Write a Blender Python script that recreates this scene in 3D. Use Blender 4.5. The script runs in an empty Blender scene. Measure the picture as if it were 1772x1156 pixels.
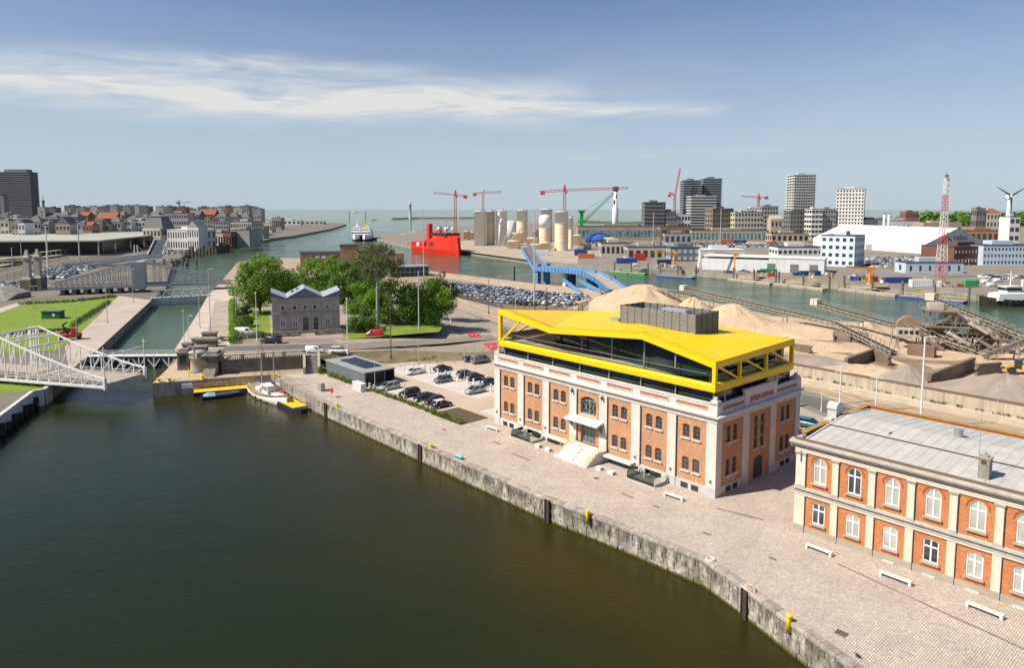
import bpy, math, random
from mathutils import Vector, Matrix
scene = bpy.context.scene
R = math.radians
rnd = random.Random(7)
# ------------------------------------------------------------------ camera
CAM_H = 37.0
PITCH = math.atan(118 / 1235.0)
cam_d = bpy.data.cameras.new('camera')
cam_d.sensor_fit = 'HORIZONTAL'
cam_d.sensor_width = 36.0
cam_d.lens = 1235.0 / 1772.0 * 36.0
cam_d.shift_y = -98.0 / 1772.0
cam_d.clip_start = 0.5
cam_d.clip_end = 90000.0
cam = bpy.data.objects.new('camera', cam_d)
scene.collection.objects.link(cam)
cam.location = (0, 0, CAM_H)
cam.rotation_euler = (math.pi / 2 - PITCH, 0, 0)
scene.camera = cam
# ------------------------------------------------------------------ sun and sky
SUN_EL = 47.0
SUN_DIR = 19.0           # compass heading (deg from +X) in which shadows fall
sun_d = bpy.data.lights.new('sun', 'SUN')
sun_d.energy = 5.0
sun_d.angle = R(0.55)
sun_d.color = (1.0, 0.925, 0.79)
sun = bpy.data.objects.new('sun', sun_d)
scene.collection.objects.link(sun)
sdir = Vector((math.cos(R(SUN_DIR)) * math.cos(R(SUN_EL)), math.sin(R(SUN_DIR)) * math.cos(R(SUN_EL)), -math.sin(R(SUN_EL))))
sun.rotation_euler = sdir.to_track_quat('-Z', 'Y').to_euler()
sun.location = (-60, -20, 120)
world = bpy.data.worlds.new('World')
scene.world = world
world.use_nodes = True
wn, wl = world.node_tree.nodes, world.node_tree.links
wn.clear()
def wnode(t, **k):
	n = wn.new(t)
	for a, b in k.items():
		setattr(n, a, b)
	return n
def wmath(op, a, b=None, c=None, clamp=False):
	n = wnode('ShaderNodeMath', operation=op)
	n.use_clamp = clamp
	for i, x in enumerate((a, b, c)):
		if x is None:
			continue
		if hasattr(x, 'is_linked'):
			wl.new(x, n.inputs[i])
		else:
			n.inputs[i].default_value = x
	return n.outputs[0]
def wstep(x, lo, hi):
	n = wnode('ShaderNodeMapRange', interpolation_type='SMOOTHSTEP')
	wl.new(x, n.inputs['Value'])
	n.inputs['From Min'].default_value = lo
	n.inputs['From Max'].default_value = hi
	return n.outputs[0]
sky = wnode('ShaderNodeTexSky', sky_type='NISHITA')
sky.sun_disc = False
sky.sun_elevation = R(SUN_EL)
sky.sun_rotation = math.atan2(-math.cos(R(SUN_DIR)), -math.sin(R(SUN_DIR)))
sky.altitude = 0
sky.air_density = 1.0
sky.dust_density = 0.5
sky.ozone_density = 2.5
# high cirrus: one long band over the sea plus thin veils around the whole sky
tc = wnode('ShaderNodeTexCoord')
sep = wnode('ShaderNodeSeparateXYZ')
wl.new(tc.outputs['Generated'], sep.inputs[0])
sx, sy, sz = sep.outputs
el = wmath('ARCSINE', sz)
az = wmath('ARCTAN2', sx, sy)
def wcloudnoise(sa, se, scale, detail, dist=0.0, off=0.0):
	cb = wnode('ShaderNodeCombineXYZ')
	wl.new(wmath('MULTIPLY', az, sa), cb.inputs[0])
	wl.new(wmath('MULTIPLY', el, se), cb.inputs[1])
	cb.inputs[2].default_value = off
	n = wnode('ShaderNodeTexNoise')
	n.inputs['Scale'].default_value = scale
	n.inputs['Detail'].default_value = detail
	n.inputs['Distortion'].default_value = dist
	n.inputs['Roughness'].default_value = 0.6
	wl.new(cb.outputs[0], n.inputs['Vector'])
	return n.outputs['Fac']
warp = wmath('MULTIPLY', wmath('SUBTRACT', wcloudnoise(1, 2.5, 3.0, 3, 0, 4.0), 0.5), 0.045)
elw = wmath('ADD', el, warp)
n1 = wcloudnoise(1.0, 6.0, 4.5, 8, 0.8)
n2 = wcloudnoise(2.2, 16.0, 4.0, 6, 0.5, 9.0)
def wband(e0, half, a0, a1, soft):
	"""soft elongated mask: centre elevation e0 +- half between azimuths a0..a1 (radians)"""
	d = wmath('ABSOLUTE', wmath('SUBTRACT', elw, e0))
	m = wmath('SUBTRACT', 1.0, wstep(d, -half * 0.35, half))
	m = wmath('MULTIPLY', m, wstep(az, a0 - soft, a0 + soft))
	return wmath('MULTIPLY', m, wmath('SUBTRACT', 1.0, wstep(az, a1 - soft, a1 + soft)))
dens = wmath('MULTIPLY', wband(0.146, 0.050, -1.2, 0.10, 0.2), 1.45)
dens = wmath('ADD', dens, wmath('MULTIPLY', wband(0.138, 0.018, -0.4, 0.275, 0.04), 0.85))
dens = wmath('ADD', dens, wmath('MULTIPLY', wband(0.182, 0.020, -0.50, -0.20, 0.12), 0.75))
dens = wmath('ADD', dens, wmath('MULTIPLY', wband(0.072, 0.016, 0.0, 0.35, 0.12), 0.22))
dens = wmath('MULTIPLY', dens, wmath('ADD', wmath('MULTIPLY', wstep(n1, 0.30, 0.68), 0.8), wmath('MULTIPLY', wstep(n2, 0.3, 0.72), 0.4)))
veil = wmath('MULTIPLY', wstep(wcloudnoise(1.2, 5.0, 2.0, 6, 0.8, 2.0), 0.45, 0.85), 0.10)
dens = wmath('MINIMUM', wmath('ADD', dens, veil), 0.86)
# maritime haze close to the horizon, the same all round
hz = wmath('MULTIPLY', wmath('SUBTRACT', 1.0, wstep(el, -0.05, 0.33)), 0.85)
mixh = wnode('ShaderNodeMix', data_type='RGBA')
wl.new(hz, mixh.inputs[0])
tint = wnode('ShaderNodeMix', data_type='RGBA', blend_type='MULTIPLY')
tint.inputs[0].default_value = 1.0
wl.new(sky.outputs[0], tint.inputs[6])
tint.inputs[7].default_value = (1.0, 1.0, 1.14, 1)
wl.new(tint.outputs[2], mixh.inputs[6])
mixh.inputs[7].default_value = (5.5, 6.75, 7.7, 1)
mixc = wnode('ShaderNodeMix', data_type='RGBA')
wl.new(dens, mixc.inputs[0])
wl.new(mixh.outputs[2], mixc.inputs[6])
mixc.inputs[7].default_value = (8.9, 8.7, 8.3, 1)
bg = wnode('ShaderNodeBackground')
bg.inputs['Strength'].default_value = 0.072
wl.new(mixc.outputs[2], bg.inputs['Color'])
wout = wnode('ShaderNodeOutputWorld')
wl.new(bg.outputs[0], wout.inputs[0])
scene.view_settings.view_transform = 'Standard'
scene.view_settings.look = 'None'
scene.view_settings.exposure = 0.36
scene.view_settings.gamma = 1.0
scene.view_settings.use_curve_mapping = False
scene.cycles.max_bounces = 6
scene.cycles.diffuse_bounces = 2
scene.cycles.glossy_bounces = 3
scene.cycles.transmission_bounces = 4
scene.cycles.transparent_max_bounces = 6
scene.cycles.caustics_reflective = False
scene.cycles.caustics_refractive = False
# ------------------------------------------------------------------ survey: where a point of the photograph lies on the ground
def ray(x, y):
	a, b = (x - 886.0) / 1235.0, -(y - 480.0) / 1235.0
	c, s = math.cos(PITCH), math.sin(PITCH)
	return a, c + b * s, b * c - s
def G(x, y, z=0.0):
	"""ground point (height z) seen at photo position x, y"""
	d = ray(x, y)
	t = (z - CAM_H) / d[2]
	return Vector((d[0] * t, d[1] * t, z))
def A(x, y, Y):
	"""point at distance Y seen at photo position x, y"""
	d = ray(x, y)
	t = Y / d[1]
	return Vector((d[0] * t, Y, CAM_H + d[2] * t))
AN = R(131.43)
UX, UY = math.cos(AN), math.sin(AN)
C0 = (26.04, 88.51)
RZQ = AN - math.pi            # heading of things that stand parallel to the quay
def Q(s, t, z=0.0):
	"""quay frame: s metres along the quay (away to the left), t metres inland"""
	return Vector((C0[0] + s * UX + t * UY, C0[1] + s * UY - t * UX, z))
# ------------------------------------------------------------------ mesh builder
class MB:
	def __init__(self):
		self.v, self.f, self.m, self.k, self.T = [], [], [], 0, None
	def add(self, pts, faces):
		o = len(self.v)
		if self.T is not None:
			pts = [self.T @ Vector(p) for p in pts]
		self.v.extend([tuple(p) for p in pts])
		for q in faces:
			self.f.append(tuple(o + i for i in q))
			self.m.append(self.k)
		return self
	def face(self, *pts):
		return self.add(pts, [tuple(range(len(pts)))])
	def box(self, x0, x1, y0, y1, z0, z1):
		p = [(x, y, z) for z in (z0, z1) for y in (y0, y1) for x in (x0, x1)]
		return self.add(p, [(0, 2, 3, 1), (4, 5, 7, 6), (0, 1, 5, 4), (2, 6, 7, 3), (0, 4, 6, 2), (1, 3, 7, 5)])
	def cbox(self, c, l, w, h, rz=0.0):
		cs, sn = math.cos(rz), math.sin(rz)
		p = []
		for z in (0, h):
			for y in (-w / 2, w / 2):
				for x in (-l / 2, l / 2):
					p.append((c[0] + x * cs - y * sn, c[1] + x * sn + y * cs, c[2] + z))
		return self.add(p, [(0, 2, 3, 1), (4, 5, 7, 6), (0, 1, 5, 4), (2, 6, 7, 3), (0, 4, 6, 2), (1, 3, 7, 5)])
	def bar(self, a, b, w, h=None):
		a, b = Vector(a), Vector(b)
		h = h or w
		d = (b - a).normalized()
		up = Vector((0, 0, 1)) if abs(d.z) < 0.95 else Vector((0, 1, 0))
		s = d.cross(up).normalized() * (w / 2)
		u = s.cross(d).normalized() * (h / 2)
		p = [q + i * s + j * u for q in (a, b) for i, j in ((-1, -1), (1, -1), (1, 1), (-1, 1))]
		return self.add(p, [(0, 1, 2, 3), (7, 6, 5, 4), (0, 4, 5, 1), (1, 5, 6, 2), (2, 6, 7, 3), (3, 7, 4, 0)])
	def tube(self, a, b, r, r2=None, n=8, cap=True):
		a, b = Vector(a), Vector(b)
		r2 = r if r2 is None else r2
		d = (b - a).normalized()
		up = Vector((0, 0, 1)) if abs(d.z) < 0.95 else Vector((1, 0, 0))
		s = d.cross(up).normalized()
		u = s.cross(d)
		p = []
		for q, rr in ((a, r), (b, r2)):
			for i in range(n):
				t = 2 * math.pi * i / n
				p.append(q + s * (rr * math.cos(t)) + u * (rr * math.sin(t)))
		fs = [(i, (i + 1) % n, n + (i + 1) % n, n + i) for i in range(n)]
		if cap:
			fs += [tuple(range(n))[::-1], tuple(range(n, 2 * n))]
		return self.add(p, fs)
	def prism(self, pts, z0, z1):
		n = len(pts)
		area = sum(pts[i][0] * pts[(i + 1) % n][1] - pts[(i + 1) % n][0] * pts[i][1] for i in range(n))
		if area < 0:
			pts = pts[::-1]
		p = [(q[0], q[1], z0) for q in pts] + [(q[0], q[1], z1) for q in pts]
		fs = [tuple(range(n))[::-1], tuple(range(n, 2 * n))]
		fs += [(i, (i + 1) % n, n + (i + 1) % n, n + i) for i in range(n)]
		return self.add(p, fs)
	def lathe(self, prof, c=(0, 0, 0), n=16, cap=True):
		p = []
		for r, z in prof:
			for i in range(n):
				t = 2 * math.pi * i / n
				p.append((c[0] + r * math.cos(t), c[1] + r * math.sin(t), c[2] + z))
		fs = []
		for j in range(len(prof) - 1):
			for i in range(n):
				fs.append((j * n + i, j * n + (i + 1) % n, (j + 1) * n + (i + 1) % n, (j + 1) * n + i))
		if cap:
			fs.append(tuple(range(n))[::-1])
			fs.append(tuple((len(prof) - 1) * n + i for i in range(n)))
		return self.add(p, fs)
	def loft(self, secs, cap=True, close=True):
		"""join rings of equal length"""
		n = len(secs[0])
		p = [q for s in secs for q in s]
		fs = []
		for j in range(len(secs) - 1):
			for i in range(n if close else n - 1):
				fs.append((j * n + i, j * n + (i + 1) % n, (j + 1) * n + (i + 1) % n, (j + 1) * n + i))
		if cap:
			fs.append(tuple(range(n))[::-1])
			fs.append(tuple((len(secs) - 1) * n + i for i in range(n)))
		return self.add(p, fs)
	def mesh(self, name, mats, smooth=False):
		me = bpy.data.meshes.new(name)
		me.from_pydata(self.v, [], self.f)
		if not isinstance(mats, (list, tuple)):
			mats = [mats]
		for q in mats:
			me.materials.append(q)
		if len(mats) > 1:
			me.polygons.foreach_set('material_index', self.m)
		if smooth:
			me.polygons.foreach_set('use_smooth', [True] * len(me.polygons))
		me.update()
		return me
	def build(self, name, mats, parent=None, smooth=False, loc=None, rz=0.0):
		return obj(name, self.mesh(name, mats, smooth), parent, loc, rz)
def obj(name, me, parent=None, loc=None, rz=0.0):
	o = bpy.data.objects.new(name, me)
	scene.collection.objects.link(o)
	if parent is not None:
		o.parent = parent
	if loc is not None:
		o.location = loc
	if rz:
		o.rotation_euler = (0, 0, rz)
	return o
def tag(o, label, cat, group=None):
	o['label'] = label
	o['category'] = cat
	if group:
		o['group'] = group
	return o
def thing(name, label, cat, loc=(0, 0, 0), rz=0.0, group=None):
	return tag(obj(name, None, None, loc, rz), label, cat, group)
def struct(o, kind='structure'):
	o['kind'] = kind
	return o
def dup(root, loc, rz=0.0, label=None, group=None, scale=None):
	r = root.copy()
	scene.collection.objects.link(r)
	r.location = loc
	r.rotation_euler = (0, 0, rz)
	if scale:
		r.scale = scale
	if label:
		r['label'] = label
	if group:
		r['group'] = group
	for ch in root.children:
		c = ch.copy()
		scene.collection.objects.link(c)
		c.parent = r
		for g in ch.children:
			d = g.copy()
			scene.collection.objects.link(d)
			d.parent = c
	return r
# ------------------------------------------------------------------ materials
def _nm(name):
	m = bpy.data.materials.new(name)
	m.use_nodes = True
	nt = m.node_tree
	b = nt.nodes['Principled BSDF']
	return m, nt.nodes, nt.links, b
def noise(N, L, vec, scale, detail=4, rough=0.6, dist=0.0):
	n = N.new('ShaderNodeTexNoise')
	n.inputs['Scale'].default_value = scale
	n.inputs['Detail'].default_value = detail
	n.inputs['Roughness'].default_value = rough
	n.inputs['Distortion'].default_value = dist
	if vec is not None:
		L.new(vec, n.inputs['Vector'])
	return n.outputs['Fac']
def ramp(N, L, fac, stops):
	r = N.new('ShaderNodeValToRGB')
	e = r.color_ramp.elements
	e[0].position, e[0].color = stops[0][0], (*stops[0][1], 1)
	e[1].position, e[1].color = stops[-1][0], (*stops[-1][1], 1)
	for p, c in stops[1:-1]:
		x = e.new(p)
		x.color = (*c, 1)
	L.new(fac, r.inputs[0])
	return r.outputs[0]
def mixc_(N, L, fac, a, b, mode='MIX'):
	n = N.new('ShaderNodeMix')
	n.data_type = 'RGBA'
	n.blend_type = mode
	for i, x in ((0, fac), (6, a), (7, b)):
		if hasattr(x, 'is_linked'):
			L.new(x, n.inputs[i])
		elif i == 0:
			n.inputs[0].default_value = x
		else:
			n.inputs[i].default_value = (*x, 1)
	return n.outputs[2]
def bump(N, L, b, h, strength=0.3, dist=0.05):
	n = N.new('ShaderNodeBump')
	n.inputs['Strength'].default_value = strength
	n.inputs['Distance'].default_value = dist
	L.new(h, n.inputs['Height'])
	L.new(n.outputs[0], b.inputs['Normal'])
def mscale(c, k):
	return tuple(min(1.0, x * k) for x in c)
def pos(N, kind='world'):
	if kind == 'world':
		return N.new('ShaderNodeNewGeometry').outputs['Position']
	return N.new('ShaderNodeTexCoord').outputs['Object']
def mapping(N, L, vec, rz=0.0, scale=(1, 1, 1), loc=(0, 0, 0)):
	n = N.new('ShaderNodeMapping')
	n.inputs['Rotation'].default_value = (0, 0, rz)
	n.inputs['Scale'].default_value = scale
	n.inputs['Location'].default_value = loc
	L.new(vec, n.inputs['Vector'])
	return n.outputs[0]
_mc = {}
def mat(name, col, rough=0.75, var=0.18, scale=0.6, metal=0.0, spec=0.4, bmp=0.0, streak=0.0):
	"""weathered plain surface: colour broken up at two scales, optional rain streaks"""
	if name in _mc:
		return _mc[name]
	m, N, L, b = _nm(name)
	p = pos(N)
	f = noise(N, L, p, scale, 5)
	c = ramp(N, L, f, [(0.3, mscale(col, 1 - var)), (0.7, mscale(col, 1 + var))])
	f2 = noise(N, L, p, scale * 9, 3)
	c = mixc_(N, L, 0.5 * min(1, var * 2), c, ramp(N, L, f2, [(0.3, mscale(col, 1 - var)), (0.7, mscale(col, 1 + var))]))
	if streak:
		s = noise(N, L, mapping(N, L, p, 0, (1.6, 1.6, 0.12)), 1.0, 6)
		c = mixc_(N, L, ramp(N, L, s, [(0.45, (0, 0, 0)), (0.75, (streak,) * 3)]), c, mscale(col, 0.35))
	L.new(c, b.inputs['Base Color'])
	b.inputs['Roughness'].default_value = rough
	b.inputs['Metallic'].default_value = metal
	b.inputs['Specular IOR Level'].default_value = spec
	if bmp:
		bump(N, L, b, f2, min(1.0, bmp), 0.03 if bmp < 0.8 else 0.5)
	_mc[name] = m
	return m
def flat(name, col, rough=0.4, metal=0.0, spec=0.5, coat=0.0):
	if name in _mc:
		return _mc[name]
	m, N, L, b = _nm(name)
	f = noise(N, L, pos(N), 1.3, 4)
	L.new(ramp(N, L, f, [(0.3, mscale(col, 0.93)), (0.7, mscale(col, 1.05))]), b.inputs['Base Color'])
	b.inputs['Roughness'].default_value = rough
	b.inputs['Metallic'].default_value = metal
	b.inputs['Specular IOR Level'].default_value = spec
	b.inputs['Coat Weight'].default_value = coat
	_mc[name] = m
	return m
def glass(name, col=(0.02, 0.03, 0.03), rough=0.06, var=0.6, scale=0.35):
	"""window glass seen from outside by day: dark room behind a mirror-like pane"""
	if name in _mc:
		return _mc[name]
	m, N, L, b = _nm(name)
	f = noise(N, L, pos(N), scale, 2)
	L.new(ramp(N, L, f, [(0.35, mscale(col, 1 - var)), (0.65, mscale(col, 1 + var))]), b.inputs['Base Color'])
	b.inputs['Roughness'].default_value = rough
	b.inputs['Specular IOR Level'].default_value = 0.8
	_mc[name] = m
	return m
def clear_glass(name, tint=(0.75, 0.88, 0.84), alpha=0.35):
	if name in _mc:
		return _mc[name]
	m, N, L, b = _nm(name)
	t = N.new('ShaderNodeBsdfTransparent')
	t.inputs[0].default_value = (*tint, 1)
	g = N.new('ShaderNodeBsdfGlossy')
	g.inputs['Roughness'].default_value = 0.04
	g.inputs['Color'].default_value = (0.8, 0.9, 0.87, 1)
	fr = N.new('ShaderNodeFresnel')
	fr.inputs[0].default_value = 1.5
	mx = N.new('ShaderNodeMixShader')
	L.new(fr.outputs[0], mx.inputs[0])
	L.new(t.outputs[0], mx.inputs[1])
	L.new(g.outputs[0], mx.inputs[2])
	L.new(mx.outputs[0], N['Material Output'].inputs[0])
	_mc[name] = m
	return m
def brick_mat(name, c1, c2, mortar, bw=0.22, bh=0.075, var=0.35):
	"""running-bond brickwork on axis-aligned walls of a thing (object space)"""
	m, N, L, b = _nm(name)
	p = pos(N, 'obj')
	s = N.new('ShaderNodeSeparateXYZ')
	L.new(p, s.inputs[0])
	a = N.new('ShaderNodeMath')
	a.operation = 'ADD'
	L.new(s.outputs[0], a.inputs[0])
	L.new(s.outputs[1], a.inputs[1])
	cb = N.new('ShaderNodeCombineXYZ')
	L.new(a.outputs[0], cb.inputs[0])
	L.new(s.outputs[2], cb.inputs[1])
	t = N.new('ShaderNodeTexBrick')
	t.inputs['Scale'].default_value = 1.0
	t.inputs['Brick Width'].default_value = bw
	t.inputs['Row Height'].default_value = bh
	t.inputs['Mortar Size'].default_value = 0.008
	t.inputs['Bias'].default_value = 0.0
	t.inputs['Color1'].default_value = (*c1, 1)
	t.inputs['Color2'].default_value = (*c2, 1)
	t.inputs['Mortar'].default_value = (*mortar, 1)
	L.new(cb.outputs[0], t.inputs['Vector'])
	# patches of differently fired brick, several courses at a time
	f = noise(N, L, mapping(N, L, cb.outputs[0], 0, (1.0, 2.4, 1)), 2.4, 5, 0.75)
	c = mixc_(N, L, 1.0, t.outputs[0], ramp(N, L, f, [(0.25, (1 - var,) * 3), (0.5, (1, 1, 1)), (0.75, (1 + var, 1 + var * 1.2, 1 + var * 1.5))]), 'MULTIPLY')
	f2 = noise(N, L, cb.outputs[0], 0.35, 4)
	c = mixc_(N, L, 1.0, c, ramp(N, L, f2, [(0.3, (0.86, 0.86, 0.88)), (0.7, (1.08, 1.06, 1.0))]), 'MULTIPLY')
	L.new(c, b.inputs['Base Color'])
	b.inputs['Roughness'].default_value = 0.9
	b.inputs['Specular IOR Level'].default_value = 0.2
	return m
def paving_mat(name, c1, c2, joint, bw, bh, rz, patch=0.2, ms=0.02):
	m, N, L, b = _nm(name)
	p = mapping(N, L, pos(N), rz)
	t = N.new('ShaderNodeTexBrick')
	t.inputs['Scale'].default_value = 1.0
	t.inputs['Brick Width'].default_value = bw
	t.inputs['Row Height'].default_value = bh
	t.inputs['Mortar Size'].default_value = ms
	t.inputs['Mortar Smooth'].default_value = 0.4
	t.inputs['Color1'].default_value = (*c1, 1)
	t.inputs['Color2'].default_value = (*c2, 1)
	t.inputs['Mortar'].default_value = (*joint, 1)
	L.new(p, t.inputs['Vector'])
	f = noise(N, L, p, 0.22, 6, 0.65)
	c = mixc_(N, L, 1.0, t.outputs[0], ramp(N, L, f, [(0.3, (1 - patch,) * 3), (0.7, (1 + patch, 1 + patch, 1 + patch))]), 'MULTIPLY')
	f3 = noise(N, L, p, 2.2, 4, 0.7)
	c = mixc_(N, L, 1.0, c, ramp(N, L, f3, [(0.3, (0.8, 0.8, 0.8)), (0.7, (1.15, 1.15, 1.15))]), 'MULTIPLY')
	L.new(c, b.inputs['Base Color'])
	b.inputs['Roughness'].default_value = 0.85
	b.inputs['Specular IOR Level'].default_value = 0.25
	bump(N, L, b, t.outputs['Fac'], -0.5, 0.02)
	return m
def text_part(name, body, size, m, parent, loc, rot, scale=(1, 1, 1), bold=0.02):
	"""painted or raised lettering as a mesh part"""
	cu = bpy.data.curves.new(name, 'FONT')
	cu.body, cu.size, cu.extrude, cu.align_x, cu.offset = body, size, 0.03, 'CENTER', bold
	cu.resolution_u = 3
	t = bpy.data.objects.new(name, cu)
	scene.collection.objects.link(t)
	bpy.context.view_layer.update()
	me = bpy.data.meshes.new_from_object(t.evaluated_get(bpy.context.evaluated_depsgraph_get()))
	bpy.data.objects.remove(t)
	bpy.data.curves.remove(cu)
	me.materials.clear()
	me.materials.append(m)
	o = obj(name, me, parent, loc)
	o.rotation_euler = rot
	o.scale = scale
	return o
def rand_mat(name, col, rough=0.85, var=0.35, nvar=0.2, scale=1.0, hue=0.0, extra=None):
	"""stone or slate whose tone differs from piece to piece (object random)"""
	m, N, L, b = _nm(name)
	oi = N.new('ShaderNodeObjectInfo')
	p = pos(N)
	c = ramp(N, L, oi.outputs['Random'], [(0.0, mscale(col, 1 - var)), (1.0, mscale(col, 1 + var))])
	f = noise(N, L, p, scale, 5, 0.65)
	c = mixc_(N, L, 1.0, c, ramp(N, L, f, [(0.3, (1 - nvar,) * 3), (0.7, (1 + nvar,) * 3)]), 'MULTIPLY')
	if extra:
		c = extra(N, L, p, c)
	L.new(c, b.inputs['Base Color'])
	b.inputs['Roughness'].default_value = rough
	b.inputs['Specular IOR Level'].default_value = 0.25
	bump(N, L, b, noise(N, L, p, 6.0, 4), 0.3, 0.03)
	return m
# ------------------------------------------------------------------ water
WZ = -3.0
m_water, N, L, b = _nm('harbour_water')
p = pos(N)
sepw = N.new('ShaderNodeSeparateXYZ')
L.new(p, sepw.inputs[0])
def mrange(N, L, v, a, b_, c=0.0, d=1.0):
	n = N.new('ShaderNodeMapRange')
	n.interpolation_type = 'SMOOTHSTEP'
	L.new(v, n.inputs['Value'])
	for k, x in (('From Min', a), ('From Max', b_), ('To Min', c), ('To Max', d)):
		n.inputs[k].default_value = x
	return n.outputs[0]
tq = N.new('ShaderNodeVectorMath')
tq.operation = 'DOT_PRODUCT'
L.new(p, tq.inputs[0])
tq.inputs[1].default_value = (UY, -UX, 0)
sn = N.new('ShaderNodeMath')
sn.operation = 'MULTIPLY_ADD'
L.new(noise(N, L, mapping(N, L, p, 0.3, (0.5, 1, 1)), 0.05, 4, 0.55), sn.inputs[0])
sn.inputs[1].default_value = 0.55
L.new(mrange(N, L, tq.outputs['Value'], 18, 62, 0.0, 0.5), sn.inputs[2])
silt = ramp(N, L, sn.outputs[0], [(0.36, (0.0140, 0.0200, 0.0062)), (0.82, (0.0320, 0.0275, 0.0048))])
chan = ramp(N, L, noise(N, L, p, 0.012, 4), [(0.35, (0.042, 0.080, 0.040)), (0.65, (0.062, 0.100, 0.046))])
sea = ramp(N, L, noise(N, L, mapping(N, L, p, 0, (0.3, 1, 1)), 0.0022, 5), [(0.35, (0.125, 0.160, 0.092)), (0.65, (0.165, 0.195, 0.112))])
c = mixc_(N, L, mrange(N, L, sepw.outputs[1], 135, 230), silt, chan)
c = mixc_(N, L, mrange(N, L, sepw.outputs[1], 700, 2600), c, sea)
L.new(c, b.inputs['Base Color'])
L.new(mrange(N, L, noise(N, L, mapping(N, L, p, 0.4, (0.35, 1, 1)), 0.05, 5, 0.6), 0.35, 0.65, 0.03, 0.17), b.inputs['Roughness'])
L.new(mrange(N, L, sepw.outputs[1], 150, 2600, 1.30, 1.07), b.inputs['IOR'])
L.new(mrange(N, L, sepw.outputs[1], 60, 600, 0.30, 0.22), b.inputs['Specular IOR Level'])
w1 = noise(N, L, mapping(N, L, p, 0.5, (0.8, 1.6, 1)), 1.6, 5, 0.65, 0.4)
w2 = noise(N, L, mapping(N, L, p, 0.2, (0.6, 1.2, 1)), 0.16, 4, 0.6)
ad = N.new('ShaderNodeMath')
ad.operation = 'MULTIPLY_ADD'
L.new(w2, ad.inputs[0])
ad.inputs[1].default_value = 1.8
L.new(w1, ad.inputs[2])
bp = N.new('ShaderNodeBump')
bp.inputs['Distance'].default_value = 0.16
L.new(mrange(N, L, sepw.outputs[1], 70, 700, 0.28, 1.0), bp.inputs['Strength'])
L.new(ad.outputs[0], bp.inputs['Height'])
L.new(bp.outputs[0], b.inputs['Normal'])
mb = MB()
mb.face((-30000, -400, WZ), (30000, -400, WZ), (30000, 60000, WZ), (-30000, 60000, WZ))
struct(mb.build('water', m_water))
# ------------------------------------------------------------------ land
M_dust = mat('dusty_ground', (0.37, 0.29, 0.205), 0.9, 0.22, 0.05, bmp=0.2)
M_conc = mat('old_concrete', (0.40, 0.36, 0.31), 0.9, 0.25, 0.15, bmp=0.2, streak=0.5)
M_wallc = mat('quay_concrete', (0.30, 0.28, 0.24), 0.9, 0.35, 0.35, bmp=0.3, streak=0.8)
M_asph = mat('asphalt', (0.135, 0.125, 0.118), 0.85, 0.2, 0.12)
M_asph2 = mat('worn_asphalt', (0.235, 0.205, 0.165), 0.85, 0.2, 0.1)
M_pave = mat('pale_paving', (0.47, 0.40, 0.33), 0.88, 0.16, 0.2)
M_sand = mat('sand', (0.56, 0.41, 0.27), 0.95, 0.2, 0.14, bmp=0.9)
M_sandg = mat('sand_floor', (0.50, 0.365, 0.24), 0.95, 0.36, 0.09, bmp=0.5)
M_gravel = mat('gravel_heap', (0.30, 0.245, 0.20), 0.95, 0.18, 0.25, bmp=0.5)
M_white = flat('white_paint', (0.80, 0.79, 0.77), 0.55)
M_stone = mat('dark_stone', (0.25, 0.235, 0.21), 0.9, 0.28, 0.5, bmp=0.2, streak=0.5)
M_cob = paving_mat('quay_cobbles', (0.51, 0.43, 0.36), (0.63, 0.545, 0.465), (0.23, 0.185, 0.145), 0.26, 0.2, -RZQ + math.pi / 2, 0.14, 0.028)
M_grass = mat('mown_grass', (0.165, 0.235, 0.018), 0.95, 0.28, 0.22, bmp=0.5)
M_dryg = mat('dry_grass', (0.20, 0.165, 0.085), 0.95, 0.3, 0.5, bmp=0.4)
def sheet(name, pts, m, z=None, parent=None):
	mb = MB()
	q = [(a[0], a[1], (a[2] if z is None else z)) for a in pts]
	n = len(q)
	ar = sum(q[i][0] * q[(i + 1) % n][1] - q[(i + 1) % n][0] * q[i][1] for i in range(n))
	mb.face(*(q if ar > 0 else q[::-1]))
	return struct(mb.build(name, m, parent))
def PX(l, z=0.0):
	return [G(x, y, z) for x, y in l]
QUAY = [Q(105, -8.4), Q(103.4, -11), Q(78.8, -15.95), Q(43, -16.05), Q(15, -16.1), Q(3, -15.2), Q(-8.3, -14.75), Q(-13.4, -16.4), Q(-26.6, -21.2), Q(-60, -34)]
QUAY[0] = G(469, 648.7)
QUAY[1] = G(480, 655)
landA = QUAY + [Vector((60, 5, 0)), Vector((200, 5, 0))]
landA += [Vector((172, 90, 0)), Vector((152, 160, 0))] + PX([(1722, 592), (1600, 572), (1487, 557.6), (1339, 546), (1230, 522), (1075, 505), (913, 489), (840, 480), (752, 470), (700, 459), (600, 448), (480, 446), (412, 453), (393, 475), (378, 492), (361, 508.5), (345, 537), (302, 604.6), (309, 616), (299, 629), (264, 663), (335, 658.6), (371, 654.5)])
landB = PX([(-60, 765), (9, 715), (57, 679), (76, 676), (86, 669), (169, 604), (217, 560), (261, 519), (287, 499), (292, 475), (300, 452), (329, 437), (358, 434), (389, 428.6), (480, 411), (506, 408), (572, 396), (600, 388), (592, 386), (540, 384.5), (470, 381), (445, 375.5)])
landB += [Vector((-9000, 3300, 0)), Vector((-9000, -50, 0)), Vector((-85, -50, 0))]
landC = PX([(645, 411), (717, 427), (802, 434), (911, 449), (960, 454), (1080, 464), (1180, 467), (1260, 474), (1430, 489), (1520, 496), (1640, 504), (1690, 508), (1772, 512), (1960, 524)])
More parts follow.
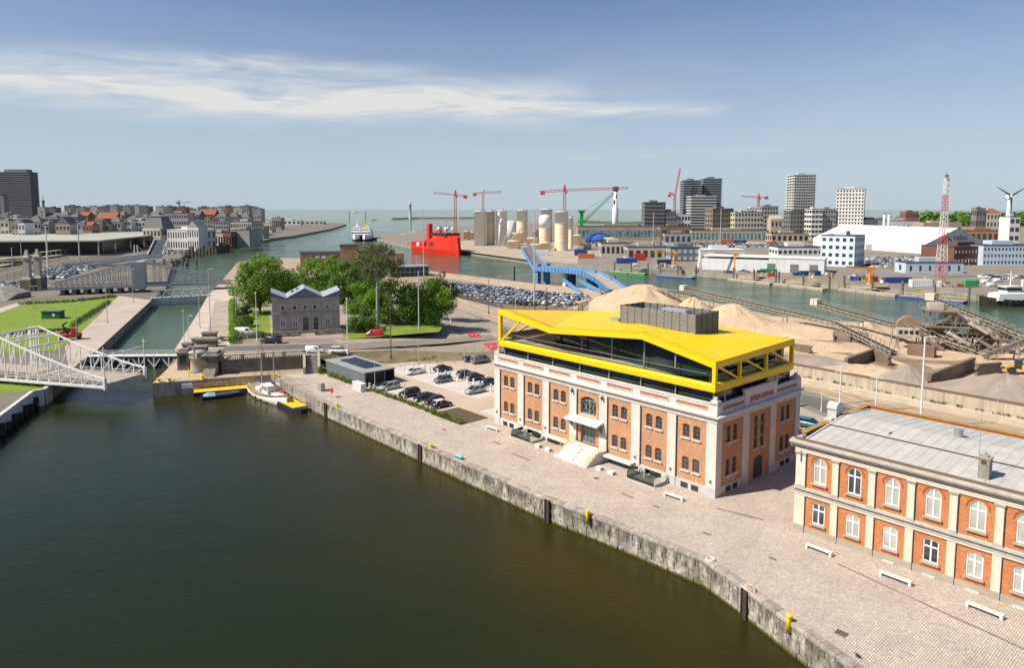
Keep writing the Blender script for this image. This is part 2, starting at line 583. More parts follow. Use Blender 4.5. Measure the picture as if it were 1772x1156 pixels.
landC += [Vector((1200, 60, 0)), Vector((9000, 60, 0)), Vector((9000, 3600, 0))] + PX([(1772, 376.5), (1400, 378), (1200, 380), (1080, 384), (830, 387), (800, 392), (775, 396), (690, 401), (650, 408)])
def land(name, pts, m_top, m_side, z1=0.0, z0=-7.0):
	mb = MB()
	mb.prism([(q[0], q[1]) for q in pts], z0, z1)
	for i in range(len(mb.m)):
		mb.m[i] = 0 if i == 1 else 1
	return struct(mb.build(name, [m_top, m_side]))
land('ground', landA, M_dust, M_wallc)
land('ground', landB, mat('yard_asphalt', (0.175, 0.155, 0.125), 0.88, 0.3, 0.03), M_wallc)
land('ground', landC, M_asph2, M_wallc)
mb = MB()                                            # breakwater with its rocky sides, and the west pier head
bw = [G(684, 379.3, -2), G(720, 378, -2), G(822, 377.5, -2)]
for a, c_ in zip(bw, bw[1:]):
	d = (c_ - a).normalized()
	nrm = Vector((-d.y, d.x, 0))
	mb.loft([[q - nrm * 22 + Vector((0, 0, -3)), q - nrm * 9 + Vector((0, 0, 5)), q + nrm * 9 + Vector((0, 0, 5)), q + nrm * 22 + Vector((0, 0, -3))] for q in (a, c_)])
tag(mb.build('breakwater', mat('wet_rock', (0.10, 0.095, 0.08), 0.9, 0.4, 0.05)), 'long dark stone breakwater out at sea carrying the lighthouse', 'breakwater')
# ------------------------------------------------------------------ quay surfaces
cob = [q for q in QUAY[2:]] + [Vector((60, 20, 0)), Q(-60, 0), Q(-11, 0), Q(-11, 26), Q(46, 26), Q(46, -5.6), Q(97.5, -5.6), Q(103, -8.3), QUAY[1] + Vector((1.0, 0.5, 0))]
inner = [Q(103, -12)] + [Q(78.4, -15.2), Q(43, -15.3), Q(15, -15.35), Q(3, -14.45), Q(-8.6, -14.0), Q(-13.8, -15.7), Q(-27, -20.5), Q(-60, -33)]
cobp = inner + cob[9:] if False else inner + [Vector((70, 20, 0)), Q(-60, 0), Q(-11, 0), Q(-11, 26), Q(46, 26), Q(46, -5.6), Q(97.5, -5.6), Q(101.5, -8.6)]
sheet('quay_pavement', cobp, M_cob, 0.004)
# worn wheel tracks, gutters and patched setts on the quay
M_gut = mat('worn_setts', (0.21, 0.165, 0.125), 0.95, 0.35, 0.8)
for a, c_, w in ((Q(-18, -5.2), Q(-36, -8.2), 0.16), (Q(30, -8.3), Q(26, -8.3), 0.22), (Q(9, -7.6), Q(7, -7.8), 0.25), (Q(-2, -2.5), Q(-7.5, -1.2), 0.22), (Q(-4.5, -9.4), Q(-5.6, -9.6), 0.25), (Q(36, -6.8), Q(34.4, -6.8), 0.3), (Q(47, -9.0), Q(45.7, -9.2), 0.3)):
	mb = MB()
	d = (c_ - a).normalized()
	n_ = Vector((-d.y, d.x, 0)) * w
	k = max(2, int((c_ - a).length / 1.5))
	le, ri = [], []
	for i in range(k + 1):
		q = a + (c_ - a) * (i / k)
		le.append(q + n_ * rnd.uniform(0.5, 1.2))
		ri.append(q - n_ * rnd.uniform(0.5, 1.2))
	pts = le + ri[::-1]
	sheet('gutter_stain', pts, M_gut, 0.008)
# parking court
M_park = mat('parking_gravel', (0.49, 0.385, 0.285), 0.9, 0.1, 0.15)
M_parkc = paving_mat('parking_concrete', (0.56, 0.51, 0.45), (0.60, 0.55, 0.49), (0.36, 0.33, 0.29), 2.5, 5.0, -RZQ, 0.07, 0.05)
sheet('parking_ground', [Q(46, -5.6), Q(97, -5.6), Q(97, 8), Q(94.5, 9), Q(96, 14), Q(90, 28), Q(84.5, 32), Q(46, 32)], M_park, 0.008)
sheet('parking_pavement', [Q(56.5, -3.9), Q(79.5, -3.9), Q(79.5, 1.3), Q(56.5, 1.3)], M_parkc, 0.012)
sheet('parking_pavement', [Q(58, 7.2), Q(93.5, 7.2), Q(91, 19.6), Q(58, 19.6)], M_parkc, 0.012)
sheet('parking_pavement', [Q(46.2, 2.2), Q(51, 2.2), Q(51, 7.0), Q(46.2, 7.0)], M_parkc, 0.012)
sheet('planting_bed', [Q(46.4, -5.5), Q(55.8, -5.5), Q(55.6, 0.9), Q(46.5, 0.9)], mat('peat', (0.10, 0.075, 0.04), 0.95, 0.35, 1.2, bmp=0.6), 0.016)
# ------------------------------------------------------------------ raised road embankment
def zr(x):
	k = min(1.0, max(0.0, (x + 46.0) / 42.0))
	return 3.0 * (1 - k * k * (3 - 2 * k))
SOUTH = [(-46.0, 164.0), (-42, 166.8), (-38, 169.8), (-30, 174.6), (-22, 178.0), (-14, 180.6), (-7, 183.2), (-1.5, 186), (4, 189)]
def YN(x):
	return 300 if x < -40 else 300 - (x + 40) * 2.1
EMB = [Vector((-65.6, 158.8, 3)), Vector((-48.2, 164.0, 3)), Vector((-46, 164.0, 3)), Vector((-46, 300, 3)), G(440, 480, 3.0), G(404, 515, 3.0), G(402, 545, 3.0), G(405, 597, 3.0), Vector((-65.6, 176, 3))]
mb = MB()
mb.prism([(q.x, q.y) for q in EMB], -0.5, 3.0)
M_verge = mat('road_verge', (0.33, 0.275, 0.215), 0.92, 0.2, 0.15)
struct(mb.build('embankment_ground', [M_verge]))
mb = MB()
for (xa, sa), (xb, sb) in zip(SOUTH, SOUTH[1:]):
	mb.face((xa, sa, zr(xa)), (xb, sb, zr(xb)), (xb, YN(xb), zr(xb)), (xa, YN(xa), zr(xa)))
struct(mb.build('embankment_ground', M_verge))
# grassy slope between road and parking
mb = MB()
ft = [Q(102, 0.5), Q(100.6, 3.2), Q(99.0, 6.5), Q(97.2, 11), Q(95.5, 15.5), Q(92, 21), Q(88.5, 26), Q(86, 30), Q(83.5, 34)]
for i in range(8):
	a, b_ = ft[i] + Vector((0, 0, 0.02)), ft[i + 1] + Vector((0, 0, 0.02))
	(xa, sa), (xb, sb) = SOUTH[i], SOUTH[i + 1]
	mb.face(a, b_, (xb, sb, zr(xb) + 0.005), (xa, sa, zr(xa) + 0.005))
struct(mb.build('bank_ground', M_dryg))
def ribbon(name, ctr, w, m, dz, zf=zr):
	"""a strip of constant width along a polyline that follows the road height"""
	mb = MB()
	le, ri = [], []
	for i, q in enumerate(ctr):
		d = (ctr[min(i + 1, len(ctr) - 1)] - ctr[max(i - 1, 0)])
		d.z = 0
		d.normalize()
		n_ = Vector((-d.y, d.x, 0)) * (w / 2)
		z = (zf(q.x) if zf else 0) + dz
		le.append((q.x + n_.x, q.y + n_.y, z))
		ri.append((q.x - n_.x, q.y - n_.y, z))
	for i in range(len(ctr) - 1):
		mb.face(ri[i], ri[i + 1], le[i + 1], le[i])
	return struct(mb.build(name, m))
def smooth(pts, n=6):
	out = []
	for i in range(len(pts) - 1):
		p0, p1, p2, p3 = pts[max(i - 1, 0)], pts[i], pts[i + 1], pts[min(i + 2, len(pts) - 1)]
		for k in range(n):
			t = k / n
			out.append(0.5 * ((2 * p1) + (p2 - p0) * t + (2 * p0 - 5 * p1 + 4 * p2 - p3) * t * t + (3 * p1 - p0 - 3 * p2 + p3) * t * t * t))
	out.append(pts[-1])
	return out
def GR(x, y):
	z = 3.0
	for _ in range(6):
		q = G(x, y, z)
		z = zr(q.x)
	return Vector((q.x, q.y, z))
main = smooth([GR(x, y) for x, y in ((392, 600), (480, 598), (600, 595), (720, 589), (800, 583), (860, 580), (905, 586))])
ribbon('road', main, 15.5, M_asph2, 0.008)
ribbon('road', [q + Vector((0, -2.4, 0)) for q in main], 6.6, M_asph, 0.013)
ribbon('pavement', [q + Vector((0, 9.2, 0)) for q in main[:20]], 2.8, mat('brick_paving', (0.36, 0.25, 0.19), 0.9, 0.15, 0.3), 0.06)
ribbon('road_line', [q + Vector((0, 1.4, 0)) for q in main], 0.5, M_pave, 0.018)
ribbon('road_line', [q + Vector((0, -6.2, 0)) for q in main], 0.35, M_pave, 0.018)
tram = smooth([G(x, y) for x, y in ((770, 512), (800, 528), (850, 545), (930, 572), (1060, 600), (1390, 665), (1480, 690), (1640, 745), (1830, 810))])
ribbon('road', [q + Vector((-3, -7, 0)) for q in tram], 19, M_asph2, 0.005, None)
ribbon('tram_bed', tram, 9.0, mat('tram_bed', (0.44, 0.335, 0.235), 0.95, 0.2, 0.3), 0.010, None)
for off in (-3.6, -2.2, 0.9, 2.3):
	ribbon('rail', [q + Vector((0.6 * off, 0.8 * off, 0)) for q in tram], 0.16, mat('rail_steel', (0.16, 0.12, 0.09), 0.5, 0.2), 0.06, None)
ribbon('road', [q + Vector((-7.0, -9.0, 0)) for q in tram[8:]], 6.5, M_asph, 0.012, None)
M_red = mat('red_cycle_paint', (0.55, 0.045, 0.05), 0.8, 0.15, 0.8)
for l in (((806, 577), (823, 575), (834, 583), (814, 584)), ((836, 595), (862, 593), (870, 603), (848, 606))):
	pts = [GR(x, y) for x, y in l]
	o = sheet('road_marking', [q + Vector((0, 0, 0.16)) for q in pts], M_red)
	a, b_, c_, d = pts
	mid = (a + b_ + c_ + d) / 4
	for k in (-0.22, 0.22):
		e = (b_ - a) * k
		sheet('road_marking', [mid + e + (b_ - a) * 0.05 + Vector((0, 0.5, 0.18)), mid + e + Vector((0, 0.5, 0.18)), mid + e + (d - a) * 0.2 + Vector((0, 0, 0.18)), mid + e + (d - a) * 0.2 + (b_ - a) * 0.05 + Vector((0, 0, 0.18))], M_white)
# ------------------------------------------------------------------ lock, pier and lawns
sheet('lock_apron_pavement', PX([(262, 519.5), (218, 560), (170, 604), (120, 640), (112, 600), (130, 585), (196, 520), (205, 512)]), mat('apron_pavement', (0.44, 0.37, 0.30), 0.9, 0.2, 0.12), 0.006)
sheet('lock_apron_pavement', PX([(362, 509.5), (346, 538), (304, 604), (398, 602), (402, 545), (404, 505), (385, 494)]), mat('apron_pale', (0.50, 0.43, 0.35), 0.9, 0.18, 0.15), 0.006)
sheet('lock_path_pavement', PX([(372, 520), (352, 600), (390, 603), (398, 520)]), mat('apron_path', (0.36, 0.31, 0.25), 0.9, 0.2, 0.15), 0.012)
sheet('pier_pavement', PX([(300, 630), (268, 661), (335, 656.8), (371, 653), (466, 647.3), (374, 651), (374, 632), (320, 628)]), mat('pier_sand', (0.47, 0.37, 0.25), 0.9, 0.16, 0.3), 0.006)
sheet('lawn', PX([(-40, 556), (28, 528), (60, 521), (205, 513), (120, 566), (100, 573), (-40, 580)]), M_grass, 0.01)
sheet('lawn', PX([(-60, 584), (108, 576), (180, 538), (118, 592), (100, 606), (-60, 615)]), M_grass, 0.014)
sheet('lawn', PX([(-60, 662), (60, 662), (84, 668), (55, 676), (-60, 690)]), M_grass, 0.01)
sheet('lawn', [G(x, y, 3.02) for x, y in ((423, 538), (465, 535), (468, 580), (420, 580))], M_grass)
sheet('lawn', [G(x, y, 3.02) for x, y in ((590, 588), (760, 574), (770, 560), (600, 560))], M_grass)
sheet('path', PX([(-40, 556), (0, 541), (52, 522), (40, 521), (-40, 545)]), M_pave, 0.012)
# sand yard floor and car lot floor
sheet('sand_yard_ground', PX([(1040, 520), (1140, 500), (1230, 524), (1339, 548), (1487, 559), (1600, 574), (1722, 594)]) + [Vector((150, 160, 0)), Vector((160, 95, 0))] + PX([(1990, 760), (1640, 668), (1400, 622), (1180, 585), (1000, 553), (960, 552)]), M_sandg, 0.006)
sheet('car_lot_ground', PX([(770, 482), (900, 500), (1010, 512), (1040, 522), (1010, 538), (870, 532), (780, 512), (752, 500)]), M_asph2, 0.006)
sheet('shore_ground', PX([(752, 471), (840, 481), (913, 490), (1075, 506), (1040, 521), (1010, 511), (900, 499), (770, 481)]), mat('shore_sand', (0.45, 0.345, 0.24), 0.95, 0.2, 0.12, bmp=0.3), 0.008)
# east bank yards
sheet('yard_pavement', PX([(717, 427.5), (802, 434.5), (911, 449.5), (1000, 457), (1000, 420), (830, 416), (700, 418)]), mat('yard_dust', (0.40, 0.33, 0.26), 0.95, 0.25, 0.06), 0.01)
sheet('green_coast_ground', [G(x, y) for x, y in ((1000, 386), (1000, 381), (1080, 384.2), (1200, 380.4), (1400, 378.4), (1772, 376.8), (2400, 376), (2400, 382), (1400, 384), (1200, 390))], mat('dune_scrub', (0.07, 0.10, 0.03), 0.95, 0.35, 0.02), 0.02)
# ------------------------------------------------------------------ the warehouse with the yellow crown
M_brickw = brick_mat('warehouse_brick', (0.42, 0.183, 0.086), (0.58, 0.288, 0.145), (0.46, 0.34, 0.24), var=0.36)
M_stonew = mat('white_stone', (0.65, 0.60, 0.535), 0.8, 0.12, 0.8, streak=0.22)
M_stoneg = mat('grey_plinth', (0.50, 0.48, 0.45), 0.8, 0.12, 0.7)
M_yel = flat('yellow_steel', (0.90, 0.565, 0.003), 0.38, 0.0, 0.5)
M_yelr, N, L, b = _nm('yellow_roof_sheet')           # coated sheet with fine standing joints and faint dust
p = pos(N, 'obj')
f = noise(N, L, mapping(N, L, p, 0.5, (1, 0.25, 1)), 0.35, 6, 0.65)
c = ramp(N, L, f, [(0.3, (0.80, 0.50, 0.006)), (0.7, (0.92, 0.60, 0.004))])
t = N.new('ShaderNodeTexBrick')
t.offset = 0.0
for k_, v_ in (('Scale', 1.0), ('Brick Width', 1.45), ('Row Height', 7.0), ('Mortar Size', 0.02)):
	t.inputs[k_].default_value = v_
t.inputs['Color1'].default_value, t.inputs['Color2'].default_value, t.inputs['Mortar'].default_value = (1, 1, 1, 1), (0.97, 0.97, 0.97, 1), (0.72, 0.70, 0.6, 1)
L.new(p, t.inputs['Vector'])
L.new(mixc_(N, L, 1.0, c, t.outputs[0], 'MULTIPLY'), b.inputs['Base Color'])
b.inputs['Roughness'].default_value = 0.45
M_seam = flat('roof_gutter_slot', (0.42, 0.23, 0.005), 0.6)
M_gl = glass('warehouse_pane', (0.05, 0.045, 0.045), 0.08, 0.5, 0.5)
M_glband = glass('tinted_glazing', (0.020, 0.030, 0.026), 0.05, 0.5, 0.2)
M_frdark = flat('window_iron', (0.20, 0.16, 0.145), 0.5)
M_frgrey = flat('grey_steel', (0.33, 0.36, 0.35), 0.45, 0.2)
M_anth = flat('anthracite', (0.055, 0.06, 0.065), 0.5)
wh = thing('warehouse', 'orange brick warehouse with white pilasters and a folded yellow steel crown on top', 'warehouse', (C0[0], C0[1], 0), RZQ)
class Wall:
	"""a facade plane of a thing: a = along the wall (rightwards seen from outside), n = outwards, z = up"""
	def __init__(self, parent, org, rz):
		self.p, self.org, self.rz = parent, Vector(org), rz
		c, s = math.cos(rz), math.sin(rz)
		self.T = Matrix(((c, s, 0, org[0]), (s, -c, 0, org[1]), (0, 0, 1, org[2]), (0, 0, 0, 1)))
	def mb(self):
		m = MB()
		m.T = self.T
		return m
	def put(self, name, me, a, n, z, parent=None):
		q = self.T @ Vector((a, n, z))
		o = obj(name, me, parent or self.p, q, self.rz)
		return o
def arc(xa, xb, zb, rise, n=8):
	"""points of a segmental arch from (xa, zb-rise) over the crown (mid, zb) to (xb, zb-rise)"""
	w = (xb - xa) / 2
	r = (w * w + rise * rise) / (2 * rise)
	a0 = math.asin(min(1.0, w / r))
	if rise > w - 1e-6:
		a0 = math.pi / 2
	return [((xa + xb) / 2 + r * math.sin(-a0 + 2 * a0 * i / n), zb - r + r * math.cos(-a0 + 2 * a0 * i / n)) for i in range(n + 1)]
def wall_panel(w, x0, x1, z0, z1, ops, n=0.0, depth=0.25):
	"""wall sheet with real openings (xa, xb, za, zb, rise) and their reveals"""
	mb = w.mb()
	def q(pts):
		mb.face(*[(a, n, z) for a, z in pts])
	xs = sorted({x0, x1} | {o[0] for o in ops} | {o[1] for o in ops})
	for xa, xb in zip(xs, xs[1:]):
		inn = sorted([o for o in ops if o[0] <= xa + 1e-6 and o[1] >= xb - 1e-6], key=lambda o: o[2])
		zc = z0
		for o in inn:
			if o[2] > zc + 1e-6:
				q([(xa, zc), (xb, zc), (xb, o[2]), (xa, o[2])])
			zc = o[3]
		if zc < z1 - 1e-6:
			q([(xa, zc), (xb, zc), (xb, z1), (xa, z1)])
	for xa, xb, za, zb, rise in ops:
		d = n - depth
		if rise:
			ar = arc(xa, xb, zb, rise)
			for (a1, h1), (a2, h2) in zip(ar, ar[1:]):
				q([(a1, h1), (a2, h2), (a2, zb), (a1, zb)])
				mb.face((a1, n, h1), (a1, d, h1), (a2, d, h2), (a2, n, h2))
		else:
			mb.face((xa, n, zb), (xa, d, zb), (xb, d, zb), (xb, n, zb))
		zt = zb - rise
		mb.face((xa, n, za), (xa, d, za), (xa, d, zt), (xa, n, zt))
		mb.face((xb, n, za), (xb, n, zt), (xb, d, zt), (xb, d, za))
		mb.face((xa, n, za), (xb, n, za), (xb, d, za), (xa, d, za))
	return mb
def window_meshes(w, h, rise, bars_v, bars_h, fr=0.07, M_f=None, M_g=None, sill=0.16, M_s=None, key='w', meet=None):
	"""pane, frame and sill meshes of one window type; origin at the middle of the opening's foot"""
	g = MB()
	if rise:
		ar = arc(-w / 2, w / 2, h, rise)
		g.add([(a, 0, z) for a, z in [(-w / 2, 0), (w / 2, 0)] + ar[::-1]], [tuple(range(len(ar) + 2))])
	else:
		g.face((-w / 2, 0, 0), (w / 2, 0, 0), (w / 2, 0, h), (-w / 2, 0, h))
	f = MB()
	for x in (-w / 2 + fr / 2, w / 2 - fr / 2):
		f.box(x - fr / 2, x + fr / 2, -0.07, 0.0, 0, h - rise)
	f.box(-w / 2 + fr, w / 2 - fr, -0.07, 0.0, 0, fr)
	if rise:
		for (a1, h1), (a2, h2) in zip(ar, ar[1:]):
			f.bar((a1, -0.035, h1 - fr / 2), (a2, -0.035, h2 - fr / 2), 0.07, fr)
	else:
		f.box(-w / 2 + fr, w / 2 - fr, -0.07, 0.0, h - fr, h)
	for x, wd in bars_v:
		top = h - fr if not rise else h - rise * (abs(x) / (w / 2)) ** 2 - fr
		f.box(x - wd / 2, x + wd / 2, -0.06, -0.005, fr, top)
	for z, wd in bars_h:
		f.box(-w / 2 + fr, w / 2 - fr, -0.055, -0.003, z - wd / 2, z + wd / 2)
	s = MB()
	s.box(-w / 2 - 0.16, w / 2 + 0.16, -0.42, 0.02, -0.02 - sill, -0.02)
	return (g.mesh(key + '_pane', M_g), f.mesh(key + '_frame', M_f), s.mesh(key + '_sill', M_s) if sill else None)
def put_window(w, ms, a, n, z):
	q = w.T @ Vector((a, n, z))
	o = obj('window', ms[0], w.p, q, w.rz)
	obj('frame', ms[1], o)
	if ms[2] is not None:
		obj('sill', ms[2], o)
	return o
# wall-local mesh space: +x right, -y outwards
FR = Wall(wh, (-44, 0, 0), 0.0)          # long front: a = 0..44 from the far end to the near corner
SD = Wall(wh, (0, 0, 0), math.pi / 2)    # short side facing the neighbour: a = 0..22
LF = Wall(wh, (-44, 22, 0), -math.pi / 2)
BK = Wall(wh, (0, 22, 0), math.pi)
fbays = [(44 - hi, 44 - lo) for lo, hi in ((37.94, 42.54), (31.94, 36.5), (25.94, 30.49), (19.84, 24.46), (13.8, 18.35), (7.62, 12.25), (1.52, 6.22))]
sbays = [(1.3, 6.4), (7.95, 13.55), (15.05, 20.75)]
win = window_meshes(1.08, 1.82, 0.2, [(0, 0.05)], [(0.62, 0.05), (1.2, 0.05)], 0.08, M_frdark, M_gl, 0.17, M_stonew, 'warehouse_window')
swin = window_meshes(1.05, 2.2, 0.2, [(0, 0.05)], [(0.7, 0.05), (1.4, 0.05)], 0.08, M_frdark, M_gl, 0.15, M_stonew, 'gable_window')
tall = window_meshes(1.0, 4.55, 0.2, [(0, 0.05)], [(0.7, 0.05), (1.45, 0.4), (2.2, 0.05), (2.9, 0.05), (3.2, 0.3), (3.8, 0.05)], 0.08, M_frdark, M_gl, 0.15, M_stonew, 'tall_window')
bwin = window_meshes(1.05, 0.68, 0, [(-0.26, 0.04), (0, 0.04), (0.26, 0.04)], [(0.34, 0.04)], 0.06, M_anth, M_gl, 0, None, 'basement_window')
archw = window_meshes(3.1, 2.75, 0.55, [(0, 0.16), (-0.75, 0.07), (0.75, 0.07)], [(2.05, 0.12)], 0.12, M_frgrey, glass('arch_pane', (0.03, 0.045, 0.055), 0.05), 0.2, M_stonew, 'arch_window')
BD = -0.16                                # brick infill sits behind the pilaster faces
for i, (a0, a1) in enumerate(fbays):
	c = (a0 + a1) / 2
	if i == 3:
		ops = [(c - 1.55, c + 1.55, 6.1, 8.85, 0.55), (c - 1.5, c + 1.5, 1.62, 4.6, 0)]
		wall_panel(FR, a0, a1, 1.62, 9.65, ops, BD, 0.45).build('brick_wall', M_brickw, wh)
		put_window(FR, archw, c, BD - 0.4, 6.1)
		dr = FR.mb()
		dr.box(c - 1.5, c + 1.5, BD - 0.46, BD - 0.4, 1.62, 4.6)
		d = dr.build('door', glass('door_pane', (0.10, 0.115, 0.10), 0.08, 0.4, 0.8), wh)
		fr = FR.mb()
		for x in (-1.46, -0.74, 0.0, 0.74, 1.46):
			fr.box(c + x - 0.05, c + x + 0.05, BD - 0.4, BD - 0.33, 1.66, 4.56)
		for z in (1.7, 3.55, 4.5):
			fr.box(c - 1.4, c + 1.4, BD - 0.39, BD - 0.35, z - 0.05, z + 0.05)
		for k in (-1, 1):
			fr.bar((c + k * 1.4, BD - 0.345, 1.75), (c, BD - 0.345, 3.5), 0.05)
			fr.bar((c, BD - 0.345, 1.75), (c + k * 1.4, BD - 0.345, 3.5), 0.05)
		fr.build('frame', M_frgrey, d)
		x2 = FR.mb()
		for k in (-1, 1):
			x2.bar((c + k * 1.4, BD - 0.31, 6.3), (c, BD - 0.31, 8.0), 0.05)
			x2.bar((c, BD - 0.31, 6.3), (c + k * 1.4, BD - 0.31, 8.0), 0.05)
		x2.build('glazing_bar', M_frgrey, wh)
		continue
	base = 1.15
	ops = []
	for dx in (-0.83, 0.80):
		for z in (2.47, 6.93):
			ops.append((c + dx - 0.54, c + dx + 0.54, z, z + 1.82, 0.2))
	wall_panel(FR, a0, a1, base, 9.65, ops, BD).build('brick_wall', M_brickw, wh)
	for dx in (-0.83, 0.80):
		for z in (2.47, 6.93):
			put_window(FR, win, c + dx, BD - 0.18, z)
	if i in (0, 6):
		for dx in (-0.83, 0.80):
			put_window(FR, bwin, c + dx, 0.0, 0.12)
for i, (a0, a1) in enumerate(sbays):
	c = (a0 + a1) / 2
	if i == 1:
		ops = [(c + dx - 0.5, c + dx + 0.5, 4.4, 8.95, 0.2) for dx in (-0.85, 0.85)] + [(c - 1.25, c + 1.25, 0.05, 3.2, 0.5)]
		wall_panel(SD, a0, a1, 0.05, 9.65, ops, BD).build('brick_wall', M_brickw, wh)
		for dx in (-0.85, 0.85):
			put_window(SD, tall, c + dx, BD - 0.2, 4.4)
		dm = SD.mb()
		ar = arc(c - 1.25, c + 1.25, 3.2, 0.5)
		dm.add([(a, BD - 0.2, z) for a, z in [(c - 1.25, 0.05), (c + 1.25, 0.05)] + ar[::-1]], [tuple(range(len(ar) + 2))])
		d = dm.build('door', flat('green_door', (0.035, 0.07, 0.055), 0.5), wh)
		pl = SD.mb()
		for x in (-1.2, -0.62, 0.0, 0.62, 1.2):
			pl.box(c + x - 0.04, c + x + 0.04, BD - 0.2, BD - 0.14, 0.1, 2.75)
		pl.box(c - 1.2, c + 1.2, BD - 0.2, BD - 0.15, 2.2, 2.32)
		pl.build('door_batten', flat('green_door2', (0.05, 0.10, 0.075), 0.5), d)
	else:
		ops = []
		for dx in (-0.8, 0.8):
			ops += [(c + dx - 0.525, c + dx + 0.525, 6.75, 8.95, 0.2), (c + dx - 0.525, c + dx + 0.525, 2.35, 4.5, 0.2)]
		wall_panel(SD, a0, a1, 1.15, 9.65, ops, BD).build('brick_wall', M_brickw, wh)
		for dx in (-0.8, 0.8):
			put_window(SD, swin, c + dx, BD - 0.2, 6.75)
			put_window(SD, swin, c + dx, BD - 0.2, 2.3)
			put_window(SD, bwin, c + dx, 0.0, 0.2)
for w_, ln in ((LF, 22), (BK, 44)):
	mb = w_.mb()
	mb.box(0.02, ln - 0.02, -0.4, -0.16, 0, 10.4)
	mb.build('brick_wall', M_brickw, wh)
def pilaster(w, a0, a1, z0=0.0):
	"""rusticated stone pilaster: courses with recessed joints over a plain grey block"""
	mb = w.mb()
	z, zt, k = 1.15, 9.75, 0
	mb.box(a0 + 0.015, a1 - 0.015, -0.3, -0.025, z0, zt)
	while z < zt - 0.05:
		h = min(0.405, zt - z)
		mb.box(a0, a1, -0.03, 0.0, z + 0.025, z + h - 0.012)
		z += 0.405
	mb.build('pilaster', M_stonew, wh)
	mb = w.mb()
	mb.box(a0 - 0.04, a1 + 0.04, -0.03, 0.05, z0, 1.13)
	mb.build('pilaster_base', M_stoneg, wh)
edges = [0.0] + [x for b_ in fbays for x in b_] + [44.0]
for a0, a1 in zip(edges[0::2], edges[1::2]):
	pilaster(FR, a0, a1)
edges = [0.0] + [x for b_ in sbays for x in b_] + [22.0]
for a0, a1 in zip(edges[0::2], edges[1::2]):
	pilaster(SD, a0 + (0.02 if a0 == 0 else 0), a1)
# plinth under the brick bays, entablature, cornice and parapet
for w, ln, bays in ((FR, 44.0, fbays), (SD, 22.0, sbays)):
	for i, (a0, a1) in enumerate(bays):
		if (w is FR and i in (3,)) or (w is SD and i == 1):
			continue
		mb = w.mb()
		if w is FR and i in (1, 5):
			mb.box(a0, a0 + 0.9, -0.2, -0.02, -2.2, 1.15)
			mb.box(a1 - 0.8, a1, -0.2, -0.02, -2.2, 1.15)
			mb.box(a0 + 0.9, a1 - 0.8, -0.2, -0.02, 0.85, 1.15)
		else:
			mb.box(a0, a1, -0.2, -0.02, 0, 1.15)
		mb.build('plinth', M_stoneg if w is SD or i == 6 else M_stonew, wh)
	mb = w.mb()
	e0, e1 = (0.0, ln) if w is FR else (0.0, ln)
	mb.box(e0, e1, -0.3, -0.02, 9.65, 10.3)
	mb.build('entablature', M_stonew, wh)
	mb = w.mb()
	p_ = [(0.02, 9.78), (0.10, 9.86), (0.10, 9.98), (0.05, 10.02), (0.05, 10.3), (0.22, 10.42), (0.50, 10.55), (0.55, 10.72), (0.30, 10.80), (-0.3, 10.80), (-0.3, 9.78)]
	ea, eb = (e0, e1)
	ring = [[(x + (k * max(0.0, n) if (w is FR and k > 0) or (w is SD and k < 0) else 0.0), n, z) for n, z in p_] for x, k in ((ea, -1), (eb, 1))]
	if w is SD:
		ring = [[(ea - n if n > 0 else ea, n, z) for n, z in p_], [(eb, n, z) for n, z in p_]]
	mb.loft(ring)
	mb.build('cornice', M_stonew, wh)
	mb = w.mb()
	mb.box(e0, e1, -0.35, -0.06, 10.78, 12.1)
	mb.box(e0, e1, -0.42, 0.03, 12.1, 12.3)
	mb.build('parapet', M_stonew, wh)
	for a0, a1 in bays:
		if w is SD and a0 > 7 and a0 < 9:
			continue
		mb = w.mb()
		mb.box(a0, a1, -0.2, -0.045, 11.35, 11.78)
		o = mb.build('parapet_panel', mat('parapet_brick', (0.40, 0.17, 0.09), 0.9, 0.25, 1.2), wh)
		mb = w.mb()
		for aa, bb in ((a0 - 0.1, a0), (a1, a1 + 0.1)):
			mb.box(aa, bb, -0.06, 0.03, 11.25, 11.88)
		mb.box(a0, a1, -0.06, 0.03, 11.25, 11.35)
		mb.box(a0, a1, -0.06, 0.03, 11.78, 11.88)
		mb.build('frame', M_stonew, o)
for w, ln in ((LF, 22), (BK, 44)):
	mb = w.mb()
	mb.box(0, ln, -0.36, -0.05, 10.4, 12.3)
	mb.build('parapet', M_stonew, wh)
for q in ((-0.55, 0.55), (-43.45, 0.55), (-0.55, 21.4), (-43.45, 21.4)):    # corner pedestals with carved caps
	mb = MB()
	mb.cbox((q[0], q[1], 10.79), 1.16, 1.16, 1.62)
	mb.cbox((q[0], q[1], 12.42), 1.0, 1.0, 0.22)
	mb.cbox((q[0], q[1], 12.64), 0.55, 0.55, 0.16)
	mb.lathe([(0.05, 0), (0.24, 0.04), (0.27, 0.16), (0.2, 0.30), (0.06, 0.36)], (q[0], q[1], 12.8), 10)
	mb.build('corner_pedestal', M_stonew, wh)
# name board on the short side
mb = SD.mb()
mb.box(6.5, 14.9, -0.3, 0.1, 10.83, 12.95)
mb.box(6.3, 15.1, -0.34, 0.16, 12.95, 13.15)
sg = mb.build('name_board', M_stonew, wh)
text_part('lettering', 'ENTREPO-SAPELAGE', 0.98, flat('red_letters', (0.42, 0.03, 0.05), 0.6), sg, SD.T @ Vector((10.75, 0.115, 11.35)), (math.pi / 2, 0, math.pi / 2), (0.68, 1, 1))
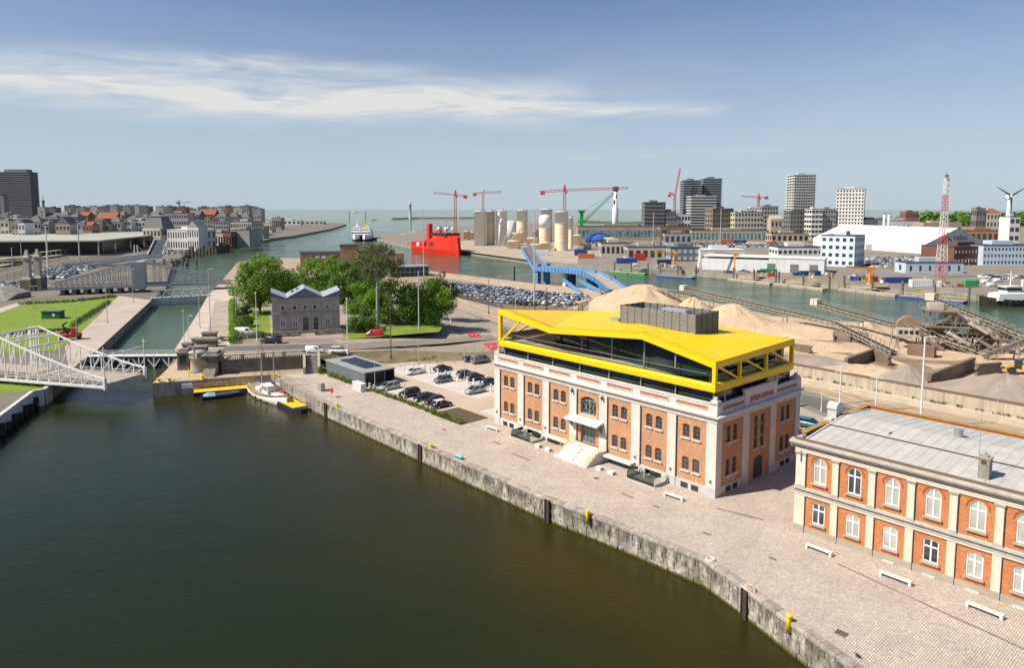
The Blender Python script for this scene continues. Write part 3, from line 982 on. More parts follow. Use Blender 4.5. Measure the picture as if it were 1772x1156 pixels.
# roof slab of the old building, recessed glazed storey
mb = MB()
mb.box(-43.6, -0.4, 0.4, 21.6, 10.9, 11.2)
mb.build('roof', M_anth, wh)
for (x0, y0, x1, y1) in ((-42.6, 0.95, -0.95, 0.95), (-0.95, 0.95, -0.95, 20.4), (-0.95, 20.4, -42.6, 20.4), (-42.6, 20.4, -42.6, 0.95)):
	d = Vector((x1 - x0, y1 - y0, 0))
	ln = d.length
	d.normalize()
	n = max(1, round(ln / 2.1))
	for i in range(n):
		a = Vector((x0, y0, 0)) + d * (ln * i / n + 0.05)
		c = Vector((x0, y0, 0)) + d * (ln * (i + 1) / n - 0.05)
		mb = MB()
		mb.face((a.x, a.y, 11.2), (c.x, c.y, 11.2), (c.x, c.y, 13.9), (a.x, a.y, 13.9))
		mb.build('pane', M_glband, wh)
		mb = MB()
		mb.bar((a.x, a.y, 11.2), (a.x, a.y, 13.9), 0.07)
		mb.build('mullion', M_anth, wh)
for i in range(8):
	x = -42.0 + i * 5.85
	mb = MB()
	mb.tube((x, 0.72, 11.2), (x, 0.72, 13.8), 0.11, None, 8)
	mb.tube((x + 0.9, 1.9, 11.2), (x + 0.9, 1.9, 13.8), 0.09, None, 6)
	mb.build('column', M_frgrey, wh)
# ---- yellow crown
YX0, YX1, YY0, YY1 = -42.75, -0.4, -0.05, 20.25
ZB, ZT = 13.75, 14.75
mb = MB()
for a, c in (((YX0, YY0), (YX1, YY0)), ((YX1, YY0), (YX1, YY1)), ((YX1, YY1), (YX0, YY1)), ((YX0, YY1), (YX0, YY0))):
	d = Vector((c[0] - a[0], c[1] - a[1], 0)).normalized()
	n = Vector((d.y, -d.x, 0))
	prof = [(0, ZB), (0.04, ZB + 0.25), (0.04, ZT - 0.2), (-0.08, ZT), (-0.55, ZT + 0.05), (-0.55, ZB), ]
	rings = []
	for q, k in ((a, -1), (c, 1)):
		rings.append([(q[0] + n.x * o + d.x * k * o, q[1] + n.y * o + d.y * k * o, z) for o, z in prof])
	mb.loft(rings)
mb.build('edge_beam', M_yel, wh)
mb = MB()
mb.box(YX0 + 0.5, YX1 - 0.5, YY0 + 0.5, YY1 - 0.5, ZB + 0.25, ZB + 0.85)
mb.build('terrace_floor', mat('terrace_deck', (0.40, 0.37, 0.33), 0.8, 0.12, 0.5), wh)
mb = MB()
mb.box(YX0 + 0.45, YX1 - 0.45, YY0 + 0.45, YY1 - 0.45, ZB - 0.02, ZB + 0.23)
mb.build('soffit', M_yel, wh)
F = [Vector((YX0, YY0, 20.05)), Vector((-30.3, YY0, 18.38)), Vector((-12.2, YY0, 19.92)), Vector((YX1, YY0, 17.7))]
B = [Vector((YX0, YY1, 17.85)), Vector((-28.0, YY1, 19.15)), Vector((YX1, YY1, 18.3))]
up = Vector((0, 0, 0.0))
th = Vector((0, 0, 0.72))
mb = MB()
tri = [(0, 1, 'b0'), ]
top = F + B
faces = [(0, 1, 4), (1, 5, 4), (1, 2, 5), (2, 6, 5), (2, 3, 6)]
mb.add(top, faces)
mb.build('roof_sheet', M_yelr, wh)
mb = MB()                                   # folded fascia all round, and the ceiling under it
loop = [F[0], F[1], F[2], F[3], B[2], B[1], B[0]]
ctr = Vector((-21.5, 10, 0))
for a, c in zip(loop, loop[1:] + loop[:1]):
	def o(q, out, dz):
		v = Vector((0, 0, dz))
		v.x = out * (-1 if q.x < -40 else (1 if q.x > -2 else 0))
		v.y = out * (-1 if q.y < 5 else 1)
		return q + v
	kk = 0.55 if (a.y > 10 and c.y > 10) else 1.0
	ring = [[o(q, -0.15, 0.0), o(q, 0.02, -0.10), o(q, 0.04, -0.86 * kk), o(q, -0.35, -0.95 * kk), o(q, -0.6, -0.55)] for q in (a, c)]
	mb.loft(ring, False, False)
low = [q - th for q in top]
mb.add(low, [f[::-1] for f in faces])
mb.build('fascia', M_yel, wh)
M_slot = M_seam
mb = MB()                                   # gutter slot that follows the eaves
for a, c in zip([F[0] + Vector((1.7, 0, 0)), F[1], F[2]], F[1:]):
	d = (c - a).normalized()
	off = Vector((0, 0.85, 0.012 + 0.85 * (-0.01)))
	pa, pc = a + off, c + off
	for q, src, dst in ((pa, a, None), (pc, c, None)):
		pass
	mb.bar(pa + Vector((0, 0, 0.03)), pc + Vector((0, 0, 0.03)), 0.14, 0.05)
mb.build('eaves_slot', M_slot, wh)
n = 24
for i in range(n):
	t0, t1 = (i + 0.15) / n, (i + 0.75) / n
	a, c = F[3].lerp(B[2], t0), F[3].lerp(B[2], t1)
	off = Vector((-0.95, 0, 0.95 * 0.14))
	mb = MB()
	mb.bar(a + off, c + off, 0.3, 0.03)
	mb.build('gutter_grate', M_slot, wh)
def ybar(name, a, c, w=0.42):
	mb = MB()
	mb.bar(a, c, w, w)
	return mb.build(name, M_yel, wh)
ybar('post', (YX0 + 0.25, YY0 + 0.22, ZT - 0.1), (YX0 + 0.25, YY0 + 0.22, 19.6), 0.55)
ybar('post', (YX1 - 0.2, YY0 + 0.22, ZT - 0.1), (YX1 - 0.2, YY0 + 0.22, 17.2), 0.5)
ybar('post', (YX1 - 0.2, YY1 - 0.22, ZT - 0.1), (YX1 - 0.2, YY1 - 0.22, 17.9), 0.5)
ybar('post', (YX0 + 0.25, YY1 - 0.22, ZT - 0.1), (YX0 + 0.25, YY1 - 0.22, 17.4), 0.55)
ybar('brace', (YX0 + 0.6, YY0 + 0.25, ZT), (-37.4, YY0 + 0.3, 18.7), 0.3)
for t0, t1 in ((0.4, 6.0), (6.2, 12.8), (13.0, 20.0)):
	zz = 17.0 + t1 / 20 * 0.7
	if t1 < 19:
		ybar('post', (YX1 - 0.22, t1, ZT), (YX1 - 0.22, t1, zz), 0.42)
	ybar('brace', (YX1 - 0.22, t1 - 0.3, ZT), (YX1 - 0.22, t0 + 0.2, zz - 0.1), 0.26)
ybar('post', (-35.2, 12.0, ZT), (-35.2, 12.0, 17.9), 0.4)
ybar('post', (YX0 + 0.3, 12.0, ZT), (YX0 + 0.3, 12.0, 18.2), 0.4)
ybar('brace', (YX0 + 0.3, 1.0, ZT), (YX0 + 0.3, 11.6, 18.2), 0.26)
def roof_z(x, y):
	"""height of the roof's underside at building x, y (the folded triangles)"""
	for f in faces:
		a, b_, c = (top[i] for i in f)
		d = (b_.y - c.y) * (a.x - c.x) + (c.x - b_.x) * (a.y - c.y)
		l1 = ((b_.y - c.y) * (x - c.x) + (c.x - b_.x) * (y - c.y)) / d
		l2 = ((c.y - a.y) * (x - c.x) + (a.x - c.x) * (y - c.y)) / d
		if l1 >= -1e-4 and l2 >= -1e-4 and l1 + l2 <= 1.0001:
			return l1 * a.z + l2 * b_.z + (1 - l1 - l2) * c.z
	return 18.0
M_glc = glass('crown_glazing', (0.022, 0.034, 0.030), 0.04, 0.6, 0.16)
gl = [(-34.6, 5.6), (-1.6, 0.75), (-1.6, 19.5), (-34.6, 19.5)]
for (x0, y0), (x1, y1) in zip(gl, gl[1:] + gl[:1]):
	d = Vector((x1 - x0, y1 - y0, 0))
	ln = d.length
	d.normalize()
	n = max(2, round(ln / 1.75))
	for i in range(n):
		a = Vector((x0, y0, ZB + 0.86)) + d * (ln * i / n + 0.03)
		c = Vector((x0, y0, ZB + 0.86)) + d * (ln * (i + 1) / n - 0.03)
		za, zc = roof_z(a.x, a.y) - 0.6, roof_z(c.x, c.y) - 0.6
		mb = MB()
		mb.face(a, c, (c.x, c.y, zc), (a.x, a.y, za))
		p_ = mb.build('glass_pane', M_glc, wh)
		mb = MB()
		mb.bar(a - d * 0.03, Vector((a.x, a.y, za)) - d * 0.03, 0.06)
		mb.build('mullion', M_anth, p_)
for x, y in ((-27, 5.6), (-20, 4.6), (-13, 3.4), (-7, 2.4)):
	mb = MB()
	mb.tube((x, y - 1.7, ZB + 0.85), (x, y - 1.7, roof_z(x, y - 1.7) - 0.7), 0.12, None, 8)
	mb.build('column', M_frgrey, wh)
M_bal = clear_glass('balustrade_glass', (0.80, 0.9, 0.86))
for a, c in (((YX0 + 0.7, 0.75), (-2.0, 0.45)), ((YX0 + 0.7, 19.2), (YX0 + 0.7, 0.75)), ((-0.95, 0.6), (-0.95, 19.6))):
	mb = MB()
	mb.face((*a, ZT + 0.02), (*c, ZT + 0.02), (*c, ZT + 1.1), (*a, ZT + 1.1))
	bo = mb.build('balustrade', M_bal, wh)
	mb = MB()
	mb.bar((*a, ZT + 1.12), (*c, ZT + 1.12), 0.05)
	mb.build('handrail', M_frgrey, bo)
# plant room with louvred screens
px0, px1, py0, py1 = -22.3, -8.6, 7.6, 13.2
zb, zt = 18.6, 22.15
M_lou = mat('louvre_grey', (0.19, 0.18, 0.17), 0.6, 0.12, 1.0, metal=0.2)
pr = []
for (x0, y0, x1, y1, n) in ((px0, py0, px1, py0, 10), (px1, py0, px1, py1, 4), (px1, py1, px0, py1, 10), (px0, py1, px0, py0, 4)):
	for i in range(n):
		a = Vector((x0 + (x1 - x0) * i / n, y0 + (y1 - y0) * i / n, 0))
		c = Vector((x0 + (x1 - x0) * (i + 0.96) / n, y0 + (y1 - y0) * (i + 0.96) / n, 0))
		d = (c - a).normalized()
		nn = Vector((d.y, -d.x, 0))
		mb = MB()
		mb.add([(a.x, a.y, zb), (c.x, c.y, zb), (c.x, c.y, zt), (a.x, a.y, zt)], [(0, 1, 2, 3)])
		for k in range(11):
			z = zb + 0.6 + k * 0.27
			mb.add([a + nn * 0.02 + Vector((0, 0, z)), c + nn * 0.02 + Vector((0, 0, z)), c + nn * 0.09 + Vector((0, 0, z - 0.12)), a + nn * 0.09 + Vector((0, 0, z - 0.12))], [(0, 1, 2, 3)])
		mb.build('louvre_panel', M_lou, wh)
		mb = MB()
		mb.bar((a.x, a.y, zb), (a.x, a.y, zt + 0.05), 0.12)
		mb.build('screen_post', M_anth, wh)
mb = MB()
mb.box(px0 + 0.3, px1 - 0.3, py0 + 0.3, py1 - 0.3, zb, 20.6)
mb.build('plant_deck', M_anth, wh)
for x0, x1, y0, y1, h in ((-17.5, -11.2, 8.6, 10.2, 1.1), (-17.0, -12.6, 10.8, 12.4, 1.3), (-21.0, -18.8, 9.0, 12.0, 0.8)):
	mb = MB()
	mb.box(x0, x1, y0, y1, 20.62, 20.6 + h)
	mb.box(x0 + 0.2, x1 - 0.2, y0 + 0.2, y1 - 0.2, 20.62 + h, 20.72 + h)
	mb.build('air_unit', flat('galvanised', (0.5, 0.52, 0.54), 0.35, 0.4), wh)
mb = MB()
mb.box(-25.8, -24.0, 9.0, 10.6, 19.0, 19.55)
mb.build('roof_hatch', M_frgrey, wh)
mb = MB()
for k in range(3):
	mb.bar((px1 + 0.3 + k, 12.0 + k * 1.4, 18.75), (px1 + 3.3 + k, 12.0 + k * 1.4, 18.6), 0.18, 0.12)
mb.build('duct', M_anth, wh)
# entrance canopy, steps, ledges, light wells
mb = FR.mb()
c0 = 44 - 22.3
mb.loft([[(x, -0.3, 5.75), (x, 1.55, 5.22), (x, 1.6, 5.08), (x, -0.3, 5.45)] for x in (c0 - 3.4, c0 + 3.4)])
cn = mb.build('canopy', mat('zinc_canopy', (0.56, 0.54, 0.51), 0.55, 0.08, 1.0), wh)
for x in (c0 - 3.0, c0 + 3.0):
	mb = FR.mb()
	mb.add([(x, 0.0, 5.5), (x, 1.3, 5.2), (x, 0.0, 3.7)], [(0, 1, 2), (2, 1, 0)])
	mb.bar((x, 1.3, 5.2), (x, 0.02, 3.7), 0.09)
	mb.build('bracket', M_frgrey, cn)
for a in (44 - 25.2, 44 - 19.1):
	mb = FR.mb()
	mb.lathe([(0.05, 0), (0.16, 0.1), (0.2, 0.5), (0.1, 0.62), (0.02, 0.7)], (a, 0.3, 9.0), 8)
	mb.bar((a, 0, 9.55), (a, 0.3, 9.7), 0.06)
	mb.build('wall_lantern', M_anth, wh)
st = FR.mb()
a0, a1 = 44 - 24.9, 44 - 18.2
M_step = mat('step_stone', (0.62, 0.585, 0.54), 0.85, 0.08, 0.7)
st.box(a0, a1, 0.06, 2.0, -0.2, 1.6)
st.build('landing', M_step, wh)
for k in range(9):
	mb = FR.mb()
	mb.box(a0, a1, 2.0 + k * 0.28, 2.28 + k * 0.28, -0.2, 1.44 - k * 0.16)
	mb.build('step', M_step, wh)
for k in range(4):
	mb = FR.mb()
	mb.cbox(((a0 + a1) / 2 + 0.4 - k * 0.02, 2.2 + k * 0.62, 1.455 - int((k * 0.62 + 0.2) / 0.28) * 0.16), 0.22, 0.22, 0.03)
	mb.build('step_light', M_anth, wh)
M_rail = flat('yellow_rail', (0.78, 0.56, 0.16), 0.5)
for x in (a0 + 0.15, a1 - 0.15):
	mb = FR.mb()
	for k in range(7):
		f = k / 6
		z0 = max(0.0, 1.58 - f * 1.5)
		n_ = 0.5 + f * 3.9
		mb.bar((x, n_, z0), (x, n_, z0 + 1.05), 0.05)
	for h in (0.55, 1.05):
		mb.bar((x, 0.5, 1.58 + h), (x, 4.4, 0.08 + h), 0.06)
		mb.bar((x, 0.06, 1.58 + h), (x, 0.5, 1.58 + h), 0.06)
	mb.build('stair_railing', M_rail, wh)
for aa, bb in ((44 - 31.0, a0 - 0.05), (a1 + 0.05, 44 - 12.9)):
	mb = FR.mb()
	mb.box(aa, bb, 0.06, 1.15, 1.0, 1.28)
	mb.build('loading_ledge', M_step, wh)
	mb = FR.mb()
	mb.box(aa + 0.3, bb - 0.3, 0.055, 0.12, 0.1, 0.98)  # dark panel on the wall face below the ledge
	mb.build('ledge_dark_panel', M_anth, wh)
for a in (44 - 6.9 - 5.2, 44 - 31.7 - 4.6):
	mb = FR.mb()
	b0 = a + 5.0
	mb.box(a, b0, 0.06, 3.3, 0.0, 0.10)
	k = mb.build('lightwell_kerb', M_stoneg, wh)
	mb = FR.mb()
	mb.box(a + 0.35, b0 - 0.3, 0.07, 3.0, 0.10, 0.13)
	mb.build('lightwell_floor', flat('deep_well', (0.09, 0.10, 0.085), 0.6), k)
	mb = FR.mb()
	mb.face((a + 0.2, 3.1, 0.1), (b0 - 0.2, 3.1, 0.1), (b0 - 0.2, 3.1, 1.15), (a + 0.2, 3.1, 1.15))
	mb.build('glass_screen', M_bal, wh)
	for x in (a + 0.2, b0 - 0.2):
		mb = FR.mb()
		mb.face((x, 0.1, 0.1), (x, 3.1, 0.1), (x, 3.1, 1.15), (x, 0.1, 1.15))
		mb.build('glass_screen', M_bal, wh)
	mb = FR.mb()
	mb.face((a + 1.6, -0.21, 0.0), (b0 - 0.9, -0.21, 0.0), (b0 - 0.9, -0.21, 0.85), (a + 1.6, -0.21, 0.85))
	mb.build('lightwell_window', M_glband, wh)
	mb = FR.mb()
	mb.bar((a + 1.9, 1.4, 0.1), (a + 1.9, 1.4, 1.2), 0.25)
	mb.bar(((a + b0) / 2 + 0.4, 2.2, 0.1), ((a + b0) / 2 + 0.4, 2.2, 0.9), 0.06)
	mb.build('vent_pipe', M_frgrey, wh)
for a in (44 - 43.3, 44 - 37.2, 44 - 31.2, 44 - 13.0, 44 - 6.9, 44 - 0.7):
	mb = FR.mb()
	mb.cbox((a, 0.12, 1.9), 0.14, 0.2, 0.28)
	mb.build('spot_light', M_anth, wh)
# downpipes beside the pilasters
for b_ in fbays:
	mb = FR.mb()
	mb.tube((b_[0] + 0.1, -0.08, 0.05), (b_[0] + 0.1, -0.08, 9.7), 0.07, None, 6)
	mb.build('downpipe', M_anth, wh)
# ------------------------------------------------------------------ the long brick house at the right
M_brickr = brick_mat('red_brick', (0.47, 0.145, 0.05), (0.60, 0.215, 0.08), (0.44, 0.25, 0.15), var=0.28)
M_cream = mat('cream_stone', (0.66, 0.585, 0.47), 0.8, 0.07, 0.8)
M_tan = mat('tan_plinth', (0.37, 0.32, 0.26), 0.85, 0.12, 0.6)
M_grst = mat('grey_cornice', (0.42, 0.39, 0.345), 0.8, 0.14, 0.9, streak=0.3)
M_pvc = flat('white_frame', (0.82, 0.82, 0.81), 0.4)
M_zinc = rand_mat('zinc_sheet', (0.47, 0.455, 0.425), 0.75, 0.05, 0.12, 0.7)
ch = thing('brick_house', 'long two-storey red brick house with cream pilasters and a pale zinc roof', 'house', Q(-11.0, -0.87), RZQ)
NB, MOD = 9, 3.87
LN = 1.0 + NB * MOD
DEP = 18.9
CF = Wall(ch, (0, 0, 0), 0.0)
CL = Wall(ch, (0, DEP, 0), -math.pi / 2)
CB = Wall(ch, (LN, DEP, 0), math.pi)
M_blind = mat('blind_pane', (0.42, 0.42, 0.38), 0.25, 0.25, 0.5, spec=0.7)
M_dpane = glass('house_pane', (0.06, 0.06, 0.07), 0.06, 0.6, 0.3)
upd = window_meshes(1.45, 2.97, 0.725, [(0, 0.15)], [(1.98, 0.15)], 0.11, M_pvc, M_dpane, 0.16, M_tan, 'house_arch_window')
upb = (window_meshes(1.45, 2.97, 0.725, [], [], 0.11, M_pvc, M_blind, 0, None, 'house_blind_window')[0], upd[1], upd[2])
lod = window_meshes(1.45, 2.45, 0.14, [(0, 0.15)], [(1.62, 0.15)], 0.11, M_pvc, M_dpane, 0.16, M_tan, 'house_window')
lob = (window_meshes(1.45, 2.45, 0.14, [], [], 0.11, M_pvc, M_blind, 0, None, 'house_low_blind')[0], lod[1], lod[2])
UPK = 'bdbbbbdbb'
LOK = 'dbbdbbdbb'
for i in range(NB):
	a0, a1 = (1.12 if i == 0 else 0.98 + i * MOD), 0.35 + (i + 1) * MOD - 0.06
	c = (a0 + a1) / 2 + 0.12
	wall_panel(CF, a0, a1, 5.2, 9.42, [(c - 0.725, c + 0.725, 6.15, 9.12, 0.725)], -0.12, 0.2).build('brick_wall', M_brickr, ch)
	wall_panel(CF, a0 + 0.04, a1 - 0.04, 0.74, 4.36, [(c - 0.725, c + 0.725, 1.42, 3.87, 0.14)], -0.12, 0.2).build('brick_wall', M_brickr, ch)
	put_window(CF, upb if UPK[i] == 'b' else upd, c, -0.26, 6.15)
	put_window(CF, lob if LOK[i] == 'b' else lod, c, -0.26, 1.42)
	mb = CF.mb()                                                   # brick hood round the arch
	ar = arc(c - 0.98, c + 0.98, 9.36, 0.98, 12)
	for (x1, z1), (x2, z2) in zip(ar, ar[1:]):
		mb.bar((x1, -0.10, z1), (x2, -0.10, z2), 0.10, 0.12)
	mb.build('arch_hood', mat('hood_brick', (0.42, 0.12, 0.035), 0.9, 0.15), ch)
	mb = CF.mb()
	mb.box(a0 + 0.02, a1 - 0.02, -0.2, -0.03, 0.0, 0.74)
	mb.build('plinth', M_tan, ch)
	mb = CF.mb()
	mb.box(a0, a1, -0.2, -0.05, 5.0, 5.34)
	mb.build('apron', M_cream, ch)
	if i > 1:
		mb = CF.mb()
		mb.box(c - 0.6, c + 0.6, -0.03, 0.22, 0.02, 0.12)
		mb.build('cellar_vent', M_cream, ch)
	mb = CF.mb()
	mb.tube((a0 + 0.06, -0.04, 0.02), (a0 + 0.06, -0.04, 4.3), 0.055, None, 6)
	mb.tube((a0 + 0.06, -0.04, 5.35), (a0 + 0.06, -0.04, 9.4), 0.055, None, 6)
	mb.build('downpipe', M_anth, ch)
for i in range(NB + 1):
	a0, a1 = (0.0, 1.12) if i == 0 else (0.35 + i * MOD - 0.06, 0.98 + i * MOD)
	mb = CF.mb()                                                   # lower rusticated pier
	mb.box(a0 - 0.02, a1 + 0.02, -0.3, -0.02, 0.74, 4.4)
	for k in range(9):
		mb.box(a0 - 0.04, a1 + 0.04, -0.03, 0.01, 0.78 + k * 0.4, 1.145 + k * 0.4)
	mb.build('pier', M_cream, ch)
	mb = CF.mb()
	mb.box(a0 - 0.06, a1 + 0.06, -0.3, 0.04, 0.0, 0.76)
	mb.build('pier_base', M_tan, ch)
	mb = CF.mb()                                                   # upper pilaster with base and capital
	mb.box(a0, a1, -0.3, 0.0, 5.3, 9.2)
	mb.build('pilaster', M_cream, ch)
	mb = CF.mb()
	mb.box(a0 - 0.08, a1 + 0.08, -0.2, 0.10, 5.22, 5.5)
	mb.build('pilaster_base', M_grst, ch)
	mb = CF.mb()
	mb.box(a0 - 0.05, a1 + 0.05, -0.2, 0.06, 9.12, 9.24)
	mb.box(a0 - 0.12, a1 + 0.12, -0.2, 0.13, 9.24, 9.42)
	mb.build('capital', M_grst, ch)
mb = CF.mb()
mb.loft([[(x, -0.2, 4.36), (x, 0.06, 4.36), (x, 0.06, 4.62), (x, 0.12, 4.62), (x, 0.12, 4.76), (x, 0.04, 4.80), (x, 0.04, 4.98), (x, 0.3, 5.1), (x, 0.3, 5.2), (x, -0.2, 5.26)] for x in (-0.1, LN)])
mb.build('string_course', M_grst, ch)
mb = CF.mb()
mb.box(-0.06, LN, -0.2, 0.075, 4.4, 4.6)
mb.build('string_band', M_cream, ch)
mb = CF.mb()
mb.loft([[(x, -0.3, 9.42), (x, 0.05, 9.42), (x, 0.05, 9.62), (x, 0.10, 9.66), (x, 0.10, 9.86), (x, -0.3, 9.88)] for x in (-0.08, LN)])
mb.build('architrave', M_cream, ch)
mb = CF.mb()
mb.loft([[(x - o, -0.3, 9.87) if False else (x, -0.3, 9.87), (x, 0.10, 9.90), (x, 0.14, 10.2), (x, 0.34, 10.32), (x, 0.60, 10.42), (x, 0.66, 10.62), (x, 0.50, 10.72), (x, -0.25, 10.86), (x, -0.3, 10.8)] for x, o in ((-0.62, 0), (LN, 0))])
mb.build('cornice', M_grst, ch)
mb = CF.mb()
mb.bar((-0.2, 0.02, 10.95), (LN, 0.02, 10.95), 0.26, 0.16)
mb.build('gutter', mat('rusty_gutter', (0.20, 0.125, 0.075), 0.7, 0.25, 1.0), ch)
# the gable end facing the warehouse
mb = CL.mb()
mb.box(0.0, DEP - 0.32, -0.3, 0.0, 0.74, 10.3)
mb.build('end_wall', M_brickr, ch)
mb = CL.mb()
mb.box(0.0, DEP - 0.3, -0.3, 0.06, 0.0, 0.73)
mb.build('plinth', M_tan, ch)
mb = CL.mb()
mb.loft([[(x, -0.3, 10.3), (x, 0.35, 10.32), (x, 0.6, 10.42), (x, 0.62, 10.7), (x, 0.2, 10.78), (x, -0.3, 10.78)] for x in (0, DEP - 0.2)])
mb.build('cornice', M_grst, ch)
mb = CL.mb()
mb.box(-0.3, DEP - 1.3, -0.42, 0.05, 10.75, 11.32)
mb.build('parapet', M_stone, ch)
mb = CL.mb()
mb.box(-0.35, DEP - 1.25, -0.55, 0.2, 11.32, 11.44)
M_lich = mat('lichen_coping', (0.36, 0.205, 0.055), 0.95, 0.4, 1.6, bmp=0.4)
mb.build('coping', M_lich, ch)
mb = CB.mb()
mb.box(0, LN, -0.4, 0.0, 0, 11.3)
mb.build('back_wall', M_brickr, ch)
mb = CB.mb()
mb.box(0, LN + 0.1, -0.55, 0.15, 11.3, 11.43)
mb.build('coping', M_lich, ch)
for k, (x, y) in enumerate(((0.05, 9.4),)):
	mb = MB()
	mb.cbox((x, y, 10.8), 1.1, 1.7, 1.9)
	ring = []
	for xx in (x - 0.6, x + 0.6):
		ring.append([(xx, y + 1.0 * math.cos(R(t)), 12.7 + 0.75 * math.sin(R(t))) for t in range(0, 181, 20)])
	mb.loft(ring)
	mb.cbox((x + 0.02, y - 1.5, 10.8), 0.9, 0.9, 0.9)
	mb.build('gable_pedestal', mat('pale_stone', (0.52, 0.50, 0.47), 0.8, 0.15, 0.8), ch)
# zinc roof: separate trays between standing seams, in three falls
def tray(y0, z0, y1, z1, w):
	mb = MB()
	mb.face((0, y0, z0), (w, y0, z0), (w, y1, z1), (0, y1, z1))
	mb.bar((w - 0.02, y0, z0 + 0.01), (w - 0.02, y1, z1 + 0.01), 0.03, 0.035)
	return mb.mesh('roof_panel', M_zinc)
sw = 1.1
falls = [(0.1, 10.92, 5.9, 11.42), (6.0, 11.54, 10.3, 11.9), (10.3, 11.9, 18.2, 11.05)]
trays = [tray(*f, sw) for f in falls]
nt = int((LN - 1.2) / sw) + 1
for me in trays:
	for i in range(nt):
		obj('roof_panel', me, ch, (0.9 + i * sw, 0, 0))
mb = MB()
mb.box(0.9, LN, 5.88, 6.0, 11.3, 11.535)
mb.build('roof_step', M_anth, ch)
mb = MB()
mb.box(0.4, LN, 0.1, DEP - 0.5, 10.2, 10.88)
mb.build('roof_deck', M_anth, ch)
mb = MB()
mb.box(0.45, 0.95, 0.4, DEP - 1, 10.88, 11.0)
mb.build('side_gutter', M_anth, ch)
mb = MB()
mb.bar((0.98, 0.3, 10.99), (0.98, 10.3, 11.96), 0.22, 0.10)
mb.bar((0.98, 10.3, 11.96), (0.98, 17.5, 11.2), 0.22, 0.10)
mb.build('verge_flashing', M_zinc, ch)
mb = MB()
cx, cy = 18.15, 1.6
mb.cbox((cx, cy, 10.9), 0.95, 0.95, 2.1)
stk = mb.build('chimney', mat('chimney_stone', (0.27, 0.245, 0.20), 0.9, 0.4, 2.2), ch)
mb = MB()
mb.cbox((cx, cy, 13.0), 1.1, 1.1, 0.14)
mb.cbox((cx, cy, 13.14), 0.5, 0.5, 0.16)
mb.tube((cx, cy, 13.3), (cx, cy, 13.6), 0.1, None, 8)
mb.build('chimney_cap', M_tan, stk)
mb = MB()
mb.box(cx - 0.22, cx + 0.2, cy - 0.5, cy - 0.47, 12.5, 12.85)
mb.build('flue_opening', M_anth, stk)
mb = MB()
mb.tube((cx - 0.55, cy + 0.0, 10.95), (cx - 0.55, cy + 0.0, 18.3), 0.035, 0.02, 6)
mb.build('antenna', M_frgrey, ch)
mb = MB()
mb.lathe([(0.45, 0), (0.45, 0.7), (0.52, 0.72), (0.52, 0.82), (0.1, 0.9)], (13.0, 11.2, 11.78), 14)
mb.build('roof_vent', flat('vent_zinc', (0.36, 0.40, 0.41), 0.4, 0.5), ch)
mb = MB()
mb.cbox((6.8, 7.2, 11.6), 1.15, 1.0, 0.22)
mb.build('roof_hatch', M_zinc, ch)
mb = MB()
mb.cbox((0.62, -0.1, 8.3), 0.06, 0.12, 1.25)
mb.build('wall_bracket', mat('rust', (0.16, 0.05, 0.02), 0.9), ch)
# ------------------------------------------------------------------ quay wall of dressed blocks
def tide(N, L, p, c):
	s = N.new('ShaderNodeSeparateXYZ')
	L.new(p, s.inputs[0])
	n1 = noise(N, L, mapping(N, L, p, 0, (0.9, 0.9, 0.16)), 1.0, 7, 0.7)
	n2 = noise(N, L, p, 0.55, 6, 0.7)
	n3 = noise(N, L, p, 2.6, 5, 0.7)
	lime = N.new('ShaderNodeMath')
	lime.operation = 'MULTIPLY'
	L.new(mrange(N, L, n2, 0.42, 0.6), lime.inputs[0])
	L.new(mrange(N, L, n3, 0.35, 0.6), lime.inputs[1])
	c = mixc_(N, L, lime.outputs[0], c, (0.60, 0.56, 0.50))                 # lime bloom
	soot = N.new('ShaderNodeMath')
	soot.operation = 'MULTIPLY'
	L.new(mrange(N, L, n1, 0.40, 0.58), soot.inputs[0])
	L.new(mrange(N, L, s.outputs[2], -2.9, -0.6, 0.25, 0.85), soot.inputs[1])
	c = mixc_(N, L, soot.outputs[0], c, (0.075, 0.07, 0.055))             # dark run-off
	wob = N.new('ShaderNodeMath')
	wob.operation = 'MULTIPLY_ADD'
	L.new(n3, wob.inputs[0])
	wob.inputs[1].default_value = 0.5
	L.new(s.outputs[2], wob.inputs[2])
	return mixc_(N, L, mrange(N, L, wob.outputs[0], -2.35, -2.6), c, (0.085, 0.095, 0.02))   # weed at the tide line
M_block = rand_mat('quay_stone', (0.29, 0.255, 0.205), 0.9, 0.28, 0.35, 1.6, extra=tide)
M_cope = rand_mat('coping_stone', (0.36, 0.315, 0.265), 0.9, 0.18, 0.35, 1.2)
qw = thing('quay_wall', 'long weathered stone quay wall dropping from the cobbles to the dark basin', 'quay wall')
def block_mesh(l, h, d, c):
	mb = MB()
	f = [(-l / 2, 0, -h / 2), (l / 2, 0, -h / 2), (l / 2, 0, h / 2), (-l / 2, 0, h / 2)]
	o = [(-l / 2 + c, -d, -h / 2 + c), (l / 2 - c, -d, -h / 2 + c), (l / 2 - c, -d, h / 2 - c), (-l / 2 + c, -d, h / 2 - c)]
	mb.add(f + o, [(4, 5, 6, 7), (0, 1, 5, 4), (1, 2, 6, 5), (2, 3, 7, 6), (3, 0, 4, 7)])
	return mb
blk = block_mesh(1.0, 1.0, 0.16, 0.03).mesh('wall_block', M_block)
cpm = MB()
cpm.loft([[(x, 0.75, -0.4), (x, -0.2, -0.4), (x, -0.24, -0.34), (x, -0.24, -0.02), (x, -0.18, 0.04), (x, 0.75, 0.03)] for x in (-0.49, 0.49)])
cpm = cpm.mesh('coping_stone', M_cope)
path = QUAY[2:]
nblk = 0
far = MB()
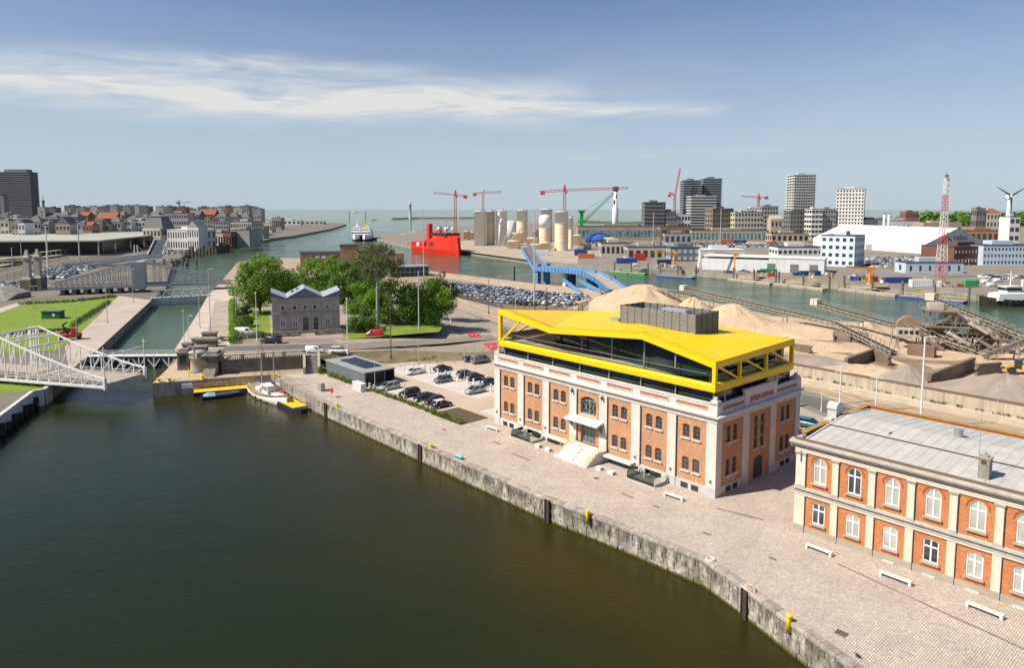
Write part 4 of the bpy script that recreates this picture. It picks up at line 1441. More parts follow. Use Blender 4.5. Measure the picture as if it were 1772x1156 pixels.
for a, c in zip(path, path[1:]):
	d = c - a
	ln = d.length
	d.normalize()
	rz = math.atan2(d.y, d.x)
	s0 = (a - Vector(Q(0, 0))).length
	n = max(1, round(ln / 1.7))
	for i in range(n):
		w = ln / n
		q = a + d * (w * (i + 0.5))
		if q.y < 45:
			continue
		o = obj('coping_stone', cpm, qw, (q.x, q.y, rnd.uniform(-0.012, 0.012)), rz + rnd.uniform(-0.006, 0.006))
		o.scale = (w * 0.99, 1, 1)
	hs = (0.66, 0.66, 0.72, 0.8, 0.6)
	z = -0.42
	for r, h in enumerate(hs):
		z -= h / 2
		x = -(r % 2) * 0.8
		while x < ln:
			w = rnd.uniform(1.2, 2.1)
			x0, x1 = max(0.0, x), min(ln, x + w)
			x += w
			if x1 - x0 < 0.2:
				continue
			q = a + d * ((x0 + x1) / 2)
			if q.y < 45:
				continue
			pr = rnd.uniform(0.75, 1.25)
			if q.y < 104 and nblk < 300 and r < 4:
				o = obj('wall_block', blk, qw, (q.x, q.y, z), rz)
				o.scale = (x1 - x0 - 0.015, pr, h - 0.012)
				nblk += 1
			else:
				far.T = Matrix.Translation((q.x, q.y, z)) @ Matrix.Rotation(rz, 4, 'Z') @ Matrix.Diagonal((x1 - x0 - 0.015, pr, h - 0.012, 1))
				b_ = block_mesh(1, 1, 0.16, 0.03)
				far.add(b_.v, b_.f)
		z -= h / 2
fo = far.build('distant_blocks', M_block, qw)
fo['kind'] = 'stuff'
# ladder slots with fender beams, and grab hoops
M_tar = mat('tarred_timber', (0.05, 0.043, 0.033), 0.9, 0.3, 1.0)
M_hoop = mat('hoop_yellow', (0.62, 0.52, 0.26), 0.7, 0.15)
for k, (s, t, rz, lb) in enumerate(((75.0, -16.05, RZQ, 'black timber ladder slot near the sailing boat'), (42.9, -16.1, RZQ, 'black ladder slot in the wall left of the entrance steps'), (14.0, -16.15, RZQ, 'black ladder slot in the quay wall below the warehouse'), (-14.4, -16.85, RZQ - 0.36, 'black ladder slot with yellow hoop nearest the bottom corner'))):
	ld = thing('quay_ladder', lb, 'ladder', Q(s, t), rz, 'quay ladders')
	for x in (-0.36, 0.36):
		mb = MB()
		mb.box(x - 0.08, x + 0.08, -0.36, -0.05, -3.6, -0.05)
		mb.build('fender_beam', M_tar, ld)
	mb = MB()
	mb.box(-0.30, 0.30, -0.21, -0.19, -3.4, -0.1)
	mb.build('slot_back', M_tar, ld)
	for i in range(10):
		mb = MB()
		mb.bar((-0.3, -0.3, -3.0 + i * 0.3), (0.3, -0.3, -3.0 + i * 0.3), 0.045)
		mb.build('rung', mat('rusty_iron', (0.10, 0.065, 0.045), 0.8, 0.3, 2), ld)
	mb = MB()
	for i in range(8):
		a, c = math.pi * i / 8, math.pi * (i + 1) / 8
		mb.tube((-0.6 * math.cos(a) + 0.3, 0.3, 0.05 + 0.45 * math.sin(a)), (-0.6 * math.cos(c) + 0.3, 0.3, 0.05 + 0.45 * math.sin(c)), 0.05, None, 6)
	mb.build('grab_hoop', M_hoop, ld)
# yellow bollards at the edge
M_yb = flat('bollard_yellow', (0.85, 0.60, 0.01), 0.45)
for s, t, lb in ((7.3, -15.75, 'yellow mooring post on the quay edge below the warehouse'), (-19.9, -18.75, 'yellow mooring post nearest the bottom right corner'), (71.0, -15.6, 'small yellow mooring post beside the red lifebuoy box'), (40.2, -15.7, 'small yellow mooring post below the planting bed')):
	bo = thing('mooring_bollard', lb, 'bollard', Q(s, t), RZQ, 'yellow bollards along the quay')
	mb = MB()
	mb.lathe([(0.20, -0.95), (0.2, 0.25), (0.19, 0.45)], (0, -0.32, 0), 12)
	mb.build('shaft', M_yb, bo, True)
	mb = MB()
	mb.lathe([(0.19, 0.44), (0.29, 0.5), (0.29, 0.62), (0.2, 0.68), (0.02, 0.69)], (0, -0.32, 0), 12)
	mb.build('cap', M_yb, bo)
	mb = MB()
	mb.box(-0.08, 0.08, -0.3, 0.35, 0.045, 0.16)
	mb.build('anchor_bar', M_yb, bo)
# benches and block seats of pale concrete
M_bench = mat('bench_concrete', (0.66, 0.62, 0.58), 0.75, 0.06, 1.2)
M_shade_plate = mat('bench_shade_plate', (0.10, 0.085, 0.12), 0.6)  # dark tone painted as shade under the benches; plain plate on iron covers
def bench(s0, t0, s1, t1, label):
	a, c = Q(s0, t0), Q(s1, t1)
	d = c - a
	ln = d.length
	o = thing('stone_bench', label, 'bench', (a + c) / 2, math.atan2(d.y, d.x), 'pale benches on the quay')
	mb = MB()
	mb.box(-ln / 2, ln / 2, -0.26, 0.26, 0.33, 0.47)
	mb.build('seat', M_bench, o)
	for x in (-ln / 2 + 0.12, ln / 2 - 0.12):
		mb = MB()
		mb.box(x - 0.12, x + 0.12, -0.26, 0.26, 0.01, 0.33)
		mb.build('leg', M_bench, o)
	mb = MB()
	mb.box(-ln / 2 + 0.24, ln / 2 - 0.24, -0.02, 0.04, 0.05, 0.328)  # dark panel standing in for the shade below the seat
	mb.build('underseat_shade', M_shade_plate, o)
bench(-14.1, -4.0, -17.0, -4.15, 'pale concrete bench by the corner of the red brick house')
bench(-21.9, -4.2, -24.9, -4.25, 'pale concrete bench second from the corner of the red brick house')
bench(-29.6, -4.1, -32.6, -4.3, 'pale concrete bench nearest the right edge of the photo')
bench(4.9, -4.0, 2.1, -3.85, 'pale concrete bench beside the near corner of the warehouse')
bench(42.1, -3.2, 39.4, -3.05, 'pale concrete bench at the far end of the warehouse front')
for s, t, lb in ((29.4, -3.3, 'pale stone block seat beside the far light well'), (27.1, -3.35, 'pale stone block seat left of the entrance steps'), (16.6, -3.45, 'pale stone block seat right of the entrance steps'), (14.3, -3.5, 'pale stone block seat beside the near light well')):
	o = thing('block_seat', lb, 'seat', Q(s, t), RZQ, 'pale block seats by the steps')
	mb = MB()
	mb.loft([[(-0.45, y0, z), (0.45, y0, z), (0.45, y1, z), (-0.45, y1, z)] for z, y0, y1 in ((0.005, -0.33, 0.33), (0.44, -0.33, 0.33), (0.47, -0.30, 0.30))])
	mb.build('block', M_bench, o)
	mb = MB()
	mb.box(0.452, 0.47, -0.14, 0.14, 0.12, 0.3)
	mb.build('seat_lamp', M_anth, o)
# iron covers, drain, mooring ring, teal sign plate, utility boxes
M_iron = mat('iron_cover', (0.17, 0.11, 0.085), 0.7, 0.25, 2.0)
for s, t, l, w, lb in ((-23.8, -17.3, 1.0, 0.8, 'rusty iron cover by the quay edge near the bottom right corner'), (14.7, -6.3, 0.7, 0.5, 'dark iron cover in the cobbles below the entrance steps'), (3.4, -7.7, 0.9, 0.3, 'narrow dark drain cover in front of the near light well'), (-13.0, -9.3, 0.8, 0.25, 'narrow dark drain cover midway to the red brick house')):
	o = thing('manhole_cover', lb, 'manhole cover', Q(s, t, 0.004), RZQ)
	mb = MB()
	mb.box(-l / 2, l / 2, -w / 2, w / 2, 0.0, 0.035)
	mb.build('lid', M_iron, o)
	mb = MB()
	for k in range(4):
		mb.box(-l / 2 + 0.06 + k * (l - 0.1) / 4, -l / 2 + (k + 0.75) * (l - 0.1) / 4, -w / 2 + 0.06, w / 2 - 0.06, 0.035, 0.045)
	mb.build('tread_plate', M_shade_plate, o)
def torus(mb, c, r, t, n=18, k=8):
	for i in range(n):
		rings = []
		for j in (i, i + 1):
			a = 2 * math.pi * j / n
			rings.append([(c[0] + (r + t * math.cos(2 * math.pi * q / k)) * math.cos(a), c[1] + (r + t * math.cos(2 * math.pi * q / k)) * math.sin(a), c[2] + t * math.sin(2 * math.pi * q / k)) for q in range(k)])
		mb.loft(rings, False)
mb = MB()
torus(mb, (0, 0, 0.1), 0.42, 0.10)
tag(mb.build('mooring_ring', mat('ring_white', (0.62, 0.58, 0.5), 0.7), None, True, Q(-8.8, -14.5, 0.02)), 'pale round mooring ring lying on the quay edge', 'mooring ring')
for s, t, lb in ((-26.2, -19.6, 'black iron cleat on the coping near the iron cover'), (-28.6, -20.6, 'black iron cleat at the bottom edge of the quay')):
	o = thing('iron_cleat', lb, 'cleat', Q(s, t, 0.03), RZQ - 0.4, 'black cleats on the coping')
	mb = MB()
	mb.cbox((0, 0, 0), 0.35, 0.25, 0.12)
	mb.tube((-0.3, 0, 0.18), (0.3, 0, 0.18), 0.06, None, 6)
	mb.build('horn', M_anth, o)
o = thing('sign_plate', 'small teal sign plate tilted over the quay edge', 'sign', Q(33.6, -15.7), RZQ)
mb = MB()
mb.bar((-0.7, 0, 0.02), (-0.7, 0, 0.45), 0.06)
mb.bar((0.7, 0, 0.02), (0.7, 0, 0.45), 0.06)
mb.build('leg', M_frgrey, o)
mb = MB()
mb.add([(-0.9, -0.3, 0.3), (0.9, -0.3, 0.3), (0.9, 0.15, 0.62), (-0.9, 0.15, 0.62), (-0.9, -0.25, 0.25), (0.9, -0.25, 0.25), (0.9, 0.2, 0.57), (-0.9, 0.2, 0.57)], [(0, 1, 2, 3), (7, 6, 5, 4), (0, 4, 5, 1), (2, 6, 7, 3), (1, 5, 6, 2), (3, 7, 4, 0)])
mb.build('panel', flat('teal', (0.04, 0.36, 0.32), 0.5), o)
mb = MB()
for y in (-0.18, 0.0):
	z = 0.31 + (y + 0.3) * 0.71
	mb.box(-0.65, 0.65, y - 0.03, y + 0.03, z, z + 0.05)
mb.build('lettering', M_white, o)
o = thing('utility_cabinet', 'grey-green metal cabinet standing alone on the quay', 'cabinet', Q(84.0, -12.6), RZQ)
mb = MB()
mb.box(-0.75, 0.75, -0.45, 0.45, 0.0, 1.65)
mb.build('body', mat('cabinet_grey', (0.36, 0.355, 0.31), 0.6, 0.1), o)
mb = MB()
mb.box(-0.8, 0.8, -0.5, 0.5, 1.65, 1.75)
mb.build('lid', mat('cabinet_top', (0.45, 0.44, 0.40), 0.6, 0.1), o)
for x in (-0.37, 0.37):
	mb = MB()
	mb.box(x - 0.34, x + 0.34, -0.47, -0.452, 0.15, 1.55)
	mb.build('door', mat('cabinet_door', (0.30, 0.295, 0.26), 0.6, 0.1), o)
o = thing('lifebuoy_box', 'red lifebuoy holder on a short post at the quay edge', 'lifebuoy', Q(77.8, -13.5), RZQ)
mb = MB()
mb.bar((0, 0, 0), (0, 0, 1.2), 0.09)
mb.build('post', M_frgrey, o)
mb = MB()
mb.T = Matrix.Translation((0, -0.02, 1.5)) @ Matrix.Rotation(math.pi / 2, 4, 'X')
mb.lathe([(0.12, -0.14), (0.42, -0.12), (0.47, 0.0), (0.42, 0.12), (0.12, 0.14)], (0, 0, 0), 14)
mb.T = None
mb.box(-0.4, 0.4, -0.12, 0.12, 1.0, 1.5)
mb.build('holder', flat('buoy_red', (0.70, 0.03, 0.015), 0.45), o)
o = thing('transformer_box', 'long white transformer box at the end of the dark shed', 'cabinet', Q(79.2, -6.6), RZQ)
mb = MB()
mb.box(-1.7, 1.7, -0.6, 0.6, 0.0, 1.55)
mb.build('body', mat('box_white', (0.66, 0.66, 0.61), 0.6, 0.1, 0.8), o)
mb = MB()
mb.loft([[(x, -0.68, 1.55), (x, 0.68, 1.55), (x, 0.6, 1.68), (x, -0.6, 1.68)] for x in (-1.78, 1.78)])
mb.build('roof', mat('box_top', (0.72, 0.72, 0.68), 0.6, 0.08, 0.8), o)
for k in range(4):
	mb = MB()
	mb.box(-1.62 + k * 0.82, -0.86 + k * 0.82, -0.622, -0.602, 0.12, 1.45)
	mb.build('door', mat('box_door', (0.58, 0.585, 0.54), 0.6, 0.08, 0.8), o)
# ------------------------------------------------------------------ vehicles
M_tyre = flat('tyre', (0.02, 0.02, 0.02), 0.8)
M_rim = flat('rim', (0.42, 0.43, 0.45), 0.35, 0.6)
M_cgl = glass('car_glass', (0.02, 0.024, 0.028), 0.05, 0.3, 1.0)
M_hl = flat('headlamp', (0.75, 0.76, 0.74), 0.15)
M_tl = flat('tail_lamp', (0.45, 0.01, 0.01), 0.2)
M_plast = flat('dark_plastic', (0.04, 0.04, 0.042), 0.6)
PAINT = {'white': (0.80, 0.80, 0.79), 'black': (0.018, 0.018, 0.022), 'grey': (0.17, 0.18, 0.19), 'silver': (0.44, 0.455, 0.47), 'blue': (0.03, 0.075, 0.20), 'red': (0.55, 0.02, 0.025), 'plum': (0.035, 0.014, 0.02), 'teal': (0.02, 0.20, 0.24)}
def paint(c):
	return flat('paint_' + c, PAINT[c], 0.25, 0.25 if c in ('silver', 'grey') else 0.0, 0.5, 0.8)
# stations: x, half width, bottom, shoulder, top;  cabin: base x0,x1, roof x0,x1, roof height, roof half width
CARS = {
	'hatch': dict(st=[(-2.08, .72, .38, .62, .78), (-1.95, .84, .24, .70, .96), (-1.2, .90, .2, .74, 1.0), (0.2, .90, .2, .74, 1.0), (0.95, .89, .2, .72, .95), (1.75, .85, .22, .64, .82), (2.05, .74, .3, .55, .64), (2.12, .60, .36, .5, .56)], cab=(-1.98, 1.12, -1.45, 0.25, 1.50, .62), belt=.97, wx=(-1.25, 1.32), roof_slack=.1),
	'saloon': dict(st=[(-2.35, .70, .40, .64, .80), (-2.22, .84, .26, .74, .98), (-1.4, .91, .2, .76, 1.0), (0.2, .91, .2, .74, .98), (1.1, .90, .2, .72, .93), (1.95, .86, .22, .64, .80), (2.28, .74, .3, .55, .64), (2.35, .60, .36, .5, .56)], cab=(-1.75, 1.3, -1.0, 0.3, 1.42, .60), belt=.95, wx=(-1.4, 1.45), roof_slack=.1),
	'estate': dict(st=[(-2.3, .74, .38, .64, .82), (-2.2, .86, .26, .76, 1.0), (-1.2, .92, .2, .76, 1.02), (0.3, .92, .2, .74, 1.0), (1.1, .90, .2, .72, .95), (1.95, .86, .22, .66, .84), (2.28, .76, .3, .56, .66), (2.35, .62, .36, .5, .58)], cab=(-2.22, 1.25, -1.85, 0.3, 1.52, .64), belt=.99, wx=(-1.38, 1.42), roof_slack=.1),
	'suv': dict(st=[(-2.2, .76, .45, .74, .95), (-2.1, .88, .32, .84, 1.12), (-1.2, .94, .28, .86, 1.14), (0.3, .94, .28, .86, 1.12), (0.95, .92, .28, .84, 1.08), (1.8, .88, .3, .78, .98), (2.15, .78, .36, .66, .8), (2.2, .64, .42, .58, .66)], cab=(-2.12, 1.15, -1.75, 0.25, 1.68, .66), belt=1.1, wx=(-1.32, 1.36), roof_slack=.12),
	'van': dict(st=[(-2.5, .88, .35, 1.0, 1.98), (-2.45, .93, .26, 1.0, 2.02), (-1.0, .95, .24, 1.0, 2.04), (0.6, .95, .24, 1.0, 2.02), (1.05, .94, .24, .95, 1.86), (1.75, .92, .24, .85, 1.25), (2.35, .86, .26, .75, 1.02), (2.55, .74, .34, .6, .74)], cab=None, belt=1.2, wx=(-1.55, 1.6), roof_slack=.1),
	'smallvan': dict(st=[(-2.2, .82, .35, .95, 1.76), (-2.15, .87, .26, .95, 1.80), (-1.0, .9, .24, .95, 1.82), (0.3, .9, .24, .95, 1.80), (0.55, .89, .24, .9, 1.70), (1.2, .87, .24, .82, 1.1), (1.95, .82, .26, .72, .92), (2.2, .70, .34, .56, .68)], cab=None, belt=1.05, wx=(-1.35, 1.4), roof_slack=.1),
}
def car_geo(kind):
	s = CARS[kind]
	body = MB()
	body.loft([[(x, -w * .94, b_), (x, w * .94, b_), (x, w, (b_ + sh) / 2), (x, w, sh), (x, w * .88, t), (x, -w * .88, t), (x, -w, sh), (x, -w, (b_ + sh) / 2)] for x, w, b_, sh, t in s['st']])
	gl, rf = MB(), MB()
	if s['cab']:
		b0, b1, r0, r1, h, rw = s['cab']
		z0 = s['belt'] - 0.03
		wb = .80
		base = [(b0, -wb, z0), (b1, -wb * .95, z0 - .03), (b1 + .1, 0, z0 - .03), (b1, wb * .95, z0 - .03), (b0, wb, z0), (b0 - .05, 0, z0)]
		roof = [(r0, -rw, h - .04), (r1, -rw, h - .03), (r1 + .08, 0, h - .01), (r1, rw, h - .03), (r0, rw, h - .04), (r0 - .04, 0, h - .02)]
		gl.loft([base, roof])
		up = [((x - (r0 + r1) / 2) * .97 + (r0 + r1) / 2, y * .93, z + .05) for x, y, z in roof]
		rf.loft([[(x * 1.0, y * 1.03, z - .02) for x, y, z in roof], up])
		for sg in (-1, 1):
			for (bx, rx) in ((b0 + .12, r0 + .06), ((b0 + b1) / 2 - .1, (r0 + r1) / 2 - .05), (b1 - .04, r1)):
				rf.bar((bx, sg * wb * 1.0, z0), (rx, sg * (rw + .015), h - .03), .07, .05)
	else:
		st = s['st']
		x5, x6 = st[4], st[5]
		z0, z1 = x6[4] + .03, x5[4] - .06
		gl.add([(x6[0] + .02, -x6[1] * .82, z0), (x6[0] + .02, x6[1] * .82, z0), (x5[0] + .03, x5[1] * .8, z1), (x5[0] + .03, -x5[1] * .8, z1)], [(0, 1, 2, 3)])
		for sg in (-1, 1):
			a, c = x6[0] - .12, x5[0] - .75
			y0, y1 = sg * (x6[1] + .012), sg * (x5[1] * .91 + .012)
			gl.add([(c, sg * (x5[1] + .004) if False else y0, s['belt']), (a - .12, y0, s['belt']), (x5[0] - .06, y1, z1 - .02), (c, y1, z1 - .02)], [(0, 1, 2, 3) if sg < 0 else (3, 2, 1, 0)])
		gl.add([(st[0][0] - .012, -.5, 1.2), (st[0][0] - .012, .5, 1.2), (st[0][0] - .012, .5, 1.65), (st[0][0] - .012, -.5, 1.65)], [(3, 2, 1, 0)])
	return body, gl, rf
_wheel = None
def wheel_meshes():
	global _wheel
	if _wheel is None:
		t, r_ = MB(), MB()
		t.tube((0, -.1, 0), (0, .1, 0), .32, None, 14)
		r_.tube((0, -.11, 0), (0, .11, 0), .2, None, 10)
		_wheel = (t.mesh('tyre', M_tyre), r_.mesh('rim', M_rim))
	return _wheel
_cm = {}
def car(kind, col, loc, rz, label, group, name='parked_car', cat='car', roofcol=None):
	key = (kind, col, roofcol)
	s = CARS[kind]
	if key not in _cm:
		b_, g, r_ = car_geo(kind)
		_cm[key] = (b_.mesh('car_body', paint(col), True), g.mesh('car_window', M_cgl), r_.mesh('car_roof', paint(roofcol or col)) if r_.v else None)
	bm, gm, rm = _cm[key]
	o = thing(name, label, cat, loc, rz, group)
	bo = obj('body', bm, o)
	obj('window', gm, o)
	if rm:
		obj('roof', rm, o)
	tm, im = wheel_meshes()
	wy = s['st'][2][1] - .09
	for x in s['wx']:
		for y in (-wy, wy):
			w = obj('wheel', tm, o, (x, y, .32))
			obj('rim', im, w)
	x1, w1, _, sh, t1 = s['st'][-2]
	x0, w0, _, sh0, t0 = s['st'][0]
	for y in (-1, 1):
		mb = MB()
		mb.cbox((x1 - .02, y * w1 * .78, sh - .02), .2, .26, .13)
		mb.build('headlight', M_hl, o)
		mb = MB()
		mb.cbox((x0 + .02, y * w0 * .86, sh0 + .05), .1, .22, .2)
		mb.build('tail_light', M_tl, o)
	mb = MB()
	mb.box(x1 - .05, x1 + .07, -w1 * .6, w1 * .6, .36, .5)
	mb.build('grille', M_plast, o)
	return o
_lm = {}
def lot_car(kind, col, loc, rz, label, group):
	"""a far parked car, a few pixels long: one mesh"""
	key = (kind, col)
	if key not in _lm:
		b_, g, r_ = car_geo(kind)
		mb = MB()
		mb.add(b_.v, b_.f)
		if r_.v:
			mb.add(r_.v, r_.f)
		mb.k = 1
		mb.add(g.v, g.f)
		mb.k = 2
		for x in CARS[kind]['wx']:
			for y in (-.82, .82):
				mb.tube((x, y - .08, .31), (x, y + .08, .31), .31, None, 8)
		_lm[key] = mb.mesh('lot_car', [paint(col), M_cgl, M_tyre])
	return tag(obj('lot_car', _lm[key], None, loc, rz), label, 'car', group)
RV = RZQ + math.pi / 2
g_ = 'cars in the parking court'
for kind, col, s, t, rz, lb, rc in (
		('estate', 'silver', 75.9, -1.6, RV + math.pi, 'silver estate car in front of the dark shed', None),
		('suv', 'black', 68.4, -1.5, RV + math.pi, 'black car next to the silver estate, by the hedge', None),
		('saloon', 'black', 64.2, -0.8, RV + math.pi, 'long black saloon in the middle of the hedge row', None),
		('hatch', 'plum', 60.9, -0.9, RV + math.pi, 'dark plum car beside the white-roofed car', None),
		('hatch', 'black', 57.9, -1.3, RV, 'black car with a white roof beside the planting bed', 'white'),
		('saloon', 'white', 83.9, 10.0, RV + math.pi, 'white saloon nearest the dark shed in the middle row', None),
		('saloon', 'black', 82.2, 16.6, RV, 'black saloon behind the white saloon', None),
		('hatch', 'grey', 73.6, 10.4, RV + math.pi, 'grey hatchback in the middle of the parking court', None),
		('suv', 'black', 73.8, 16.8, RV, 'black car behind the grey hatchback', None),
		('suv', 'plum', 70.6, 16.8, RV, 'dark plum car right of the black car in the back row', None),
		('estate', 'silver', 61.9, 9.9, RV + math.pi, 'silver estate car nearest the warehouse', None),
		('saloon', 'black', 65.4, 16.8, RV, 'black car partly hidden by the warehouse corner', None),
		('van', 'grey', 83.3, 28.6, RV, 'dark grey minivan at the back of the parking court', None)):
	car(kind, col, Q(s, t, 0.02), rz, lb, g_, 'van' if kind == 'van' else 'parked_car', 'van' if kind == 'van' else 'car', rc)
car('hatch', 'blue', Q(86.3, 28.0, 0.02), RV, 'blue and red car half hidden behind the grey minivan', g_)
zc = 3.03
for kind, col, px, py, rz, lb, nm in (
		('van', 'black', 470, 594, math.pi - 0.05, 'black van driving past the grey stone house', 'van'),
		('smallvan', 'white', 546, 611, 0.0, 'white delivery van on the road above the dark shed', 'van'),
		('estate', 'white', 587, 611, 0.02, 'white car following the white delivery van', 'car'),
		('van', 'red', 648, 583, math.pi + 0.1, 'red delivery van in front of the trees', 'van'),
		('van', 'white', 424, 579, 0.1, 'white van parked behind the hedge beside the grey stone house', 'van')):
	q = G(px, py, zc)
	if px > 560:
		q = GR(px, py) + Vector((0, 0, 0.03))
	car(kind, col, q, rz, lb, 'vehicles on the road', nm if nm == 'van' else 'moving_car', nm)
car('suv', 'teal', G(1401, 740, 0.02), RZQ + 0.1, 'teal car parked between the two brick buildings', None)
# charging posts
M_chg = flat('charger_white', (0.78, 0.78, 0.76), 0.4)
cp = None
for s, t in ((79.0, -4.3), (77.3, -4.3), (72.5, -4.3), (66.0, -4.3), (61.8, -4.3), (59.4, -4.3), (88.0, 12.4), (84.5, 13.2), (82.2, 13.0), (79.4, 13.2), (76.4, 13.2), (75.2, 13.4), (72.0, 13.2), (68.6, 13.2), (66.5, 13.2), (63.6, 13.2), (60.5, 13.0)):
	row = 'low white charging post in the row along the hedge' if t < 0 else 'white charging post between the two rows of parked cars'
	if cp is None:
		cp = thing('charging_post', row, 'charging post', Q(s, t, 0.012), RZQ, 'charging posts by the hedge')
		mb = MB()
		mb.box(-.17, .17, -.15, .15, .05, 1.15)
		mb.build('housing', M_chg, cp)
		mb = MB()
		mb.box(-.2, .2, -.18, .18, 0, .05)
		mb.build('foot', M_frgrey, cp)
		mb = MB()
		mb.box(-.1, .1, -.165, -.151, .75, 1.0)
		mb.build('screen', M_anth, cp)
	else:
		dup(cp, Q(s, t, 0.012), RZQ, row, 'charging posts by the hedge' if t < 0 else 'charging posts between the rows', (1, 1, 1 if t < 0 else 1.35))
# the dark shed with solar panels
sh = thing('storage_shed', 'dark grey metal shed with solar panels on its roof beside the parking court', 'shed', Q(80.4, -4.6), RZQ)
M_shed = mat('shed_cladding', (0.13, 0.145, 0.15), 0.6, 0.1, 0.5)
SF = Wall(sh, (-17.3, 0, 0), 0.0)
for k in range(18):                                             # wall made of standing cladding boards
	mb = SF.mb()
	mb.box(k * 0.961, k * 0.961 + 0.935, -0.12, 0.0, 0.02, 2.95)
	mb.build('cladding_panel', M_shed, sh)
mb = MB()
mb.box(-17.28, -13.0, 0.13, 7.2, 0.02, 2.93)
mb.box(-17.28, -0.02, 7.0, 7.2, 0.02, 2.93)
mb.box(-17.28, -2.6, 0.13, 6.9, 0.02, 2.93)
mb.build('inner_wall', M_anth, sh)
mb = MB()
for y in (0.15, 2.4, 4.7, 7.0):
	mb.box(-0.2, -0.02, y, y + 0.16, 0.02, 2.93)
mb.build('front_frame', M_shed, sh)
mb = MB()
mb.box(-17.5, 0.15, -0.2, 7.4, 2.96, 3.18)
mb.build('roof', mat('shed_roof', (0.30, 0.315, 0.30), 0.6, 0.1, 0.4), sh)
M_pv = flat('solar_cell', (0.022, 0.025, 0.035), 0.25)
for i in range(9):
	for j in range(2):
		mb = MB()
		x, y = -14.6 + i * 1.28, 1.9 + j * 2.05
		mb.add([(x, y, 3.24), (x + 1.22, y, 3.24), (x + 1.22, y + 1.98, 3.34), (x, y + 1.98, 3.34), (x, y, 3.2), (x + 1.22, y, 3.2), (x + 1.22, y + 1.98, 3.3), (x, y + 1.98, 3.3)], [(0, 1, 2, 3), (7, 6, 5, 4), (0, 4, 5, 1), (2, 6, 7, 3), (1, 5, 6, 2), (3, 7, 4, 0)])
		mb.build('solar_panel', M_pv, sh)
# ------------------------------------------------------------------ foliage
def leaf_mat(name, c1, c2):
	m, N, L, b = _nm(name)
	p = pos(N)
	f = noise(N, L, p, 0.55, 3)
	f2 = noise(N, L, p, 5.0, 2)
	c = mixc_(N, L, 0.4, ramp(N, L, f, [(0.35, c1), (0.65, c2)]), ramp(N, L, f2, [(0.3, c1), (0.7, c2)]))
	L.new(c, b.inputs['Base Color'])
	b.inputs['Roughness'].default_value = 0.6
	b.inputs['Specular IOR Level'].default_value = 0.25
	t = N.new('ShaderNodeBsdfTranslucent')
	L.new(mixc_(N, L, 1.0, c, (1.25, 1.35, 0.5), 'MULTIPLY'), t.inputs[0])
	mx = N.new('ShaderNodeMixShader')
	mx.inputs[0].default_value = 0.28
	L.new(b.outputs[0], mx.inputs[1])
	L.new(t.outputs[0], mx.inputs[2])
	L.new(mx.outputs[0], N['Material Output'].inputs[0])
	return m
LEAF = {'bright': leaf_mat('bright_leaves', (0.078, 0.164, 0.018), (0.211, 0.336, 0.039)),
		'mid': leaf_mat('mid_leaves', (0.056, 0.117, 0.025), (0.160, 0.255, 0.046)),
		'olive': leaf_mat('olive_leaves', (0.062, 0.078, 0.025), (0.149, 0.164, 0.047)),
		'dark': leaf_mat('dark_leaves', (0.024, 0.041, 0.014), (0.060, 0.082, 0.024)),
		'hedge': leaf_mat('hedge_leaves', (0.058, 0.101, 0.016), (0.169, 0.227, 0.039))}
M_bark = mat('bark', (0.16, 0.13, 0.10), 0.95, 0.25, 1.5, bmp=0.4)
M_barkg = mat('pale_bark', (0.30, 0.285, 0.26), 0.95, 0.2, 1.5, bmp=0.3)
def leaf_quads(mb, c, r, n, size, rg, squash=0.85):
	"""leaf sprays on the shell of one clump"""
	for _ in range(n):
		v = Vector((rg.gauss(0, 1), rg.gauss(0, 1), rg.gauss(0, 1))).normalized()
		q = Vector(c) + Vector((v.x, v.y, v.z * squash)) * (r * rg.uniform(0.72, 1.08))
		nn = (v + Vector((rg.uniform(-.75, .75), rg.uniform(-.75, .75), rg.uniform(-.4, .9)))).normalized()
		a = nn.orthogonal().normalized()
		a.rotate(Matrix.Rotation(rg.uniform(0, 6.28), 3, nn))
		b_ = nn.cross(a)
		s = size * rg.uniform(0.6, 1.3)
		a, b_ = a * s * 0.5, b_ * s * 0.42
		mb.add([q - a, q + b_ * 0.9, q + a, q - b_ * 0.9], [(0, 1, 2, 3)])
